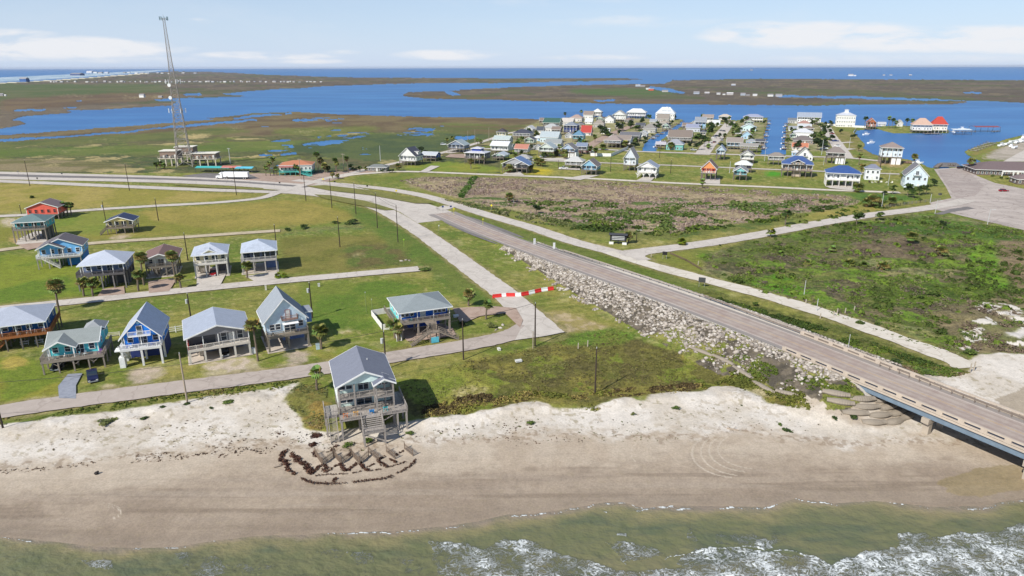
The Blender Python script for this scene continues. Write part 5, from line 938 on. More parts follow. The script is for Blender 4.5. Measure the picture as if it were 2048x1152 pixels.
MB().beam((-.9, .5, b_[4] + 2.5), (2.6, .5, b_[4] + 2.5), 1.4, .08).ob('awning', mat('paint', (238, 238, 236)), r)
mb = MB(); MB().box(b_[1] + .02, b_[1] + 2.0, 6.2, 9.6, b_[4], b_[4] + 2.6).ob('side_wing_wall', mat('siding', (120, 150, 206)), r); roofs(r, 'shed', b_[1] + .1, b_[1] + 2.0, 6.2, 9.6, b_[4] + 2.65, .3, mat('shingle', (140, 146, 154)), WHITE, .3, 'side_wing_roof')
c = P(856, 671); r, b_ = house('blue and turquoise hip-roofed stilt house with a double flight of wooden stairs in front', 'the blue house with the double stairs', (c.x - .3, c.y, 0), 12.2, 9.6, 22, 3.9, 2.7, 2.3, 'hip', (28, 104, 204), (138, 146, 148), post=(160, 150, 138), dk=(2.2, 0, 0), pnx=4, win=None, pt_=.4, enc=((-3, 5.0, 6., 11.4, (40, 80, 170)),), ov=.6)
for x in (-5.2, -4.1, -2.9, 2.9, 4.0, 5.1): window(r, x, b_[2] - .04, b_[4] + 1.55, .75, 1.3)
window(r, -.2, b_[2] - .04, b_[4] + 1.05, 1.2, 2.1, 'f', WHITE, 'door'); MB().box(b_[0] - .06, b_[0] - .01, b_[2], b_[3], b_[4], b_[5]).ob('side_wall', mat('siding', (108, 214, 214)), r)
for y in (4., 7., 10): window(r, b_[0] - .1, y, b_[4] + 1.5, 1.0, 1.2, 'l')
wd2 = mat('wood', (150, 138, 124)); MB().box(-.4, 1.8, -2.4, 0, 3.55, 3.85).ob('stair_landing', wd2, r); stairs(r, (.7, -2.4), 0, -1, 2.5, 3.75, 1.9, wd2, slope=.9); MB().box(-.5, 1.9, -4.9, -3.5, 2.25, 2.5).ob('stair_landing', wd2, r); posts(r, [(-.4, -4.8), (1.8, -4.8), (-.4, -2.3), (1.8, -2.3)], -.3, 3.3, .22, wd2)
stairs(r, (-.5, -4.2), -1, -.15, 0, 2.45, 1.2, wd2, slope=1.9); stairs(r, (1.9, -4.2), 1, -.15, 0, 2.45, 1.2, wd2, slope=1.9); MB().box(-.3, 1.5, -5.4, -5.3, .1, 1.5).ob('turquoise_panel', mat('paint', (96, 190, 210)), r)
MB().box(b_[0] - 1.6, b_[0] - .1, 2, b_[3], b_[4] - .3, b_[4] - .05).ob('side_deck', wd2, r); mb = MB(); rail_mb(mb, (b_[0] - 1.55, 1.), (b_[0] - 1.55, b_[3]), b_[4]); mb.ob('side_railing', wd2, r)
stairs(r, (b_[0] - .9, 2), 0, -1, 0, 3.8, 1.1, mat('paint', (220, 216, 208)), slope=.8)
# --- second row ---
c = P(207, 579); r, b_ = house('slate blue stilt house with big pale grey hip roof and dark deck', 'the slate blue hip-roofed house', (c.x, c.y, 0), 12.6, 9.6, 17, 4.6, 2.9, 2.8, 'hip', (120, 134, 164), (184, 190, 202), post=(140, 136, 134), dk=(3.0, 1.2, 0), deckc=(108, 104, 104), pt_=.34, ov=.6, enc=((.5, 6, 6, 12.2, (92, 90, 92)),))
c = P(325, 554); r, b_ = house('small white stilt house with chocolate brown roof and white lattice gable between tall palms', 'the brown-roofed house', (c.x, c.y, 0), 8.6, 10, 19, 3.4, 2.5, 1.6, 'gf', (222, 220, 210), (122, 98, 94), post=(140, 132, 120), dk=(1.8, 0, 0), cover=True, ov=.9, pt_=.34, pad=1)
mb = MB(); z_ = b_[5]
for a, b2 in (((-4.2, z_), (0, z_ + 1.4)), ((4.2, z_), (0, z_ + 1.4)), ((-4.2, z_), (4.2, z_)), ((-2.1, z_), (-2.1, z_ + .7)), ((2.1, z_), (2.1, z_ + .7)), ((0, z_), (0, z_ + 1.4)), ((-2.1, z_), (0, z_ + 1.4)), ((2.1, z_), (0, z_ + 1.4)), ((-3.2, z_ + .3), (-2.1, z_)), ((3.2, z_ + .3), (2.1, z_))): mb.beam((a[0], .12, a[1]), (b2[0], .12, b2[1]), .1, .16)
mb.ob('gable_truss', mat('paint', WHITE), r); MB().beam((-3.9, .2, .4), (0, .2, 3.), .14).beam((3.9, .2, 3.), (0, .2, .6), .14).ob('cross_brace', mat('wood', (150, 142, 130)), r); stairs(r, (-1.9, .6), 0, 1, 0, 3.3, 1.5, mat('wood', (208, 186, 156)))
c = P(425, 554); r, b_ = house('cream stilt house with pale grey hip roof, little cream gable and white balcony', 'the cream house with the white balcony', (c.x, c.y, 0), 9.6, 9.5, 19, 4.4, 2.7, 2.4, 'hip', (228, 216, 178), (184, 190, 202), post=(214, 210, 204), dk=(2.2, 0, 0), rail=(236, 232, 224), deckc=(226, 220, 210), pt_=.36, pad=1, rk='metal', enc=((1.2, 4.6, 6, 11.6, (120, 116, 120)),))
MB().ext([(-1.9, b_[5] + .55), (0, b_[5] + 1.45), (1.9, b_[5] + .55)], 'y', .75, 2.6).ob('dormer_wall', mat('siding', (238, 222, 168)), r); roofs(r, 'gf', -1.9, 1.9, .8, 4.2, b_[5] + .5, 1.0, mat('metal', (184, 190, 202)), WHITE, .3, 'dormer_roof')
stairs(r, (-2.6, .9), 0, 1, 0, 4.3, 2.4, mat('wood', (222, 210, 190)), slope=1.1)
c = P(521, 546); r, b_ = house('dark-windowed stilt house with pale grey hip roof at the right end of the second row', 'the glass-fronted house', (c.x, c.y, 0), 10.6, 10.5, 19, 4.2, 2.8, 2.5, 'hip', (96, 106, 130), (184, 192, 204), post=(190, 184, 176), dk=(1.8, .6, 0), rail=(200, 196, 190), pt_=.34, rk='metal', win=None, enc=((1.6, 5, 5.5, 12, (110, 130, 176)),), pad=1)
for x in (-3.6, -.7, 2.2, 4.3): window(r, x, b_[2] - .04, b_[4] + 1.35, 2.1 if x < 4 else 1.2, 2.1, 'f', (120, 124, 136), 'patio_door')
for y in (4, 7, 10): window(r, b_[1] + .04, y, b_[4] + 1.4, 1.2, 1.3, 'r')
c = P(112, 536); r, b_ = house('sky blue stilt house with brown shingle roof, front porch gable and white railing', 'the sky blue house', (c.x + 1.6, c.y, 0), 12.6, 8.5, 20, 3.6, 2.9, 2.6, 'gf', (122, 190, 242), (108, 102, 106), post=(170, 164, 156), dk=(3.0, .5, 0), rail=(236, 236, 234), cover=False, ov=.5, enc=((1.5, 6.2, 3.1, 11.4, (58, 130, 204)),))
roofs(r, 'gf', b_[0], b_[0] + 7.2, .8, 6, b_[5] - .02, 1.7, mat('shingle', (108, 102, 106)), WHITE, .4, 'porch_roof'); MB().ext([(b_[0] + .1, b_[5]), (b_[0] + 3.6, b_[5] + 1.6), (b_[0] + 7.1, b_[5])], 'y', 1., 6).ob('porch_gable_wall', mat('siding', (112, 180, 230)), r); posts(r, [(b_[0] + .2, 1), (b_[0] + 3.8, 1), (b_[0] + 7, 1)], b_[4], b_[5], .22, mat('paint', WHITE))
stairs(r, (-4.6, .4), 1, 0, 0, 3.5, 1.4, mat('paint', (226, 222, 214)), slope=1.3)
c = P(63, 484); house('teal stilt house with green-grey hip roof over an open concrete carport', 'the teal house', (c.x, c.y, 0), 10.8, 9, 16, 4.9, 2.6, 2.3, 'hip', (64, 166, 172), (106, 128, 128), post=(150, 140, 128), dk=(1.8, .5, 0), pt_=.34, enc=((3.4, 4.9, 3, 10, (96, 96, 92)),))
c = P(88, 440); house('coral red stilt house with brown gable roof beside leaning palms', 'the coral red house', (c.x, c.y, 0), 12, 9.5, 12, 2.4, 3.0, 2.2, 'gf', (228, 104, 88), (120, 106, 108), post=(140, 128, 118), dk=(0.2, 0, 0), cover=False, win='auto', door=False, winc=(228, 104, 88))
c = P(242, 468); r, b_ = house('small pale yellow stilt cottage with navy metal roof alone in the grass', 'the yellow cottage', (c.x, c.y, 0), 9.6, 6.5, 14, 2.6, 2.5, 1.7, 'gf', (228, 212, 150), (44, 52, 84), post=(140, 128, 116), dk=(1.8, .0, 0), rk='metal'); stairs(r, (-4.6, .9), -1, -.3, 0, 2.5, 1.2, mat('wood', (140, 128, 116)))
# ---------------- the town across the highway ----------------
# x0, x1, base, floor(0 = closed ground floor), eave, ridge, kind, wall, roof, label, short
W_ = (226, 226, 222); GY = (142, 144, 148); BRN = (132, 118, 110); TAN = (168, 150, 134)
TOWN = [
 (798, 843, 331, 322, 312, 296, 'gf', W_, (84, 84, 94), 'white steep-gabled stilt house alone at the left end of the town', 'the lone white gabled house'),
 (842, 880, 322, 316, 310, 303, 'gs', (58, 96, 176), (186, 190, 196), 'long blue house with white flat-looking roof beside the lone white gabled house', 'the long blue house'),
 (895, 938, 305, 297, 290, 281, 'gf', (126, 142, 164), (160, 176, 176), 'blue-grey stilt house with pale green metal gable roof by the marsh', 'the blue-grey marsh-side house'),
 (929, 980, 328, 317, 306, 299, 'hip', (110, 108, 116), (198, 198, 208), 'large stilt house with pale two-tier hip roof and wide porch by the open lawn', 'the two-tier roofed house'),
 (981, 1024, 309, 301, 291, 282, 'gs', W_, (206, 208, 214), 'white three storey house with blue side wall and flat pale roof', 'the white three storey house'),
 (986, 1026, 291, 285, 279, 271, 'gs', (206, 212, 214), (176, 190, 186), 'pale green-roofed house behind the white three storey house', 'the pale green-roofed house'),
 (993, 1016, 276, 272, 264, 256, 'pyr', (234, 224, 170), (70, 66, 74), 'pale yellow square house with dark pyramid roof', 'the yellow square house'),
 (985, 1018, 321, 315, 311, 306, 'gf', (190, 222, 216), (184, 196, 202), 'small pale aqua house with pale roof in front of the white three storey house', 'the small pale aqua house'),
 (1004, 1066, 346, 336, 328, 316, 'gf', (168, 166, 168), (96, 124, 172), 'wide grey stilt house with steel blue double roof on the front street', 'the steel-blue-roofed house'),
 (1029, 1061, 312, 304, 297, 288, 'gs', W_, (186, 116, 96), 'white house with salmon tile roof and outside stairs', 'the salmon-roofed house'),
 (1031, 1065, 328, 322, 316, 308, 'hip', (214, 212, 206), (160, 158, 156), 'low white house with light grey hip roof behind the steel-blue-roofed house', 'the low grey hip-roofed house'),
 (1077, 1116, 314, 303, 296, 286, 'gf', (206, 216, 206), (178, 192, 190), 'pale sage gable house on brown stilts over a carport', 'the sage gable house'),
 (1122, 1158, 315, 304, 298, 288, 'gf', (170, 190, 214), (134, 130, 130), 'pale blue gable house with grey-brown roof next to the sage gable house', 'the pale blue gable house'),
 (1153, 1177, 309, 300, 292, 285, 'gs', (196, 202, 216), (120, 134, 160), 'small white house with blue-grey roof behind the pale blue gable house', 'the small blue-grey-roofed house'),
 (1130, 1172, 338, 330, 323, 312, 'hip', (206, 206, 200), (184, 184, 180), 'light grey hip-roofed house with white wrap deck in the second street', 'the light grey wrap-deck house'),
 (1163, 1204, 350, 340, 332, 320, 'gf', (130, 184, 214), (130, 120, 118), 'light blue gable house on dark stilts with driveway, facing the dry brush lot', 'the light blue gable house'),
 (1080, 1124, 285, 0, 274, 263, 'gs', (192, 214, 222), (170, 182, 186), 'long pale blue house with light grey metal roof in the middle of the town', 'the long pale blue house'),
 (1090, 1128, 294, 0, 286, 278, 'gs', (222, 222, 218), (142, 148, 148), 'white house with grey roof in front of the long pale blue house', 'the white grey-roofed house'),
 (1025, 1068, 281, 272, 267, 258, 'hip', (218, 214, 208), (72, 74, 86), 'white house with dark slate hip roof and a wooden rear deck', 'the dark slate-roofed house'),
 (1049, 1072, 266, 0, 258, 252, 'gf', W_, (206, 206, 204), 'small bright white gabled house near the marsh edge', 'the small white marsh-edge house'),
 (1073, 1090, 266, 0, 260, 253, 'gs', (200, 198, 196), (66, 72, 84), 'small house with dark roof right of the small white marsh-edge house', 'the small dark-roofed house'),
 (1086, 1126, 256, 0, 245, 236, 'gs', (190, 190, 176), (60, 100, 86), 'long house with dark green metal roof at the back of the town', 'the dark green-roofed house'),
 (1087, 1122, 264, 0, 255, 247, 'hip', (212, 210, 206), (168, 170, 170), 'white hip-roofed house in front of the dark green-roofed house', 'the white hip-roofed house'),
 (1127, 1160, 270, 0, 251, 243, 'pyr', (36, 58, 130), (130, 138, 150), 'royal blue two storey house with grey hip roof', 'the royal blue house'),
 (1162, 1186, 271, 0, 264, 251, 'gs', (214, 206, 200), (190, 62, 54), 'white house with bright red roof beside the royal blue house', 'the red-roofed town house'),
 (1145, 1172, 284, 0, 271, 260, 'pyr', (128, 208, 208), (92, 136, 164), 'aqua house with blue roof in front of the red-roofed house', 'the aqua house'),
 (1124, 1150, 250, 0, 243, 236, 'gs', (212, 210, 206), (188, 180, 170), 'pale-roofed house behind the royal blue house', 'the pale-roofed house'),
 (1140, 1169, 243, 0, 236, 229, 'hip', (210, 202, 196), (164, 140, 128), 'light brown-roofed house at the back of the town by the bay', 'the light brown bay-side house'),
 (1167, 1190, 237, 0, 229, 222, 'gs', (222, 220, 216), (140, 124, 114), 'white house with flat brown roof by the bay', 'the brown flat-roofed bay house'),
 (1185, 1206, 235, 0, 224, 217, 'pyr', (218, 214, 208), (222, 218, 204), 'cream pyramid-roofed house by the bay', 'the cream pyramid-roofed house'),
 (1208, 1233, 246, 0, 238, 231, 'gf', W_, (110, 112, 120), 'white gabled house among trees near the bay', 'the white gabled bay house'),
 (1225, 1256, 243, 0, 230, 221, 'gf', W_, (176, 172, 168), 'large white two storey house near the bay', 'the large white bay house'),
 (1187, 1212, 255, 0, 248, 239, 'hip', (186, 178, 166), (148, 138, 126), 'tan-roofed house left of the first canal street', 'the tan-roofed house'),
 (1208, 1248, 296, 286, 281, 271, 'hip', (206, 212, 220), (152, 136, 130), 'house with brown hip roof and white porch beside the canal lots', 'the brown hip-roofed porch house'),
 (1254, 1296, 236, 0, 225, 217, 'hip', (212, 214, 222), (214, 214, 212), 'big white hip-roofed villa left of the first canal mouth', 'the big white villa'),
 (1312, 1354, 240, 0, 227, 214, 'hip', (230, 228, 222), (204, 208, 214), 'largest white mansion with pale blue-grey roofs at the first canal mouth', 'the canal-mouth mansion'),
 (1314, 1342, 244, 0, 237, 228, 'gs', (190, 184, 172), (144, 134, 122), 'brown-roofed house in front of the canal-mouth mansion', 'the brown-roofed canal house'),
 (1286, 1316, 266, 0, 257, 248, 'hip', (176, 172, 164), (138, 132, 126), 'grey-brown hip-roofed house on the first canal bank', 'the grey-brown canal-bank house'),
 (1240, 1286, 283, 0, 271, 264, 'gs', (196, 192, 186), (108, 108, 114), 'long low house with charcoal roof by the first canal', 'the charcoal-roofed house'),
 (1222, 1268, 294, 0, 279, 270, 'gs', (216, 216, 220), (142, 128, 118), 'long white house with brown roof in front of the charcoal-roofed house', 'the long white brown-roofed house'),
 (1318, 1344, 252, 0, 246, 241, 'hip', (180, 174, 164), (158, 146, 130), 'small tan-roofed house on the left canal bank', 'the small tan canal house'),
 (1296, 1320, 256, 0, 250, 244, 'hip', (170, 168, 160), (144, 140, 124), 'small olive-roofed house left of the first canal', 'the small olive-roofed house'),
 (1337, 1390, 286, 0, 274, 260, 'gs', (206, 202, 198), (128, 114, 104), 'wide brown-roofed house on the right bank of the first canal', 'the wide brown-roofed house'),
 (1333, 1372, 300, 0, 289, 278, 'hip', (110, 190, 184), (150, 154, 164), 'aqua house with blue-grey hip roof at the canal end', 'the aqua canal-end house'),
 (1312, 1333, 299, 292, 288, 283, 'gs', (150, 146, 150), (172, 168, 176), 'small open boat shelter house beside the aqua canal-end house', 'the boat shelter house'),
 (1373, 1405, 264, 0, 255, 248, 'gs', (190, 194, 206), (140, 146, 172), 'lavender-roofed house right of the first canal', 'the lavender-roofed house'),
 (1390, 1414, 262, 0, 243, 234, 'gs', (140, 192, 226), (134, 140, 150), 'tall light blue house on the wide street', 'the tall light blue house'),
 (1405, 1429, 250, 0, 235, 229, 'gs', (226, 222, 214), (150, 134, 124), 'white house with brown roof behind the tall light blue house', 'the white brown-roofed street house'),
 (1438, 1465, 244, 0, 233, 228, 'hip', (230, 224, 214), (190, 174, 160), 'cream house with arches at the far end of the wide street', 'the cream arched house'),
 (1247, 1281, 342, 330, 316, 297, 'gf', (206, 214, 222), (178, 168, 166), 'narrow three storey pale house with steep pinkish gable roof', 'the narrow three storey house'),
 (1275, 1323, 356, 345, 335, 324, 'gf', (234, 234, 230), (150, 158, 174), 'white gabled stilt house with white braced posts beside the front street', 'the white braced-post house'),
 (1402, 1442, 361, 346, 337, 322, 'gf', (240, 150, 84), (134, 112, 104), 'orange gable house with red shutters on dark stilts', 'the orange house'),
 (1432, 1458, 320, 309, 301, 292, 'gf', (176, 200, 222), (134, 148, 174), 'small light blue stilt house at the canal-end road', 'the small light blue stilt house'),
 (1454, 1489, 299, 0, 284, 275, 'gs', (172, 208, 226), (146, 134, 126), 'long pale blue house with brown roof behind the yellow house', 'the long pale blue brown-roofed house'),
 (1481, 1520, 305, 297, 292, 286, 'gs', (242, 210, 92), (150, 144, 138), 'bright yellow house on the second canal bank', 'the yellow canal house'),
 (1481, 1516, 327, 319, 311, 302, 'gf', W_, (128, 122, 122), 'white gabled house with screened porch behind the blue and aqua pair', 'the white screened-porch house'),
 (1471, 1508, 345, 336, 330, 320, 'hip', (30, 72, 170), (208, 210, 208), 'royal blue house with white roof behind the small aqua gable house', 'the royal blue white-roofed house'),
 (1467, 1504, 361, 350, 343, 335, 'gf', (128, 206, 212), (146, 148, 152), 'small aqua gable house with white deck and posts on the front street', 'the small aqua gable house'),
 (1537, 1573, 330, 320, 313, 304, 'hip', (222, 220, 214), (138, 128, 120), 'white house with brown hip roof at the end of the second canal', 'the second-canal-end house'),
 (1566, 1633, 354, 341, 329, 311, 'hip', (176, 152, 136), (60, 88, 150), 'large two storey brown house with cobalt blue hip roof and white arches', 'the large blue-roofed brown house'),
 (1594, 1633, 321, 0, 312, 296, 'gf', (232, 232, 230), (118, 110, 106), 'white steep gable house behind the large blue-roofed brown house', 'the white steep gable house'),
 (1488, 1530, 244, 0, 234, 228, 'hip', (232, 230, 226), (150, 156, 184), 'white villa with lavender roof left of the second canal mouth', 'the second-canal-mouth villa'),
 (1483, 1517, 262, 0, 255, 248, 'gf', (196, 224, 224), (196, 212, 212), 'pale aqua double-gabled house on the second canal', 'the pale aqua double-gabled house'),
 (1483, 1511, 278, 0, 271, 262, 'gf', (164, 206, 232), (142, 136, 136), 'light blue gabled house on the second canal', 'the light blue canal gable house'),
 (1597, 1645, 249, 0, 234, 225, 'gs', (234, 234, 230), (150, 160, 176), 'big white block-like house right of the second canal mouth', 'the big white block house'),
 (1578, 1612, 247, 0, 241, 236, 'gs', (180, 180, 180), (118, 122, 128), 'grey-roofed house in front of the big white block house', 'the grey-roofed canal row house'),
 (1598, 1623, 252, 0, 247, 241, 'hip', (190, 170, 160), (168, 124, 112), 'reddish-roofed house in the right canal row', 'the reddish-roofed row house'),
 (1597, 1626, 259, 0, 254, 248, 'gs', (222, 222, 220), (186, 190, 194), 'white house with pale metal roof in the right canal row', 'the pale metal-roofed row house'),
 (1589, 1631, 276, 0, 265, 257, 'hip', (232, 232, 230), (196, 198, 204), 'wide white hip-roofed house in the right canal row', 'the wide white row house'),
 (1589, 1632, 288, 0, 281, 271, 'hip', (150, 128, 116), (116, 106, 104), 'dark brown hip-roofed house in the right canal row', 'the dark brown row house'),
 (1586, 1620, 300, 0, 294, 286, 'gs', (226, 218, 206), (196, 116, 84), 'long house with terracotta roof in the right canal row', 'the terracotta-roofed house'),
 (1654, 1693, 328, 314, 306, 293, 'hip', (166, 158, 150), (132, 120, 114), 'grey-brown hip-roofed house with white garage doors', 'the white-garage house'),
 (1655, 1728, 374, 360, 347, 330, 'hip', (234, 234, 230), (50, 84, 152), 'large white two level house with bright blue hip roof and open garage bays', 'the large white blue-roofed house'),
 (1731, 1762, 360, 0, 338, 328, 'hip', (226, 228, 232), (122, 128, 146), 'white cottage with slate blue hip roof right of the large white blue-roofed house', 'the slate-roofed white cottage'),
 (1763, 1809, 329, 314, 296, 283, 'pyr', (208, 224, 240), (142, 126, 120), 'tall three storey pale blue house with brown hip roof by the basin', 'the tall basin house'),
 (1674, 1714, 254, 0, 231, 222, 'pyr', (236, 234, 224), (184, 188, 198), 'white three storey mansion with pale roof and small tower on the far point', 'the far-point mansion'),
 (1735, 1757, 258, 0, 245, 237, 'gf', (190, 104, 60), (176, 92, 66), 'orange-brown timber house on the basin shore', 'the orange-brown timber house'),
 (1757, 1773, 252, 0, 248, 244, 'gs', (216, 214, 210), (176, 178, 184), 'small white house right of the orange-brown timber house', 'the small white shore house'),
 (1795, 1811, 253, 0, 246, 240, 'gf', (206, 204, 200), (170, 166, 160), 'small pale house behind the shore palms', 'the small pale shore house'),
 (1827, 1868, 266, 0, 250, 236, 'hip', (226, 226, 224), (196, 158, 136), 'white waterside house with peach tile hip roof', 'the peach-roofed waterside house'),
 (1864, 1897, 265, 0, 249, 233, 'hip', (234, 224, 206), (196, 62, 48), 'cream waterside house with bright red roof', 'the red-roofed waterside house'),
 (1811, 1862, 376, 0, 350, 329, 'gf', (206, 222, 232), (120, 118, 122), 'pale blue steep-gabled house with balcony beside the boat ramp lot', 'the pale blue boat-ramp house'),
]
TY = -20
for i, (xa, xb, yb, yf, ye, yr, kind, wall, roof, lab, short) in enumerate(TOWN):
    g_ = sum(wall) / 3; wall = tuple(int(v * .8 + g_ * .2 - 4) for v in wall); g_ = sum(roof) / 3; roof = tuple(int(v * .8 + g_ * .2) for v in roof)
    near_ = yb > 300
    q = P((xa + xb) / 2, yb); sc = (yb - 134.5) * .952 / 62; tot = (xb - xa) / sc
    D = {'gf': 11., 'gs': tot * .62, 'hip': tot * .62, 'pyr': tot * .72}[kind]; D = min(D, 13)
    W0 = max(5., (tot - .34 * D) / .94); fx = xa + W0 * .94 * sc / 2; q = P(fx, yb)
    ze = zat(q, ye); hs = zat(q, yf) if yf else (2.5 if ze > 5 and 'mansion' not in short and yb < 305 else 0.); rd = D / 2 + (1.5 if yf else 0); back = Vector((.34, .94, 0)) * (0 if kind == 'gf' else rd); zr = zat(q + back, yr)
    rise = max(1.2, zr - ze); f_ = (1.8 if hs else 0.0); st = 2 if (ze - hs) > 5.6 else 1
    if ze - hs > 8.5: st = 3
    hw = (ze - hs) / st
    D2 = D - f_
    r, b_ = house(lab, short, (q.x, q.y, 0), W0, D2, TY, hs, hw, rise, kind, wall, roof, dk=(f_, 0, 0), fine=False, cover=True, st=st, post=(214, 210, 204) if wall[0] > 225 else (124, 114, 106), rail=WHITE if wall[0] > 200 else None, ov=.5, pt_=.35, pad=None, nm='stilt_house' if hs > 1 else 'house', group=None, rk='shingle' if (roof[2] < roof[0] + 8) else 'metal')
    x0, x1, y0, y1, z0, z1 = b_; ac = mat('paint', (236, 236, 234))
    if short == 'the two-tier roofed house': MB().box(x0 + 4, x1 - 4, y0 + 1.5, y1 - 2, z1 + .5, z1 + 2.6).ob('upper_wall', mat('siding', (40, 70, 150)), r); roofs(r, 'hip', x0 + 3.8, x1 - 3.8, y0 + 1.4, y1 - 1.8, z1 + 2.6, 1.1, mat('metal', roof), WHITE, .5, 'upper_roof')
    if short == 'the steel-blue-roofed house': roofs(r, 'gf', 1.0, x1 + 1.5, -1.5, 7, z1 - .1, 2.0, mat('metal', roof), WHITE, .5, 'front_gable_roof'); MB().ext([(1.1, z1), ((x1 + 2.5) / 2, z1 + 1.7), (x1 + 1.4, z1)], 'y', -1.2, 6).ob('front_gable_wall', mat('siding', wall), r)
    if short == 'the large blue-roofed brown house': roofs(r, 'gf', -3.4, 3.4, -1., 6, z1 + 1.2, 1.6, mat('metal', roof), WHITE, .4, 'center_gable_roof'); MB().box(-3.3, 3.3, -.8, 5, z1 + .05, z1 + 1.3).ob('center_gable_wall', mat('siding', wall), r); [window(r, x, -.84, z1 + .6, 1., .9) for x in (-1.8, 0, 1.8)]; MB().box(-2.5, 2.5, 2.2, 8, 0, z0 - .31).ob('ground_floor_wall', mat('siding', (196, 180, 164)), r)
    if short == 'the large white blue-roofed house': pass
    if short == 'the canal-mouth mansion': MB().box(-4, 6, 2, 8, z1, z1 + 3.4).ob('upper_wall', mat('siding', wall), r); roofs(r, 'hip', -4, 6, 2, 8, z1 + 3.4, 2.0, mat('metal', roof), WHITE, .5, 'upper_roof'); MB().box(0, 2.4, 4.4, 6.8, z1 + 5, z1 + 7.6).ob('cupola', ac, r)
    if short == 'the far-point mansion': MB().box(-1.8, 1.8, y0 + 4, y0 + 7.6, z1 + 1, z1 + rise + 1.2).ob('cupola', ac, r); roofs(r, 'pyr', -1.9, 1.9, y0 + 3.9, y0 + 7.7, z1 + rise + 1.2, .9, mat('metal', roof), WHITE, .3, 'cupola_roof')
    if short == 'the orange house':
        for x in np.linspace(x0 + .8, x1 - .8, 7): MB().box(x - .18, x + .18, .1, .18, z0 + 1.05, z0 + 2.6).ob('shutter', mat('paint', (190, 50, 44)), r)
    if short == 'the white braced-post house':
        for x in np.linspace(-W0 / 2 + .2, W0 / 2 - .2, 4): MB().beam((x, .1, z0 - 1.7), (x - 1.1, .1, z0 - .4), .2).beam((x, .1, z0 - 1.7), (x + 1.1, .1, z0 - .4), .2).ob('knee_brace', ac, r)
    if short in ('the pale blue boat-ramp house', 'the white steep gable house', 'the narrow three storey house', 'the lone white gabled house'):
        MB().box(-1.8, 1.8, y0 - 1.4, y0 - .05, z1 - .2, z1 - .05).ob('balcony_floor', ac, r); mb = MB(); rail_mb(mb, (-1.8, y0 - 1.35), (1.8, y0 - 1.35), z1 - .05, .9, .4); mb.ob('balcony_railing', mat('paint', (70, 74, 84)), r); window(r, 0, y0 - .05, z1 + 1.1, 1.4, 1.9, 'f', WHITE, 'patio_door')
    if short == 'the aqua house': MB().ball((x1 - 2, -1.5, 1.9), 2.2, 1).ob('dome_shelter', mat('paint', (130, 214, 214)), r)
    if short == 'the lone white gabled house': MB().box(x1 - 2.5, x1 - .3, 5, 9, z1 + .2, z1 + 2.6).ob('dormer_wall', mat('siding', wall), r); roofs(r, 'shed', x1 - 2.5, x1 + .2, 5, 9, z1 + 2.6, .3, mat('shingle', roof), WHITE, .3, 'dormer_roof')
    if short in ('the white-garage house', 'the tall basin house', 'the pale blue gable house'):
        for x in (0.3, 3.4): MB().box(x, x + 2.7, .5, 9, 0, z0 - .32).ob('garage_wall', ac, r)
# the long brown building by the lot and its neighbour
q = P(2010, 352); r, b_ = house('long single storey brown building with dark hip roof and white porch frame', 'the long brown building', (q.x + 6, q.y, 0), 42, 20, -14, 0, 3.2, 4.0, 'hip', (112, 98, 92), (112, 98, 98), dk=(0, 0, 0), fine=False, win='auto', nm='commercial_building', cat='building', ov=1.0)
MB().box(-8, 4, -2.4, -2.1, 2.5, 3.1).box(-8, -7.6, -2.4, -2.1, 0, 2.5).box(-2.2, -1.8, -2.4, -2.1, 0, 2.5).box(3.6, 4, -2.4, -2.1, 0, 2.5).ob('porch_frame', mat('paint', WHITE), r)
q = P(2052, 370); house('small brown-roofed outbuilding in front of the long brown building at the right edge', 'the brown outbuilding', (q.x + 4, q.y, 0), 16, 10, -14, 0, 2.8, 2.6, 'hip', (110, 96, 90), (122, 108, 106), dk=(0, 0, 0), fine=False, nm='outbuilding', cat='building')
# restaurant by the junction
q = P(588, 351); r, b_ = house('white roadside building with orange tile hip roof, teal deck and teal ramp', 'the orange-roofed roadside building', (q.x + 1, q.y, 0), 19, 14, 8, 2.4, 3.4, 2.2, 'hip', (216, 212, 204), (184, 122, 92), post=(72, 168, 160), dk=(2.6, 0, 0), rail=(72, 176, 166), deckc=(84, 184, 174), fine=False, nm='roadside_building', cat='building', cover=False)
stairs(r, (1.5, 0), .85, -.5, 0, 2.4, 2.2, mat('paint', (84, 184, 174)), 'ramp', slope=4.); MB().box(-9.5, -1, -.2, 2.6, 5.0, 5.3).ob('awning', mat('paint', (196, 128, 120)), r)
def canopy(label, px, w, d, h, c, c2=None, nm='canopy', cat='canopy', tr=(90, 90, 90)):
    q = P(*px); t = empty(nm, q, R(-3), label, cat); MB().ext([(-d / 2, h), (0, h + .7), (d / 2, h), (d / 2, h + .12), (0, h + .82), (-d / 2, h + .12)], 'x', -w / 2, w / 2).ob('roof', mat('paint', c), t)
    for x in (-w / 2 + .2, 0, w / 2 - .2):
        for y in (-d / 2 + .2, d / 2 - .2): MB().box(x - .1, x + .1, y - .1, y + .1, -.6, h + .05).ob('post', mat('paint', tr), t)
    return t
canopy('long turquoise shade canopy behind the parked white semi truck', (430, 343), 22, 7, 2.6, (70, 178, 176)); canopy('red and white shade canopy behind the trailer of the semi truck', (466, 343), 12, 7, 2.8, (206, 128, 118)); canopy('light blue shade canopy at the rear end of the semi truck', (492, 344), 11, 7, 2.6, (96, 186, 206))
canopy('open boat house with pale metal roof on the water right of the red roof', (1918, 268), 17, 12, 4.2, (206, 214, 216), nm='boathouse', cat='boathouse'); canopy('open boat house with red-brown roof standing alone in the water on the far right', (1968, 262), 24, 12, 4.2, (142, 76, 80), nm='boathouse', cat='boathouse')
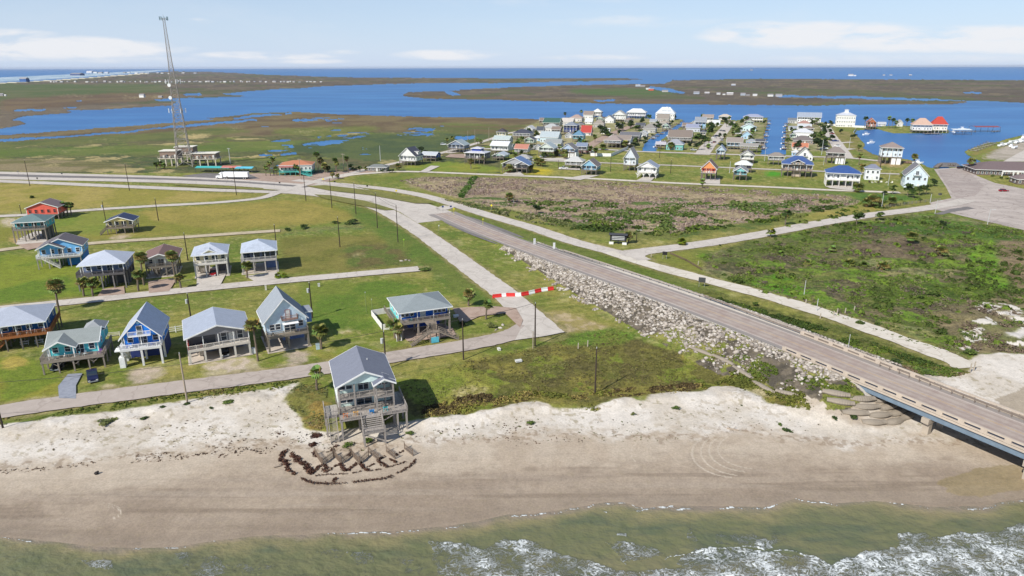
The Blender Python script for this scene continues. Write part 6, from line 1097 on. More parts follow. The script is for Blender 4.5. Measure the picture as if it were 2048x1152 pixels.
q = P(754, 343); r, b_ = house('small abandoned grey shed with sagging roof among round dark shrubs near the junction', 'the abandoned grey shed', (q.x, q.y, 0), 12, 7, -5, 0, 2.6, 1.6, 'hip', (128, 124, 116), (120, 124, 122), dk=(0, 0, 0), fine=False, nm='shed', cat='shed')
# equipment shelters by the tower
SHM = mat('concrete', (206, 196, 178))
for (px, w, d, h, zb, lab) in (((340, 332), 11, 9, 4.4, 5.2, 'raised beige equipment shelter left of the lattice tower'), ((371, 324), 12, 9, 4.6, 5.4, 'raised brown brick equipment shelter behind the lattice tower'), ((410, 332), 15, 9, 3.2, 4.8, 'raised beige equipment platform and shelter right of the lattice tower')):
    q = P(*px); t = empty('equipment_shelter', q, R(5), lab, 'equipment shelter'); LM.append((q.x, q.y, lab[:0] + 'the equipment shelters'))
    MB().box(-w / 2, w / 2, 0, d, zb, zb + h).ob('wall', mat('concrete', (142, 122, 108)), t); MB().box(-w / 2 - .5, w / 2 + .5, -.5, d + .5, zb + h, zb + h + .4).ob('roof', mat('paint', (226, 220, 206)), t); MB().box(-w / 2 - 1, w / 2 + 1, -1.6, d + .5, zb - .35, zb - .02).ob('platform', SHM, t)
    mb = MB(); rail_mb(mb, (-w / 2 - .9, -1.5), (w / 2 + .9, -1.5), zb, 1.1, .8); mb.ob('railing', SHM, t); posts(t, [(x, y) for x in np.linspace(-w / 2, w / 2, 4) for y in (-1., d)], -.3, zb - .3, .6, SHM)
    for k in range(6): x = -w / 2 + 1. + k * (w - 2.) / 5; MB().box(x - .5, x + .5, -.9 - .3 * (k % 2), -.02, zb + .1, zb + 1.3 + .5 * (k % 3)).ob('equipment_cabinet', mat('paint', (216, 214, 208) if k % 2 else (96, 98, 102)), t)
# lattice tower
q = P(371, 332); T = empty('lattice_tower', q, R(18), 'very tall galvanized lattice telecom tower with panel antennas and white dishes', 'tower'); LM.append((q.x, q.y, 'the lattice tower'))
TM = mat('paint', (160, 152, 144), .55); TH = 92.; 
def tw(z): return 4.6 * (1 - z / TH * .55) if z < 20 else max(.75, 3.9 * (1 - z / TH) + .75)
tw = lambda z: np.interp(z, [0, 14, 45, 65, 92], [5.0, 3.6, 2.1, 1.1, .55])
lv = [0]; 
while lv[-1] < TH - 1: lv.append(min(TH, lv[-1] + max(1.7, tw(lv[-1]) * 1.35)))
cn = [(-1, -1), (1, -1), (1, 1), (-1, 1)]
def cp(k, z): return Vector((cn[k % 4][0] * tw(z), cn[k % 4][1] * tw(z), z))
for k in range(4):
    mb = MB()
    for a, b2 in zip(lv[:-1], lv[1:]): rr_ = float(np.interp(a, [0, 45, 92], [.3, .16, .07])); mb.tube(cp(k, a), cp(k, b2), rr_, n=6)
    mb.ob('leg', TM, T); mb = MB()
    for a, b2 in zip(lv[:-1], lv[1:]): rr_ = float(np.interp(a, [0, 45, 92], [.26, .12, .045])); mb.beam(cp(k, a), cp(k + 1, b2), rr_); mb.beam(cp(k + 1, a), cp(k, b2), rr_); mb.beam(cp(k, b2), cp(k + 1, b2), rr_)
    mb.ob('cross_bracing', TM, T)
AW = mat('paint', (224, 226, 226)); zt = zat(q, 160); 
for (zz, rr_, n, hh) in ((TH - .5, 2.4, 9, 2.2), (float(zat(q, 163)), 4.3, 6, 2.6), (float(zat(q, 221)), 5.0, 6, 2.8)):
    for k in range(n):
        a = 6.283 * k / n; x, y = rr_ * math.cos(a), rr_ * math.sin(a); p_ = MB().box(-.22, .22, -.12, .12, -hh / 2, hh / 2).ob('panel_antenna', AW if zz < 80 else mat('paint', (150, 170, 180)), T, (x, y, zz), a)
        MB().beam((0, 0, 0), (-rr_ + tw(zz) * .7, 0, 0), .1).ob('mounting_arm', TM, p_)
for px_, c_ in ((343, 170), (345, 195)): zz = float(zat(q, c_)); MB().tube((-tw(zz) - .5, -tw(zz) - .9, zz), (-tw(zz) - .3, -tw(zz) - .3, zz), 1.1, .9, 14).ob('dish_antenna', AW, T)
for z_ in (TH + .8,): MB().tube((0, 0, TH - 1), (0, 0, TH + 2.), .06, n=6).ob('lightning_rod', TM, T)
# ---------------- labels for the many small things ----------------
PEND = []
def later(o, head, cat, group=None, x=None, y=None, seq=False):
    if seq: PEND.append((o, head, cat, group, PX(o.location.x, o.location.y, 0)[0], None)); tag(o, None, cat, group); return
    PEND.append((o, head, cat, group, o.location.x if x is None else x, o.location.y if y is None else y)); tag(o, None, cat, group)
def flush():
    rows = {}
    for o, head, cat, group, x, y in PEND:
        d = sorted(((math.hypot(x - a, (y - b_) * .8), s, a, b_) for a, b_, s in LM))[0]
        u, v = PX(x, y, 0)[0], PX(d[2], d[3], 0)[0]; dy = y - d[3]
        if abs(x - d[2]) < 6 and abs(dy) > 6: rel = 'behind' if dy > 0 else 'in front of'
        else: rel = 'right of' if u > v else 'left of'
        rows.setdefault((head, rel + ' ' + d[1]), []).append((u, o))
    for (head, tail), it in rows.items():
        it.sort(key=lambda k: k[0])
        for i, (u, o) in enumerate(it):
            if len(it) == 1: t = '%s %s' % (head, tail)
            elif len(it) == 2: t = '%s %s, %s' % (head, tail, ('the left one', 'the right one')[i])
            else: t = '%s %s, %s from left' % (head, tail, ['first', 'second', 'third', 'fourth', 'fifth', 'sixth', 'seventh', 'eighth', 'ninth', 'tenth', 'eleventh', 'twelfth'][min(i, 11)])
            o['label'] = t
LM += [(*P(1234, 482).xy, 'the dark entrance sign'), (*P(1600, 540).xy, 'the scrub field'), (*P(1090, 590).xy, 'the red and white barrier'), (*P(1100, 800).xy, 'the grassy lot above the beach'), (*P(760, 470).xy, 'the curved frontage road'),
       (*P(640, 385).xy, 'the road junction'), (*P(1400, 400).xy, 'the dry brush lot'), (*P(1930, 420).xy, 'the big paved lot'), (*P(1790, 440).xy, 'the scrub field corner'), (*P(250, 385).xy, 'the highway at the left'), (*P(700, 330).xy, 'the palm group at the junction'), (*P(1300, 860).xy, 'the open beach'), (*P(370, 830).xy, 'the white dune sand at the left')]
# ---------------- plants ----------------
def frondmesh(name, n, L_, seed, col, droop=1., skirt=0):
    r_ = random.Random(seed); V = []; F = []; C_ = []
    for i in range(n + skirt):
        sk_ = i >= n; a = r_.uniform(0, 6.28); e = r_.uniform(-.35, 1.25) if not sk_ else r_.uniform(-1.4, -.9); l = L_ * r_.uniform(.8, 1.1) * (.75 if sk_ else 1); d = Vector((math.cos(a) * math.cos(e), math.sin(a) * math.cos(e), math.sin(e))); s_ = Vector((-math.sin(a), math.cos(a), 0)); u = s_.cross(d)
        base = d * l * .28; col_ = [c * r_.uniform(.7, 1.25) for c in (A(col) if not sk_ else A((150, 124, 84)))]
        for k in range(7):
            t = (k - 3) / 3 * 1.05; dd = (d * math.cos(t) + s_ * math.sin(t)).normalized(); tip = base + dd * l * (.72 - abs(t) * .12) - Vector((0, 0, 1)) * l * .26 * droop * (1 - .3 * abs(e)); mid = base + dd * l * .42 + u * .05 * l; w = s_ * math.cos(t) * l * .115 - d * math.sin(t) * l * .115; m = len(V)
            V += [base, mid + w, tip, mid - w]; F.append((m, m + 1, m + 2, m + 3)); C_ += [col_] * 4
        m = len(V); w = s_ * .05; V += [w * 0 + s_ * -.03, s_ * .03, base + s_ * .03, base - s_ * .03]; F.append((m, m + 1, m + 2, m + 3)); C_ += [list(A((110, 104, 60)))] * 4
    return npmesh(name, np.array([tuple(v) for v in V]), np.array(F), LEAF, np.array(C_))
CRN = [frondmesh('crown', 26, 1.9, s, c, sk_, sn) for s, c, sk_, sn in ((1, (108, 126, 62), 1, 5), (2, (132, 142, 74), 1.1, 8), (3, (92, 112, 56), .9, 4))]
CRB = [frondmesh('crown', 38, 2.3, 11, (148, 154, 88), 1., 14), frondmesh('crown', 38, 2.3, 12, (124, 136, 70), 1., 10)]
CRY = [frondmesh('crown', 20, 1.7, 21, (120, 140, 44), .9, 0), frondmesh('crown', 24, 1.9, 22, (150, 148, 84), .9, 3)]
TRK = mat('wood', (128, 114, 98)); TRKC = {}
def trunk(h, r0, lean):
    k = (round(h * 2) / 2, round(r0, 2), lean)
    if k not in TRKC:
        mb = MB(); n = 5
        for i in range(n):
            a, b2 = i / n, (i + 1) / n; mb.tube((lean * a * a, 0, k[0] * a - (.3 if i == 0 else 0)), (lean * b2 * b2, 0, k[0] * b2), r0 * (1.25 - .45 * a) + (.04 if i % 2 else 0), r0 * (1.25 - .45 * b2), 8, cap=i in (0, n - 1))
        TRKC[k] = mb.mesh('trunk', TRK)
    return TRKC[k], k[0]
def palm(px, py, top, kind=0, cs=None, head=None, nm='palm_tree'):
    q = P(px, py); q.z = gz(q.x, q.y); H_ = max(1.6, zat(q, top)); cs = cs or (1.0 if kind != 1 else 1.05)
    t = empty(nm, q, RNG.uniform(0, 6.28)); cr = (CRN, CRB, CRY)[kind]; c = cr[RNG.integers(len(cr))]; top_ = max(.5, H_ - 1.3 * cs); le = [0, .3, .6, -.4][RNG.integers(4)] * min(1, top_ / 5)
    me, hh = trunk(top_, .2 if kind != 1 else .24, le); link('trunk', me, t); o = link('crown', c, t, (le, 0, hh)); o.scale = (cs,) * 3
    later(t, head or ('tall slender fan palm' if H_ > 8 else 'fan palm' if H_ > 4 else 'short bushy palm'), 'palm tree', 'fan palms'); return t
for a in [(118, 622, 560, 1, 1.25), (168, 592, 556, 1, 1.0), (186, 592, 556, 1, 1.0), (277, 582, 540, 1, .95), (288, 570, 505, 1, 1.1), (352, 566, 503, 1, 1.1), (362, 577, 548, 1, .7), (495, 556, 522, 1, .95), (557, 557, 543, 2, .8), (570, 557, 544, 2, .7), (516, 722, 636, 2, 1.25), (643, 698, 650, 1, 1.05), (634, 780, 731, 0, 1.), (790, 676, 640, 1, .95), (797, 682, 652, 1, .8), (937, 612, 580, 1, .95), (972, 638, 601, 0, .95),
          (128, 432, 404, 0, 1.1), (136, 431, 406, 0, 1.0), (143, 430, 405, 0, 1.), (106, 420, 404, 0, .8), (64, 396, 392, 0, .7), (532, 352, 331, 0, 1.1), (541, 352, 322, 0, 1.1), (548, 350, 313, 0, 1.2), (553, 351, 334, 0, 1.), (592, 350, 328, 0, 1.2), (599, 352, 334, 0, 1.), (637, 346, 303, 0, 1.3), (642, 345, 316, 1, 1.2), (650, 346, 327, 1, 1.2), (656, 344, 331, 1, 1.), (672, 344, 315, 0, 1.2), (674, 346, 321, 0, 1.2), (697, 346, 311, 0, 1.2), (665, 357, 344, 2, 1.0), (676, 358, 346, 2, 1.), (720, 343, 332, 0, .9), (731, 341, 333, 0, .9), (322, 338, 322, 0, 1.2), (328, 339, 326, 0, 1.2), (313, 338, 323, 0, 1.2),
          (796, 342, 327, 1, 1.2), (903, 288, 272, 0, 1.3), (895, 290, 275, 0, 1.2), (1018, 405, 386, 1, 1.2), (1823, 486, 466, 1, 1.15), (1880, 512, 494, 1, 1.1), (1697, 532, 518, 1, 1.), (1728, 532, 522, 0, .9), (1765, 538, 525, 1, 1.), (1665, 503, 492, 0, .9), (1615, 528, 518, 0, .9), (1561, 510, 502, 0, .8), (1570, 450, 418, 0, 1.25), (1541, 474, 456, 2, 1.2), (1362, 490, 474, 2, 1.2), (1366, 490, 480, 2, 1.), (1257, 486, 463, 1, 1.), (1742, 414, 391, 1, 1.6), (1752, 412, 394, 1, 1.3), (1732, 414, 396, 1, 1.2), (1783, 412, 394, 1, 1.3),
          (1404, 376, 358, 0, 1.2), (1802, 370, 344, 0, 1.2), (1717, 330, 306, 0, 1.3), (1722, 350, 328, 2, 1.3), (1714, 384, 366, 1, 1.5), (1828, 322, 308, 1, 1.3), (1940, 345, 317, 1, 1.3), (1728, 258, 232, 0, 1.6), (1776, 257, 232, 0, 1.6), (1783, 257, 236, 0, 1.5), (1790, 256, 241, 0, 1.4), (1812, 254, 236, 0, 1.5), (1822, 254, 237, 0, 1.5), (1018, 346, 330, 1, 1.5), (1062, 345, 326, 1, 1.3), (1075, 332, 316, 1, 1.5), (1083, 333, 318, 1, 1.4), (1030, 322, 304, 0, 1.4), (1045, 300, 286, 1, 1.3), (1114, 312, 300, 1, 1.5), (1128, 318, 300, 1, 1.5),
          (1180, 312, 292, 0, 1.5), (1190, 314, 295, 0, 1.5), (1206, 300, 288, 1, 1.5), (1190, 285, 268, 0, 1.5), (1168, 300, 280, 0, 1.4), (1250, 296, 282, 1, 1.6), (1500, 284, 270, 1, 1.3), (1512, 304, 286, 0, 1.3), (1575, 290, 275, 0, 1.3), (1610, 246, 234, 0, 1.4), (1632, 250, 236, 0, 1.6), (1640, 262, 246, 0, 1.4), (1406, 240, 228, 1, 1.6), (1340, 300, 284, 1, 1.5), (942, 338, 318, 1, 1.1), (968, 328, 312, 1, 1.), (1131, 236, 224, 0, 1.6), (1162, 232, 220, 0, 1.5), (1203, 232, 222, 0, 1.4), (962, 292, 278, 0, 1.2), (955, 292, 276, 0, 1.1), (1716, 302, 288, 0, 1.2), (1180, 262, 250, 0, 1.4), (1200, 266, 252, 0, 1.3)]: palm(*a)
def leafball(name, nl, seed, cols, ls=.3):
    global RNG; sv = RNG; RNG = np.random.default_rng(seed)
    k = 9; p_ = RNG.normal(size=(k, 3)) * np.array([.36, .36, .26]); p_[:, 2] += .1; v, f, c = clumps(p_, RNG.uniform(.38, .62, k), RNG.uniform(.35, .55, k), np.array([A(cols[i % len(cols)]) for i in range(k)]), nl // k, ls=ls, jitc=.25); RNG = sv
    return npmesh(name, v, f, LEAF, c)
TREES = [leafball('crown', 700, s, c, .17) for s, c in ((31, [(52, 72, 32), (70, 92, 40), (86, 104, 46)]), (32, [(44, 60, 34), (62, 80, 38)]), (33, [(74, 90, 44), (98, 112, 54), (60, 78, 36)]))]
BUSHY = [leafball('foliage', 420, s, c, .2) for s, c in ((41, [(78, 98, 44), (100, 118, 52)]), (42, [(58, 76, 34), (74, 92, 44)]), (43, [(104, 112, 66), (124, 128, 74)]))]
def tree(px, py, top, w, k=0, head='dense dark green tree'):
    q = P(px, py); H_ = max(2, zat(q, top)); sc = (py - 134.5) * .952 / 62; t = empty('broadleaf_tree', q, RNG.uniform(0, 6.28)); rr_ = w / sc / 2
    me, hh = trunk(max(.6, H_ * .38), .17, 0.3); link('trunk', me, t); o = link('crown', TREES[k], t, (.2, 0, H_ * .6)); o.scale = (rr_ * 1.05, rr_ * 1.05, H_ * .46); later(t, head, 'tree', 'broadleaf trees')
for a in [(1758, 440, 425, 20, 0), (1713, 448, 424, 24, 0, 'rounded green tree'), (1884, 457, 441, 13, 1), (1072, 426, 409, 16, 1, 'lone dark shrub tree'), (1785, 388, 371, 16, 2), (1815, 392, 368, 22, 2), (1838, 390, 372, 24, 2), (1852, 388, 370, 22, 2), (1826, 396, 378, 22, 0), (1868, 372, 358, 16, 1), (1090, 300, 290, 16, 1), (1205, 272, 250, 20, 1), (1216, 280, 262, 18, 0), (1238, 262, 246, 16, 1), (1262, 255, 240, 16, 1), (1272, 262, 250, 16, 0), (1246, 240, 230, 12, 1), (1285, 248, 238, 14, 1), (1304, 262, 250, 12, 2), (1392, 288, 268, 20, 0), (1408, 294, 270, 22, 0), (1420, 274, 250, 18, 1), (1424, 262, 244, 16, 0), (1396, 300, 284, 18, 1), (1378, 298, 284, 12, 1), (1370, 282, 270, 12, 1), (1388, 262, 250, 12, 1), (1448, 247, 234, 14, 1), (1470, 262, 246, 16, 0), (1478, 274, 256, 18, 2), (1474, 286, 268, 16, 0), (1462, 258, 244, 12, 2), (1484, 252, 238, 12, 2), (1492, 244, 232, 12, 0), (1445, 302, 286, 16, 1), (1440, 278, 266, 10, 1), (1505, 268, 254, 12, 1),
          (1634, 300, 276, 26, 1), (1646, 302, 280, 20, 1), (1640, 284, 262, 20, 0), (1648, 276, 256, 16, 1), (1594, 300, 284, 14, 1), (1600, 284, 272, 10, 0), (1682, 268, 258, 10, 1), (1706, 278, 268, 14, 1), (1650, 252, 243, 8, 1), (1664, 250, 244, 10, 1), (838, 316, 294, 22, 1), (850, 314, 300, 18, 1), (878, 324, 314, 14, 1), (1016, 340, 328, 20, 1), (1050, 334, 322, 16, 1), (1100, 316, 306, 18, 2), (740, 342, 331, 12, 1), (766, 345, 338, 12, 1), (778, 345, 339, 10, 1), (785, 345, 338, 9, 1), (700, 340, 328, 14, 1), (706, 342, 334, 8, 1), (712, 341, 335, 7, 1), (1135, 262, 250, 10, 1), (1070, 276, 268, 14, 1), (1060, 300, 290, 14, 1), (1042, 312, 300, 10, 1), (1240, 290, 278, 12, 1), (1270, 296, 284, 18, 1), (1295, 262, 256, 8, 1), (1330, 246, 240, 8, 1), (1350, 240, 230, 10, 1), (1345, 250, 240, 8, 1), (1528, 250, 240, 8, 1), (1583, 262, 254, 8, 1), (1586, 274, 266, 8, 1), (1655, 262, 250, 10, 0), (1290, 290, 282, 10, 1), (1305, 276, 268, 8, 1), (1350, 288, 280, 8, 1), (1160, 285, 275, 12, 1), (1060, 268, 260, 10, 0), (1235, 254, 244, 8, 0), (1770, 390, 384, 14, 1)]: tree(*a)
def shrub(px, py, w, h, k=0, head='round green shrub'):
    q = P(px, py); q.z = gz(q.x, q.y); sc = (py - 134.5) * .952 / 62; o = link('shrub', BUSHY[k], None, q + Vector((0, 0, h * .3)), RNG.uniform(0, 6.28)); o.scale = (w / sc / 2, w / sc / 2, h * .6); later(o, head, 'shrub', 'low shrubs')
for a in [(1352, 818, 15, .7, 0, 'small green sand shrub'), (1265, 830, 11, .6, 2, 'small green sand shrub'), (1280, 812, 9, .5, 2, 'small green sand shrub'), (1061, 848, 16, .8, 0, 'small green sand shrub'), (1483, 812, 5, .4, 1, 'tiny dark shrub on the sand'), (1668, 845, 14, .5, 1, 'small dark shrub on the sand'), (1706, 845, 22, .6, 1, 'small dark shrub on the sand'), (1574, 862, 20, .5, 1, 'small dark shrub on the sand'), (1560, 850, 10, .4, 0, 'small dark shrub on the sand'), (218, 845, 38, .8, 2, 'straggly dune shrub'), (325, 818, 22, .8, 1, 'straggly dune shrub'), (460, 806, 26, .9, 0, 'straggly dune shrub'), (290, 838, 18, .6, 1, 'straggly dune shrub'), (372, 812, 20, .6, 1, 'straggly dune shrub'), (424, 818, 16, .5, 1, 'straggly dune shrub'), (737, 884, 20, .9, 0, 'green shrub'), (696, 892, 20, .7, 0, 'green shrub'), (820, 868, 16, .6, 0), (905, 868, 0.1, .1, 0),
          (575, 461, 16, 1.4, 1, 'dark rounded bush'), (608, 456, 22, 1.8, 1, 'dark rounded bush'), (672, 447, 16, 1.5, 1, 'dark rounded bush'), (704, 448, 26, 2.4, 1, 'dark rounded bush'), (850, 540, 26, .9, 0, 'bright green bush'), (745, 758, 20, 1.2, 0, 'green bush beside the grey roof'), (985, 655, 22, 1.3, 2, 'straw coloured grass clump'), (926, 650, 22, 1.3, 1, 'dark rounded bush'), (1440, 492, 6, .8, 1), (1810, 408, 12, 1.4, 0), (1080, 300, 10, 1.6, 1), (1985, 353, 8, 1.4, 0), (2002, 357, 10, 1.6, 1), (2014, 358, 8, 1.2, 0), (1790, 440, 12, 1.5, 0), (1575, 432, 10, 1.4, 0), (1840, 596, 14, 1.4, 0), (1866, 590, 22, 1.5, 0, 'bright green bush'), (1940, 706, 30, 1., 0), (1850, 745, 40, .9, 0), (1790, 728, 30, 1., 1), (1510, 610, 14, 1.2, 0)]: shrub(*a) if a[2] > 1 else None
# ---------------- poles and wires ----------------
PW = mat('wood', (74, 62, 54)); PW2 = mat('wood', (176, 160, 140)); PG = mat('paint', (186, 188, 186)); PGR = mat('paint', (128, 140, 84)); 
def pole(px, py, top, m=PW, r0=.16, arm=0, tr=0, head='dark wooden utility pole', lamp=0, cat='utility pole'):
    q = P(px, py); q.z = gz(q.x, q.y); H_ = zat(q, top); t = empty('utility_pole' if cat == 'utility pole' else 'light_pole', q, R(-20)); MB().tube((0, 0, -.5), (0, 0, H_), r0 * 1.2, r0 * .75, 8).ob('pole', m, t)
    if arm: MB().beam((-1.4, 0, H_ - .5), (1.4, 0, H_ - .5), .14).ob('crossarm', m, t); [MB().tube((x, 0, H_ - .43), (x, 0, H_ - .2), .07, n=6).ob('insulator', PG, t) for x in (-1.2, -.4, .5, 1.2)]
    else: MB().tube((0, 0, H_), (0, 0, H_ + .35), .07, n=6).ob('insulator', PG, t)
    if tr: MB().tube((-.5, -.1, H_ - 2.6), (-.5, -.1, H_ - 1.5), .32, n=10).ob('transformer', PG, t)
    if lamp: MB().beam((0, 0, H_ - .1), (1.3, 0, H_ + .1), .09).box(1.1, 1.9, -.15, .15, H_, H_ + .16).ob('lamp_arm', PG, t)
    later(t, head, cat, 'utility poles' if cat == 'utility pole' else 'light poles'); return q + Vector((0, 0, H_))
WIRE = mat('plain', (60, 58, 56))
T1 = [pole(*a) for a in [(60, 372, 321), (259, 381, 328), (473, 390, 333), (612, 402, 350), (664, 416, 357), (712, 428, 366), (755, 456, 387), (796, 484, 410)]]
T2 = [pole(*a) for a in [(213, 449, 403, PW, .14, 0, 1), (317, 441, 397), (43, 428, 410)]]
T3 = [pole(*a) for a in [(376, 521, 467), (555, 510, 450), (680, 494, 435)]]
T4 = [pole(*a) for a in [(382, 637, 588, PW, .17, 0, 1), (625, 636, 566, PW, .17, 0, 1)]]
T5 = [pole(*a) for a in [(7, 860, 768), (375, 807, 708, PW2, .16, 0, 0, 'pale weathered wooden pole'), (772, 738, 664, PW, .17, 0, 1), (927, 719, 640), (1070, 692, 607, PW, .18), (1190, 786, 697)]]
for a in [(1066, 696, 662, PW2, .12, 0, 0, 'short weathered stub pole'), (733, 624, 586, PGR, .1, 0, 0, 'thin greenish pole'), (745, 627, 600, PGR, .1, 0, 0, 'thin greenish pole'), (602, 359, 317, PW2, .2, 1), (688, 342, 307, PW2, .18, 1), (761, 322, 292, PG, .2, 0, 0, 'pale grey wooden pole'), (461, 328, 296, PG, .22, 1), (1117, 338, 320), (1221, 343, 312), (1341, 347, 320), (1319, 316, 293), (1459, 346, 323, PG), (1584, 356, 333), (1760, 338, 300, PW, .25), (1870, 427, 401, PG, .11, 0, 0, 'thin pale light pole', 1, 'light pole'), (1975, 448, 419, PG, .11, 0, 0, 'thin pale light pole', 1, 'light pole'), (1763, 415, 387, PG, .12), (1860, 406, 389, PG, .12), (1776, 371, 345, PG, .12), (1529, 322, 300, PG, .15), (1643, 310, 280, PG, .18), (1647, 330, 315, PG, .12), (1698, 296, 276, PG, .15), (1273, 482, 460, PW, .14, 0, 0, 'dark lamp post with solar panel', 1, 'light pole'), (1027, 406, 393, PG, .1), (1608, 590, 563, PG, .1, 0, 0, 'thin leaning grey pole'), (1633, 622, 600, PG, .1, 0, 0, 'thin leaning grey pole'), (1690, 735, 711, PG, .06, 0, 0, 'thin marker pole beside the bridge'), (936, 294, 262, PW2, .15), (950, 288, 260, PW2, .15), (978, 290, 256, PW2, .18), (2046, 940, 900, PG, .05, 0, 0, 'x')][:-1]: pole(*a)
def wires(pts, label, offs=((0, 0),), sag=.02):
    mb = MB(); base = pts[0].copy()
    for a, b2 in zip(pts[:-1], pts[1:]):
        for o in offs:
            pr = None
            for i in range(9):
                t = i / 8; p_ = a.lerp(b2, t) - base; p_.z += o[1] + .2 - 4 * t * (1 - t) * (b2 - a).length * sag; p_.x += o[0]
                if pr is not None: mb.tube(pr, p_, .04, n=4, cap=False)
                pr = p_
    o = mb.ob('power_line', WIRE); o.location = base; tag(o, label, 'power line')
wires(T1, 'thin overhead wires strung along the dark poles beside the highway', ((0, 0), (.3, -1.2))); wires([P(-380, 880) + Vector((0, 0, 9))] + T5[:1] + T5[2:4] + T5[4:5], 'thin overhead wire strung along the beach road poles')
# ---------------- vehicles ----------------
TYRE = mat('plain', (34, 34, 36), .9); CHR = mat('plain', (170, 172, 176), .4); LGT = mat('plain', (230, 228, 220), .3)
def wheels(t, pts, r0, w=.28):
    for x, y in pts: o = MB().tube((x, y - w / 2, r0), (x, y + w / 2, r0), r0, n=14).ob('wheel', TYRE, t); MB().tube((x, y - w / 2 - .01, r0), (x, y + w / 2 + .01, r0), r0 * .55, n=10).ob('rim', CHR, o)
def car(label, q, rz, c, kind='suv', nm='parked_car', cat='car'):
    t = empty(nm, q, rz, label, cat, None); L_, w, h = (4.9, 1.9, 1.75) if kind == 'suv' else (4.6, 1.8, 1.42) if kind == 'sedan' else (5.6, 1.95, 1.85); k = h / 1.75
    pr = [(-L_ / 2, .35), (L_ / 2, .35), (L_ / 2, .8 * k), (L_ / 2 - .15, .95 * k), (L_ * .2, 1.05 * k), (-L_ / 2 + .05, 1.08 * k), (-L_ / 2, .9 * k)]; m = mat('plain', c, .3); me = MB().ext([(a, b2) for a, b2 in pr], 'y', -w / 2, w / 2).ob('body', m, t)
    g = [(L_ * .2, 1.05 * k), (L_ * .06, h - .06), (-L_ * (.42 if kind == 'suv' else .28 if kind == 'sedan' else .08), h - .06), (-L_ * (.47 if kind != 'truck' else .12), 1.06 * k)]; MB().ext(g, 'y', -w / 2 + .08, w / 2 - .08).ob('windows', GL, t); MB().box(g[2][0] + .08, g[1][0] - .05, -w / 2 + .12, w / 2 - .12, h - .07, h).ob('roof', m, t)
    for s in (-1, 1): MB().box(L_ / 2 - .02, L_ / 2 + .03, s * w * .36 - .2, s * w * .36 + .2, .62, .8).ob('headlight', LGT, t); MB().box(-L_ / 2 - .03, -L_ / 2 + .02, s * w * .38 - .14, s * w * .38 + .14, .7, .95).ob('taillight', mat('plain', (150, 30, 30), .4), t)
    MB().box(L_ / 2 - .01, L_ / 2 + .05, -w / 2 + .1, w / 2 - .1, .35, .55).ob('bumper', CHR, t); wheels(t, [(L_ * .3, -w / 2 + .1), (L_ * .3, w / 2 - .1), (-L_ * .3, -w / 2 + .1), (-L_ * .3, w / 2 - .1)], .36)
    return t
car('dark navy pickup parked on the grass in front of the turquoise house', P(186, 757), R(-57), (26, 30, 66), 'truck', cat='pickup truck'); car('black car parked beneath the wide grey gabled house', P(450, 708), R(-65), (20, 20, 24), 'sedan'); car('dark car parked under the left end of the turquoise house', P(117, 735), R(-70), (34, 36, 44), 'suv'); car('red car parked under the cream house', P(427, 550), R(-72), (140, 26, 34), 'suv')
car('red car parked on the big paved lot near the right edge', P(2007, 383), R(5), (150, 20, 36), 'sedan'); car('black suv parked beside the boat ramp', P(1921, 337), R(20), (24, 28, 40)); car('white van parked at the marsh edge behind the long blue house', P(887, 290), R(5), (226, 228, 228)); car('dark suv parked under the steel-blue-roofed house', P(1041, 345), R(-110), (50, 52, 58)); car('white car parked beside the aqua canal-end house', P(1387, 301), R(0), (224, 226, 226), 'sedan'); car('white pickup parked at the light grey wrap-deck house', P(1127, 338), R(20), (222, 222, 222), 'truck', cat='pickup truck')
for i, (x, y, c, k, l) in enumerate([(1440, 250, (220, 222, 224), 'sedan', 'white car parked on the wide street near its far end'), (1086, 315, (200, 204, 206), 'suv', 'silver suv parked under the sage gable house'), (706, 341, (60, 62, 66), 'suv', 'dark suv parked behind the palms at the junction'), (2030, 366, (120, 128, 150), 'suv', 'blue-grey suv parked beside the brown outbuilding')]): car(l, P(x, y), R(20 * i), c, k)
q = P(466, 357.5); t = empty('semi_truck', q, R(-3), 'white semi truck with long white box trailer parked beside the highway', 'semi truck'); LM.append((q.x, q.y, 'the white semi truck')); WT = mat('plain', (236, 236, 234), .4)
MB().box(-5.2, 9.6, -1.3, 1.3, 1.15, 4.05).ob('trailer', WT, t); MB().ext([(-9.7, .6), (-5.9, .6), (-5.9, 3.7), (-6.6, 3.95), (-8.0, 2.9), (-8.2, 2.1), (-9.6, 1.8)], 'y', -1.2, 1.2).ob('cab', WT, t); MB().ext([(-8.15, 2.15), (-7.95, 2.8), (-7.1, 2.85), (-7.1, 2.15)], 'y', -1.23, 1.23).ob('windows', GL, t); MB().box(-5.8, 9.4, -.5, .5, .8, 1.14).ob('chassis', mat('plain', (60, 60, 64)), t); MB().tube((-5.7, -1.0, 1.), (-5.7, -1., 4.2), .1).ob('exhaust_stack', CHR, t)
wheels(t, [(x, s * 1.1) for x in (-8.7, -4.6, -3.4, 6.9, 8.1) for s in (-1, 1)], .52, .5)
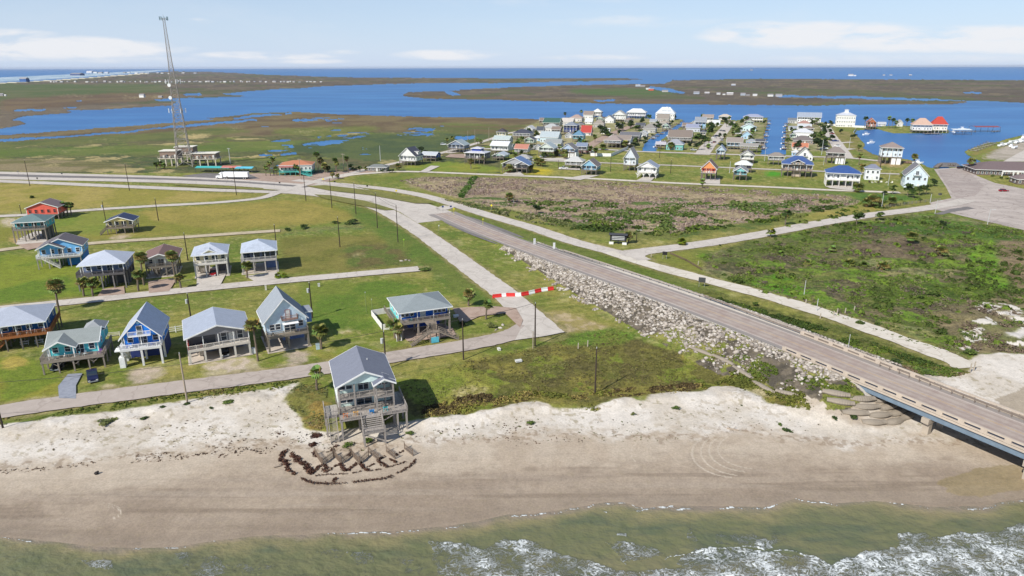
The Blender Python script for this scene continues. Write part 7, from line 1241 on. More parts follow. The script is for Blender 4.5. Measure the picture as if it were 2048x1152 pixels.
def boat(label, px, L_=7, rz=0, cab=1, c=(232, 234, 234), z=SEA, grp=None, head=None):
    q = P(*px, z); t = empty('motor_boat', q, rz, label, 'boat', grp); w = L_ * .3; v = MB(); h = L_ * .14
    v.v = [(-L_ / 2, -w / 2 * .8, 0), (L_ * .2, -w / 2 * .8, 0), (L_ / 2 * .8, 0, .1), (L_ * .2, w / 2 * .8, 0), (-L_ / 2, w / 2 * .8, 0), (-L_ / 2, -w / 2, h), (L_ * .2, -w / 2, h), (L_ / 2, 0, h * 1.4), (L_ * .2, w / 2, h), (-L_ / 2, w / 2, h)]; v.f = [(4, 3, 2, 1, 0), (5, 6, 7, 8, 9)] + [(i, (i + 1) % 5, 5 + (i + 1) % 5, 5 + i) for i in range(5)]
    v.ob('hull', mat('plain', c, .4), t)
    if cab: MB().ext([(-L_ * .2, h), (L_ * .14, h), (L_ * .06, h + 1.1), (-L_ * .16, h + 1.2)], 'y', -w * .3, w * .3).ob('cabin', mat('plain', (224, 226, 228), .4), t); MB().box(-L_ * .3, L_ * .08, -w * .36, w * .36, h + 1.75, h + 1.85).ob('roof', mat('plain', (214, 218, 222)), t); [MB().beam((x, y, h), (x, y, h + 1.76), .07).ob('support', CHR, t) for x in (-L_ * .26, L_ * .05) for y in (-w * .3, w * .3)]
    if head: later(t, head, 'boat', grp, seq=True)
    return t
boat('white motor boat moored near the left shore of the basin', (1733, 270), 8, R(15)); boat('white motor boat with tall canopy moored closer to the basin bank', (1743, 287), 8, R(20)); boat('white covered boat pulled up beside the palm at the basin shore', (1836, 327), 7, R(-20), 1, z=.3); boat('small white boat lifted in the pale-roofed boat house', (1925, 259), 8, R(-10)); boat('small white boat tied left of the red-brown boat house', (1906, 265), 6, R(80))
for i, (x, y) in enumerate([(2004, 292), (2014, 289), (2022, 293), (2026, 284), (2034, 286), (2040, 281), (2046, 284), (2030, 296), (2046, 276)]): boat(None, (x, y), 8.5, R(25 + 12 * (i % 3)), i % 2 == 0, z=.4, grp='boats stored on land at the right edge', head='white boat on a trailer in the right-edge gravel yard')
LM.append((*P(2100, 262).xy, 'the boat yard corner'))
# ---------------- barrier, signs, fences ----------------
bx = [(985, 596), (1003, 594), (1012, 593), (1030, 593), (1042, 592), (1057, 589), (1069, 586), (1082, 583), (1095, 581), (1107, 579.5)]
for i in range(9):
    a, b2 = P(*bx[i]), P(*bx[i + 1]); m_ = (a + b2) / 2; d = b2 - a; L_ = d.length * .97; c = (214, 52, 48) if i % 2 == 0 else (238, 238, 234)
    t = empty('traffic_barrier', m_, math.atan2(d.y, d.x), None, 'barrier'); MB().ext([(-.35, 0), (.35, 0), (.32, .3), (.14, .55), (.1, 1.05), (-.1, 1.05), (-.14, .55), (-.32, .3)], 'x', -L_ / 2, L_ / 2).ob('body', mat('plain', c, .5), t); MB().box(L_ / 2, L_ / 2 + .06, -.06, .06, .1, .9).ob('connector', mat('plain', (60, 60, 60)), t)
    later(t, '%s plastic traffic barrier across the closed road' % ('red' if i % 2 == 0 else 'white'), 'barrier', 'barriers closing the frontage road', seq=True)
def sign(label, px, w, h, z, c, legs=1, rz=0, kind=None, pc=(150, 150, 148), nm='road_sign', text=None, tc=(20, 20, 20), diamond=False):
    q = P(*px); q.z = gz(q.x, q.y); t = empty(nm, q, R(rz), label, 'sign')
    for i in range(legs): x = 0 if legs == 1 else -w * .38 + w * .76 * i / (legs - 1); MB().box(x - .05, x + .05, .03, .12, -.3, z + h * .5).ob('post', mat('plain', pc), t)
    b_ = MB()
    if diamond: b_.ext([(-w / 2, z), (0, z - w / 2), (w / 2, z), (0, z + w / 2)], 'y', -.03, .02)
    else: b_.box(-w / 2, w / 2, -.03, .02, z - h / 2, z + h / 2)
    p_ = b_.ob('panel', mat('plain', c, .5), t)
    return t
sign('yellow diamond warning sign beside the northern frontage road', (983, 420), 1.1, 1.1, 2.1, (226, 214, 40), diamond=True, rz=-30); sign('tall yellow-green marker sign near the highway at the junction', (908, 431), .7, .7, 3.0, (226, 220, 50), rz=20, pc=(214, 206, 60)); sign('short yellow-green marker post sign on the grass verge', (966, 450), .5, .5, 2.4, (226, 220, 50), rz=20, pc=(214, 206, 60)); sign('blue round-topped sign on a post by the side road', (886, 426), .9, .8, 2.9, (60, 78, 120), rz=10); sign('dark blue square sign left of the yellow-green marker', (902, 424), .9, .7, 2.6, (40, 60, 110), rz=10)
sign('white leaning board sign on the grass beside the highway, the left of two', (1069, 494), .9, 2.2, 1.2, (236, 236, 232), rz=25); sign('white upright board sign on the grass beside the highway, the right of two', (1108, 505), .8, 2.2, 1.2, (236, 236, 232), rz=15); sign('dark double board sign on posts beside the beach track', (1403, 574), 2.0, 1.5, 2.2, (70, 72, 72), 2, -20); sign('dark small sign on posts at the fork of the two roads', (1329, 518), 1.6, 1.2, 2.0, (40, 38, 38), 2, -20); sign('small green leaning street sign at the edge of the curved road', (878, 462), .4, .5, 2.2, (210, 210, 206), rz=10); sign('small pale panel sign in the grass between roads', (808, 493), .5, .5, 2.6, (150, 190, 60), rz=10, pc=(150, 180, 70))
for (x, y, c, l) in [(647, 366, (230, 200, 40), 'small yellow sign in the triangular median of the junction'), (560, 373, (70, 64, 60), 'small dark road sign right of the highway median, left of the junction'), (670, 371, (40, 40, 40), 'small black backed road sign beside the frontage road right of the junction'), (735, 380, (40, 40, 40), 'small black backed road sign beside the frontage road further right'), (793, 390, (226, 200, 40), 'small yellow road sign on the strip between the roads'), (37, 350, (110, 108, 100), 'small road sign by the highway near the left edge'), (125, 354, (60, 60, 60), 'small dark road sign by the highway between the first two poles'), (455, 362, (90, 84, 80), 'small road sign in front of the parked semi truck'), (76, 364, (70, 66, 60), 'small dark sign in the highway median at the left')]: sign(l, (x, y), .9, .8, 2.2, c, rz=5)
# entrance sign: dark shelter with two panels
q = P(1236, 488); t = empty('entrance_sign', q, R(-15), 'dark entrance sign board with small roof and pale lettering panels on the mown corner', 'sign'); DK = mat('paint', (38, 38, 42)); MB().box(-3., 3., -.2, .2, 1.2, 3.4).ob('board', DK, t); MB().ext([(-.7, 3.4), (0, 4.1), (.7, 3.4)], 'x', -3.4, 3.4).ob('roof', mat('shingle', (60, 62, 68)), t)
for x in (-2.8, 0, 2.8): MB().box(x - .15, x + .15, -.15, .15, -.2, 3.4).ob('post', DK, t)
for k in range(3): MB().box(-2.3, 2.3, -.24, -.21, 2.75 - k * .55, 2.98 - k * .55).ob('lettering_panel', mat('plain', (206, 208, 208)), t)
MB().box(-3.2, -1.6, -.9, -.3, 0, .8).box(1.6, 3.2, -.9, -.3, 0, .8).ob('white_base_blocks', mat('paint', (226, 226, 222)), t)
def fence(label, pts, h, c, nm='fence', solid=True, sp=2.4, th=.1, lo=0):
    p0 = P(*pts[0]); t = empty(nm, p0, 0, label, 'fence'); W3 = [P(*p) - p0 for p in pts]; m = mat('paint', c)
    for a, b2 in zip(W3[:-1], W3[1:]):
        if solid: MB().beam(a + Vector((0, 0, h / 2 + lo)), b2 + Vector((0, 0, h / 2 + lo)), th, h).ob('panel', m, t)
        else: [MB().beam(a + Vector((0, 0, z)), b2 + Vector((0, 0, z)), .07, .14).ob('rail', m, t) for z in (h * .3, h * .62, h * .95)]
        n = max(1, int((b2 - a).length / sp))
        for i in range(n + 1): p_ = a.lerp(b2, i / n); MB().beam(p_ + Vector((0, 0, -.2)), p_ + Vector((0, 0, h + .12)), .16).ob('post', m, t)
    return t
fence('white solid fence enclosing a small yard left of the blue house with double stairs', [(786, 645), (742, 630), (742, 634), (768, 661), (781, 659)][0:0] or [(790, 624), (743, 631), (765, 660), (782, 658)], 1.5, (232, 230, 224))
fence('white three-rail fence between the cobalt blue house and the wide grey house', [(328, 668), (376, 661)], 1.5, (232, 232, 228), solid=False); fence('thin pale wire rail fence left of the cobalt blue house', [(214, 674), (240, 672)], 1.1, (200, 196, 180), solid=False)
fence('long white solid fence beside the canal-end road', [(1181, 312), (1222, 313), (1256, 298)], 2.2, (234, 234, 230), sp=6); fence('white wall along the shore left of the far-point mansion', [(1652, 251.5), (1674, 252)], 2., (226, 226, 222), sp=9); fence('white wall along the shore right of the far-point mansion', [(1706, 254.5), (1733, 256)], 2., (226, 226, 222), sp=9); fence('white wall running down the lawn below the far-point mansion', [(1659, 254), (1668, 268)], 1.6, (226, 224, 216), sp=9); fence('short white wall at the corner of the basin', [(1712, 259), (1707, 266)], 1.6, (226, 224, 216), sp=9)
fence('grey post and rail fence along the brush behind the paved road', [(1770, 416), (1800, 412), (1840, 406), (1880, 402)], 1.4, (132, 128, 116), solid=False, sp=3)
fence('low timber rail fence beside the track at the fork', [(1340, 508), (1372, 522), (1402, 540)], .7, (110, 92, 74), solid=False, sp=5)
for i, (x, y) in enumerate([(1156, 697), (1175, 692), (1611, 608), (1667, 632), (1674, 627), (1690, 626), (1708, 622), (1640, 637), (1947, 742), (1939, 746), (1396, 530), (1302, 514)]): q = P(x, y); h = 1.4 if i not in (8, 9) else 2.2; t = MB().beam((0, 0, -.3), (0.05, 0, h), .2).ob('bollard_post', mat('wood', (196, 184, 166)), None, q); later(t, 'short pale wooden post', 'post', 'short wooden posts')
for i, ((x0_, y0_), (x1_, y1_)) in enumerate([((631, 910), (645, 930)), ((646, 930), (667, 914)), ((668, 912), (682, 928)), ((683, 928), (702, 913)), ((703, 910), (719, 928)), ((720, 928), (737, 912)), ((737, 905), (757, 921)), ((773, 904), (790, 918)), ((809, 898), (826, 912))]):
    a, b2 = P(x0_, y0_), P(x1_, y1_); d = b2 - a; n = int(d.length / .2); mb = MB()
    for k in range(n): p_ = d * (k + .5) / n; hgt = 1.25 + random.uniform(-.05, .05); mb.beam(p_ + Vector((0, 0, -.1)), p_ + Vector((random.uniform(-.03, .03), 0, hgt)), .1, .04)
    t = empty('sand_fence', a + Vector((0, 0, -.05)), 0); mb.ob('slats', mat('wood', (156, 136, 118)), t); MB().beam((0, 0, .35), d + Vector((0, 0, .35)), .04).beam((0, 0, .95), d + Vector((0, 0, .95)), .04).ob('wire', WIRE, t)
    for p_ in (Vector((0, 0, 0)), d): MB().beam(p_ + Vector((0, 0, -.2)), p_ + Vector((0, 0, 1.5)), .1).ob('post', mat('wood', (130, 112, 96)), t)
    later(t, 'slatted sand fence panel in the zigzag below the beach house', 'sand fence', 'zigzag sand fences', seq=True) 
SEAB = [(82, 54, 44), (104, 74, 58), (70, 48, 40)]
for i, (pl, w, l) in enumerate([([(568, 903), (564, 915), (570, 928), (582, 940), (594, 950)], .85, 'thick dark seaweed row at the far left of the erosion works'), ([(584, 908), (592, 918), (606, 929), (618, 940), (627, 946)], .85, 'second thick dark seaweed row from the left'), ([(604, 956), (614, 962), (630, 966), (650, 967), (680, 967), (704, 964), (728, 962), (752, 959), (775, 955), (796, 946), (815, 935), (828, 925), (831, 914)], .42, 'long curved outer seaweed row nearest the sea'), ([(630, 951), (655, 949), (690, 948), (716, 944), (745, 941), (770, 936), (795, 929), (812, 923)], .33, 'long thin inner seaweed row'), ([(628, 945), (635, 936), (642, 931)], .5, 'short seaweed row slanting left under the first fence panels'), ([(651, 930), (649, 944)], .65, 'short thick seaweed heap between the first and second zigzag'), ([(655, 943), (668, 934), (678, 928)], .4, 'slanting thin seaweed row under the second zigzag'), ([(681, 928), (686, 938), (694, 941)], .6, 'thick seaweed heap under the second fence point'), ([(697, 941), (706, 933), (716, 926)], .45, 'slanting seaweed row under the third zigzag'), ([(721, 926), (727, 936), (735, 942)], .6, 'thick seaweed heap under the third fence point'), ([(737, 933), (750, 927)], .35, 'isolated short seaweed heap'), ([(757, 921), (764, 928), (776, 934)], .5, 'seaweed row under the fourth fence panel'), ([(760, 918), (768, 912)], .5, 'seaweed tuft beside the fourth fence panel'), ([(783, 919), (793, 925)], .55, 'seaweed heap under the fifth fence panel'), ([(793, 909), (808, 902)], .5, 'seaweed heap between the last two fence panels'), ([(625, 903), (633, 914)], .6, 'seaweed heap at the start of the first fence panel'), ([(664, 902), (672, 892)], .7, 'seaweed mound behind the zigzag fences'), ([(697, 912), (702, 905)], .5, 'seaweed heap at the second fence peak'), ([(622, 890), (632, 889)], .9, 'round dark seaweed mound upper left of the fences'), ([(628, 873), (638, 872)], .9, 'round dark brush mound near the grass edge'), ([(666, 962), (673, 956)], .5, 'seaweed spike on the outer row')]):
    pts = cat([P(*p) for p in pl], 6); base = pts[0].copy(); C0 = []
    for a, b2 in zip(pts[:-1], pts[1:]):
        n = max(2, int((b2 - a).length / .16)); C0 += [tuple(a.lerp(b2, k / n) + Vector((RNG.normal() * w * .26, RNG.normal() * w * .26, 0)) - base) for k in range(n)]
    C0 = np.array(C0); C0 = C0[fbm((C0[:, 0] + base.x) / 1.3, (C0[:, 1] + base.y) / 1.3, 7) > .33]; v, f, c = clumps(C0, np.full(len(C0), w * .46), np.full(len(C0), w * .5), np.array([A(SEAB[k % 3]) for k in range(len(C0))]), 12, ls=.28, aspect=1.8)
    o = link('seaweed_row', npmesh('seaweed_row', v, f, LEAF, c), None, base); tag(o, l, 'seaweed row', 'seaweed rows of the erosion works')
# driftwood
for (a, b2, l) in [((548, 935), (562, 932), 'pale bleached log left of the seaweed rows'), ((250, 839), (275, 838), 'grey driftwood log on the dune sand at left'), ((68, 862), (130, 860), 'long driftwood branch near the left edge'), ((1454, 857), (1478, 862), 'pale driftwood log beside tyre tracks')]:
    p_, q_ = P(*a), P(*b2); MB().tube((0, 0, .12), (q_ - p_) + Vector((0, 0, .15)), .16, .09, 7).beam((q_ - p_) * .5 + Vector((0, 0, .1)), (q_ - p_) * .6 + Vector((.5, .6, .4)), .07).ob('driftwood', mat('wood', (176, 160, 142)), None, p_); tag(COL.objects[-1], l, 'driftwood')
q = P(193, 948); MB().ball((0, 0, .15), .35, .8, 7, 4).ball((.2, .1, .35), .2, 1, 6, 4).ob('dark_rock', mat('concrete', (50, 44, 42)), None, q); tag(COL.objects[-1], 'single small black rock on the bare sand at the left', 'rock')
# concrete-filled fabric tubes at the bridge foot
GT = mat('concrete', (150, 139, 124)); rows_ = [([(1380, 706), (1420, 722), (1462, 742), (1502, 768), (1545, 792), (1600, 806)], .75, 6.), ([(1640, 812), (1690, 821), (1735, 823), (1778, 814), (1810, 800)], 1.1, 4.6), ([(1650, 822), (1700, 830), (1745, 831), (1788, 822), (1820, 808)], 1.1, 4.6), ([(1682, 838), (1730, 840), (1768, 838), (1800, 829), (1828, 815)], 1.1, 4.4), ([(1722, 849), (1755, 850), (1790, 845), (1815, 834), (1838, 822)], 1.1, 4.2)]
for pl, r0, seg in rows_:
    pts = cat([P(*p) for p in pl], 10); acc_ = 0; run = [pts[0]]
    for a, b2 in zip(pts[:-1], pts[1:]):
        acc_ += (b2 - a).length; run.append(b2)
        if acc_ > seg or b2 is pts[-1]:
            base = run[0].copy(); base.z = max(0, gz(run[len(run) // 2].x, run[len(run) // 2].y)); mb = MB(); k = len(run) - 1
            for i in range(k):
                f0, f1 = [max(.35, math.sin(math.pi * min(max(t, .12), .88)) ** .35) for t in (i / k, (i + 1) / k)]; A0 = run[i] - run[0]; B0 = run[i + 1] - run[0]; mb.tube(A0 + Vector((0, 0, .12)), B0 + Vector((0, 0, .12)), r0 * f0 * .8, r0 * f1 * .8, 10, cap=i in (0, k - 1))
            for i_, v_ in enumerate(mb.v): mb.v[i_] = (v_[0], v_[1], v_[2] * .65)
            o = mb.ob('fabric_tube', GT, None, base, smooth=False); later(o, 'grey concrete-filled fabric tube' + (' in the line up the slope' if seg > 5 else ' in the stacked rows at the bridge foot'), 'erosion tube', 'fabric erosion tubes', seq=True); run = [b2]; acc_ = 0
LM.append((*P(1700, 800).xy, 'the bridge abutment'))
for (x, y, c, l) in [(1316 / 1.0, 0, 0, 0)][:0]: pass
# small yard things
for (x, y, sx1, sy1, sz1, c, l, ct, nm) in [(912, 634, 1.3, .9, .5, (226, 224, 218), 'white utility box on the lawn right of the blue house with double stairs', 'utility box', 'utility_box'), (532, 580, .5, .5, 1.5, (214, 210, 196), 'small pale utility pedestal in the grass beyond the pale blue steep-roofed house', 'utility box', 'utility_box'), (636, 698, .8, .8, 1.2, (180, 200, 206), 'pale green electrical box right of the pale blue steep-roofed house', 'utility box', 'utility_box'), (508, 706, 1.2, .8, 1.2, (220, 220, 220), 'white air conditioner cage beside the palm at the wide grey house', 'air conditioner', 'air_conditioner'), (638, 573, .6, .5, .9, (206, 206, 196), 'small pale box in the grass right of the tall dark pole', 'utility box', 'utility_box'), (1037, 723, 1.4, .8, .3, (226, 224, 218), 'white scrap lying in the grassy lot above the beach', 'debris', 'debris'), (998, 700, .6, 1.0, .4, (226, 222, 210), 'small pale scrap beside the beach road', 'debris', 'debris'), (1880, 390, 1.5, .9, .8, (90, 92, 90), 'grey utility box beside the pale blue boat-ramp house', 'utility box', 'utility_box')]:
    t = empty(nm, P(x, y), R(20), l, ct); MB().box(-sx1 / 2, sx1 / 2, -sy1 / 2, sy1 / 2, 0, sz1).ob('body', mat('paint', c), t); MB().box(-sx1 / 2 - .05, sx1 / 2 + .05, -sy1 / 2 - .05, sy1 / 2 + .05, sz1, sz1 + .08).ob('lid', mat('paint', tuple(int(v * .92) for v in c)), t)
for i, (x, y) in enumerate([(803, 522), (812, 520), (819, 521), (1001, 656), (992, 660), (1005, 650)]): o = link('garden_rock', rme[i % 7], None, P(x, y), i); o.scale = (.8, .6, .6); later(o, 'pale loose rock lying in the grass of the lots', 'rock', 'loose rocks in the lots', seq=True)
# docks and piers
def dock(label, a, b2, w=2., ps=4, c=(140, 128, 114), nm='dock'):
    A_, B_ = P(*a, .4), P(*b2, .4); t = empty(nm, A_, 0, label, 'dock'); d = B_ - A_; MB().beam((0, 0, .1), d + Vector((0, 0, .1)), w, .22).ob('deck', mat('wood', c), t); n = max(2, int(d.length / ps)); s_ = Vector((-d.y, d.x, 0)).normalized() * w / 2
    for i in range(n + 1):
        for q_ in (s_, -s_): p_ = d * i / n + q_; MB().tube(p_ + Vector((0, 0, -2)), p_ + Vector((0, 0, .9)), .18, n=6).ob('piling', mat('wood', (110, 98, 86)), t)
dock('long wooden walkway leading over the water to the red-brown boat house', (1898, 263), (1950, 263)); dock('wooden pier end right of the red-brown boat house', (1985, 263), (1998, 262)); dock('deck over the water in front of the peach and red roofed houses', (1848, 267), (1880, 267), 5); dock('small pier beside the orange-brown timber house', (1728, 257), (1742, 259), 4); dock('wooden landing below the tall basin house', (1806, 324), (1826, 325), 8, c=(150, 118, 96)); dock('floating dock left of the boat ramp', (1872, 335), (1880, 329), 2.5); dock('concrete dock right of the boat ramp', (1898, 330), (1908, 331), 3)
for i in range(7): dock('marina finger dock %s' % ['nearest the tip', 'second from the tip', 'third from the tip', 'fourth from the tip', 'fifth from the tip', 'sixth from the tip', 'farthest from the tip'][i], (1938 + i * 6, 300 - i * 2.6), (1956 + i * 6, 302 - i * 2.4), 1.4, 5, (176, 168, 158))
for j, (x0_, y0_, x1_, y1_, n, l) in enumerate([(1300, 279, 1366, 240, 8, 'left bank of the first canal'), (1314, 296, 1366, 251, 8, 'right bank of the first canal'), (1524, 300, 1536, 238, 10, 'left bank of the second canal'), (1571, 300, 1576, 244, 10, 'right bank of the second canal')]):
    for i in range(n):
        t_ = (i + .5) / n; x = x0_ + (x1_ - x0_) * t_; y = y0_ + (y1_ - y0_) * t_; s_ = 1 if j % 2 == 0 else -1; dock('small private dock number-less' if 0 else '%s private dock on the %s counted from the near end' % (['first', 'second', 'third', 'fourth', 'fifth', 'sixth', 'seventh', 'eighth', 'ninth', 'tenth'][i], l), (x - s_ * 3, y), (x + s_ * 5, y + .4), 3.5, 5, (150, 132, 120))
        if i % 2 == 0: boat('white boat moored at the %s private dock on the %s' % (['first', 'second', 'third', 'fourth', 'fifth', 'sixth', 'seventh', 'eighth', 'ninth', 'tenth'][i], l), (x + s_ * 4, y + 1.4), 6, R(20), i % 4 == 0)
# deck and yard furniture of the near houses
def local(hn, x, y, z):
    o = bpy.data.objects[hn]; return Matrix.Translation(o.location) @ Matrix.Rotation(o.rotation_euler.z, 4, 'Z') @ Vector((x, y, z)), o.rotation_euler.z
def byl(sub): return [o.name for o in COL.objects if sub in (o.get('label') or '') and o.name.startswith('stilt_house')][0]
def furn(kind, sub, x, y, z, rz, c, label):
    p_, a = local(byl(sub), x, y, z); t = empty(kind, p_, a + R(rz), label, 'table' if 'table' in kind else 'chair', None); m = mat('paint', c)
    if 'table' in kind:
        MB().box(-.9, .9, -.42, .42, .7, .78).ob('table_top', m, t); MB().box(-.9, .9, -.95, -.68, .4, .46).ob('bench', m, t); MB().box(-.9, .9, .68, .95, .4, .46).ob('bench', m, t)
        for s in (-.7, .7): MB().beam((s, -.8, 0), (s, .3, .7), .09).beam((s, .8, 0), (s, -.3, .7), .09).ob('leg', m, t)
    else:
        MB().box(-.3, .3, -.3, .3, .38, .44).ob('seat', m, t); MB().beam((0, .28, .42), (0, .4, 1.05), .55, .05).ob('backrest', m, t)
        for sx in (-.26, .26):
            for sy in (-.25, .25): MB().box(sx - .03, sx + .03, sy - .03, sy + .03, 0, .38).ob('leg', m, t)
furn('picnic_table', 'long deep blue', 4.2, 3, 0.05, 10, (226, 226, 222), 'white picnic table under the deep blue house, nearer the post'); furn('picnic_table', 'long deep blue', 1.2, 3.4, 0.05, 10, (220, 220, 216), 'white picnic table under the deep blue house, nearer the stairs')
for i, x in enumerate((1.2, 2.9, 4.4, 6.0)): furn('deck_chair', 'long deep blue', x, .9, 3.42, 180, (232, 232, 230), '%s white chair from the left on the deck of the deep blue house' % ['first', 'second', 'third', 'fourth'][i])
for i, (x, c) in enumerate(((-3.6, (214, 234, 228)), (-1.6, (236, 236, 234)), (1.0, (70, 130, 150)), (2.0, (220, 232, 232)), (4.9, (110, 60, 140)))): furn('deck_chair', 'low turquoise', x, 1.3, 2.92, 180 + 20 * i, c, '%s chair on the deck of the turquoise house' % ['mint', 'white', 'teal', 'pale', 'purple'][i])
for i, x in enumerate((-4.8, -3.6, -2.6)): furn('deck_chair', 'wide grey gabled', x, 1.0, 3.22, 180, ((222, 220, 214), (170, 60, 56), (214, 212, 206))[i], '%s chair on the porch of the wide grey gabled house' % ['white left', 'red', 'white right'][i])
for i, x in enumerate((-2.6, -1.6, 2.2)): furn('deck_chair', 'tall bright cobalt', x, 1.0, 4.12, 180, ((60, 90, 200), (240, 240, 238), (40, 70, 180))[i], '%s chair on the deck of the cobalt blue gable house' % ['blue left', 'white', 'dark blue right'][i])
furn('deck_chair', 'blue and turquoise hip', 3.6, 1.0, 3.92, 180, (150, 50, 40), 'red chair on the deck of the blue house with the double stairs'); furn('deck_chair', 'blue and turquoise hip', -3.4, 1.0, 3.92, 180, (120, 210, 214), 'aqua chair on the deck of the blue house with the double stairs')
furn('deck_chair', 'tall pale blue house', 2.6, 1.0, 3.72, 180, (70, 100, 190), 'blue chair on the deck of the pale blue steep-roofed house'); furn('deck_chair', 'tall pale blue house', -3.2, 1.0, 3.72, 180, (40, 40, 44), 'black chair on the deck of the pale blue steep-roofed house')
# folded garden chairs/swing row on lawn of blue roof house
for i, x in enumerate((1739, 1745, 1751, 1757, 1762, 1772, 1778, 1783)): q = P(x, 366 + (i % 2)); t = empty('lawn_chair', q, R(40 * i)); MB().box(-.5, .5, -.4, .4, .4, .5).ob('seat', mat('paint', (222, 218, 206) if i % 3 else (70, 60, 50)), t); MB().box(-.5, .5, .35, .45, .5, 1.3).ob('backrest', mat('paint', (222, 218, 206) if i % 3 else (70, 60, 50)), t); later(t, 'pale lawn chair on the grass', 'chair', 'lawn chairs in a row')
# ---------------- filler houses and yard clutter of the town ----------------
HN = 'white cream grey tan blue green'.split(); HC = [(228, 228, 224), (222, 212, 190), (166, 168, 172), (178, 164, 146), (150, 184, 214), (176, 196, 178)]; RN_ = [('grey', (146, 150, 156)), ('brown', (128, 114, 106)), ('pale', (196, 198, 200)), ('dark', (84, 86, 94))]
for i, (xa, xb, yb, ye, yr) in enumerate([(1004, 1026, 300, 293, 287), (1046, 1070, 292, 286, 280), (1064, 1084, 282, 276, 270), (1100, 1122, 270, 264, 258), (1128, 1146, 276, 270, 264), (1152, 1168, 258, 252, 247), (1168, 1186, 248, 243, 237), (1190, 1208, 246, 240, 235), (1140, 1158, 300, 293, 287), (1268, 1290, 262, 256, 250), (1272, 1296, 274, 267, 261), (1246, 1266, 250, 244, 238), (1298, 1314, 248, 243, 238), (1322, 1340, 262, 257, 251), (1356, 1376, 272, 266, 260), (1362, 1384, 262, 257, 251), (1378, 1396, 252, 247, 241), (1398, 1412, 276, 268, 262), (1424, 1440, 252, 246, 240), (1486, 1508, 254, 248, 243), (1490, 1514, 290, 283, 277), (1508, 1530, 296, 290, 285), (1468, 1484, 268, 262, 256), (1604, 1628, 268, 262, 256), (1576, 1594, 262, 257, 252), (1578, 1592, 282, 277, 272), (1582, 1600, 312, 305, 299), (1076, 1096, 250, 245, 240), (1066, 1082, 300, 294, 289), (1228, 1246, 262, 256, 250), (1200, 1220, 268, 262, 256), (1216, 1236, 286, 279, 273)]):
    q = P((xa + xb) / 2, yb); sc = (yb - 134.5) * .952 / 62; W0 = (xb - xa) / sc * .8; ze = zat(q, ye); hn = i * 5 % 6; rn, rc = RN_[i * 3 % 4]
    t, _ = house('x', 'the %s %s-roofed infill house' % (HN[hn], rn), (q.x, q.y, 0), W0, min(11, W0 * .8), TY + (0 if i % 3 else 90 - 90), 2.6 if i % 2 else 0, max(2.6, ze - (2.6 if i % 2 else 0)), max(1.4, zat(q + Vector((2, 5, 0)), yr) - ze), ('gs', 'gf', 'hip')[i % 3], HC[hn], rc, dk=(1.6 if i % 2 else 0, 0, 0), fine=False, post=(120, 110, 102), nm='house')
    LM.pop(); later(t, 'small %s %s-roofed house %s' % (HN[hn], rn, ('with side gables', 'with front gable', 'with hip roof')[i % 3]), 'house', 'infill houses of the canal town')
for i in range(96):
    xa, ya = [(1000 + 190 * RNG.random(), 262 + 60 * RNG.random()), (1190 + 150 * RNG.random(), 240 + 55 * RNG.random()), (1335 + 180 * RNG.random(), 244 + 56 * RNG.random()), (1585 + 80 * RNG.random(), 252 + 50 * RNG.random())][i % 4]
    if not inpoly(LAND, np.array([xa]), np.array([ya]))[0]: continue
    (tree if i % 2 else palm)(xa, ya, ya - 9 - 5 * RNG.random(), *((8 + 6 * RNG.random(), i % 3) if i % 2 else (i % 2, 1.4)))
for i in range(26):
    xa, ya = [(1004 + 180 * RNG.random(), 284 + 30 * RNG.random()), (1420 + 30 * RNG.random(), 262 + 40 * RNG.random()), (1640 + 40 * RNG.random(), 262 + 40 * RNG.random())][i % 3]
    o = car('x', P(xa, ya), R(RNG.uniform(0, 180)), [(226, 226, 226), (60, 64, 72), (150, 152, 156), (120, 34, 36), (40, 60, 110)][i % 5], ('suv', 'sedan', 'truck')[i % 3]); later(o, ['white', 'dark grey', 'silver', 'red', 'blue'][i % 5] + ' parked ' + ('suv', 'sedan', 'pickup')[i % 3], 'car', 'cars parked in the canal town')
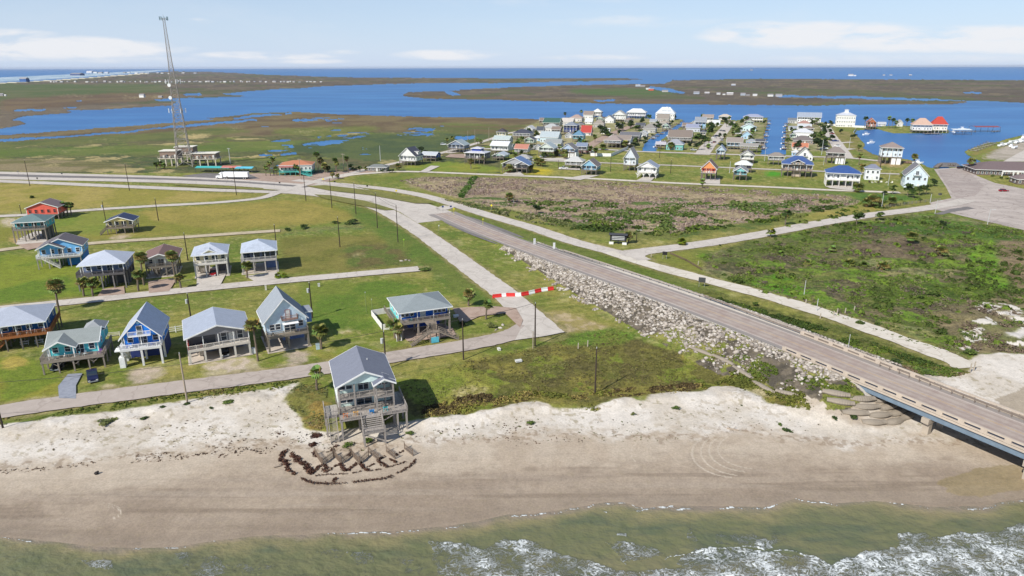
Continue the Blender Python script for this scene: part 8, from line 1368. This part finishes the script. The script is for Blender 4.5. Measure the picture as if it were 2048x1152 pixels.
# ---------------- far away houses ----------------
FW = [(214, 214, 212), (180, 176, 174), (150, 146, 146), (226, 226, 222), (170, 178, 190)]; far = []
fx = [100, 107, 114, 122, 134, 150, 172, 184, 196, 212, 222, 232, 243, 250, 262, 270, 280, 288, 297, 305, 313, 322, 334, 346, 356, 366, 372, 380, 388, 394, 402, 410, 418, 426, 436, 444, 452, 462, 470, 478, 486, 494, 502, 512, 520, 530, 544, 552, 560, 568, 575, 582, 590, 598, 612, 620, 632, 640]
for i, x in enumerate(fx): far.append((x + random.uniform(-3.5, 3.5), 164.4 + random.uniform(-.5, .4), random.uniform(2.2, 6.5), random.uniform(1.3, 3.0)))
for (x, y, w, h) in [(46, 164, 15, 9), (150, 151, 22, 5), (178, 146, 12, 4), (190, 146.5, 8, 3), (200, 147, 8, 3), (212, 147, 8, 3), (248, 146, 6, 2), (257, 146, 5, 2), (272, 147, 6, 2), (283, 147, 8, 2), (296, 147, 5, 2), (315, 147, 5, 2), (324, 147, 6, 2), (338, 148, 5, 2), (366, 147, 6, 2), (390, 147, 6, 2), (3, 192, 7, 5), (10, 192, 4, 3), (283, 195, 10, 7), (320, 195, 8, 3.5), (1276, 173, 10, 3.5), (1285, 174, 10, 3.5), (1302, 181, 10, 4), (1296, 179, 8, 3), (1330, 184, 12, 4), (1393, 188, 11, 5), (1414, 188, 9, 4), (1437, 189, 7, 4), (1448, 190, 5, 3), (1460, 190, 12, 5), (1486, 191, 9, 5), (1496, 192, 7, 3), (1510, 192, 8, 4), (1541, 193, 10, 5), (1558, 193, 12, 5), (1467, 171, 8, 3), (1503, 141, 5, 2), (1702, 152, 9, 4), (1710, 152, 4, 2), (1768, 151, 4, 2), (1782, 151, 5, 2), (1821, 151, 5, 2)]: far.append((x, y, w, h))
for i, (x, y, w, h) in enumerate(far):
    q = P(x, y); sc = (y - (134.5 + (1024 - x) * math.tan(ROLL))) * .952 / 62; W2 = w / sc; H2 = h / sc; c = FW[i * 3 % 5]; c = (60, 96, 150) if (x, y) == (46, 164) else (70, 84, 120) if (x, y) == (150, 151) else (214, 90, 70) if (x, y) == (1302, 181) else c
    t = empty('distant_house', q, R(-10)); MB().box(-W2 / 2, W2 / 2, 0, W2 * .6, -.5, H2 * .66).ob('wall', mat('paint', c), t); MB().ext([(-.5, H2 * .66), (W2 * .3, H2), (W2 * .6 + .5, H2 * .66)], 'x', -W2 / 2 - .4, W2 / 2 + .4).ob('roof', mat('paint', (150, 148, 150) if i % 3 else (206, 204, 204)), t)
    reg_ = 'in the long row across the far marsh' if y > 163 and y < 165 and x > 90 else 'on the far barrier island near the surf' if x < 420 and y < 165 else 'on the far marsh beyond the river' if x < 400 else 'on the marsh island beyond the bay' if y > 165 else 'standing in the open bay near the horizon'
    PEND.append((t, 'distant small house ' + reg_, 'house', 'distant houses', x, None)); tag(t, None, 'house', 'distant houses')
fg_ = {}
rest = []
for it in PEND:
    if it[5] is None: fg_.setdefault(it[1], []).append((it[4], it[0]))
    else: rest.append(it)
PEND[:] = rest; flush()
ORD = 'first second third fourth fifth sixth seventh eighth ninth tenth eleventh twelfth thirteenth fourteenth fifteenth sixteenth seventeenth eighteenth nineteenth twentieth'.split()
def ordw(i): 
    if i < 20: return ORD[i]
    tens = ['twenty', 'thirty', 'forty', 'fifty', 'sixty'][(i + 1) // 10 - 2]; u = (i + 1) % 10
    return tens + '-' + ORD[u - 1] if u else {'twenty': 'twentieth', 'thirty': 'thirtieth', 'forty': 'fortieth', 'fifty': 'fiftieth', 'sixty': 'sixtieth'}[tens]
for hd, it in fg_.items():
    it.sort(key=lambda k: k[0])
    for i, (x, o) in enumerate(it): o['label'] = '%s, %s from the left' % (hd, ordw(i))
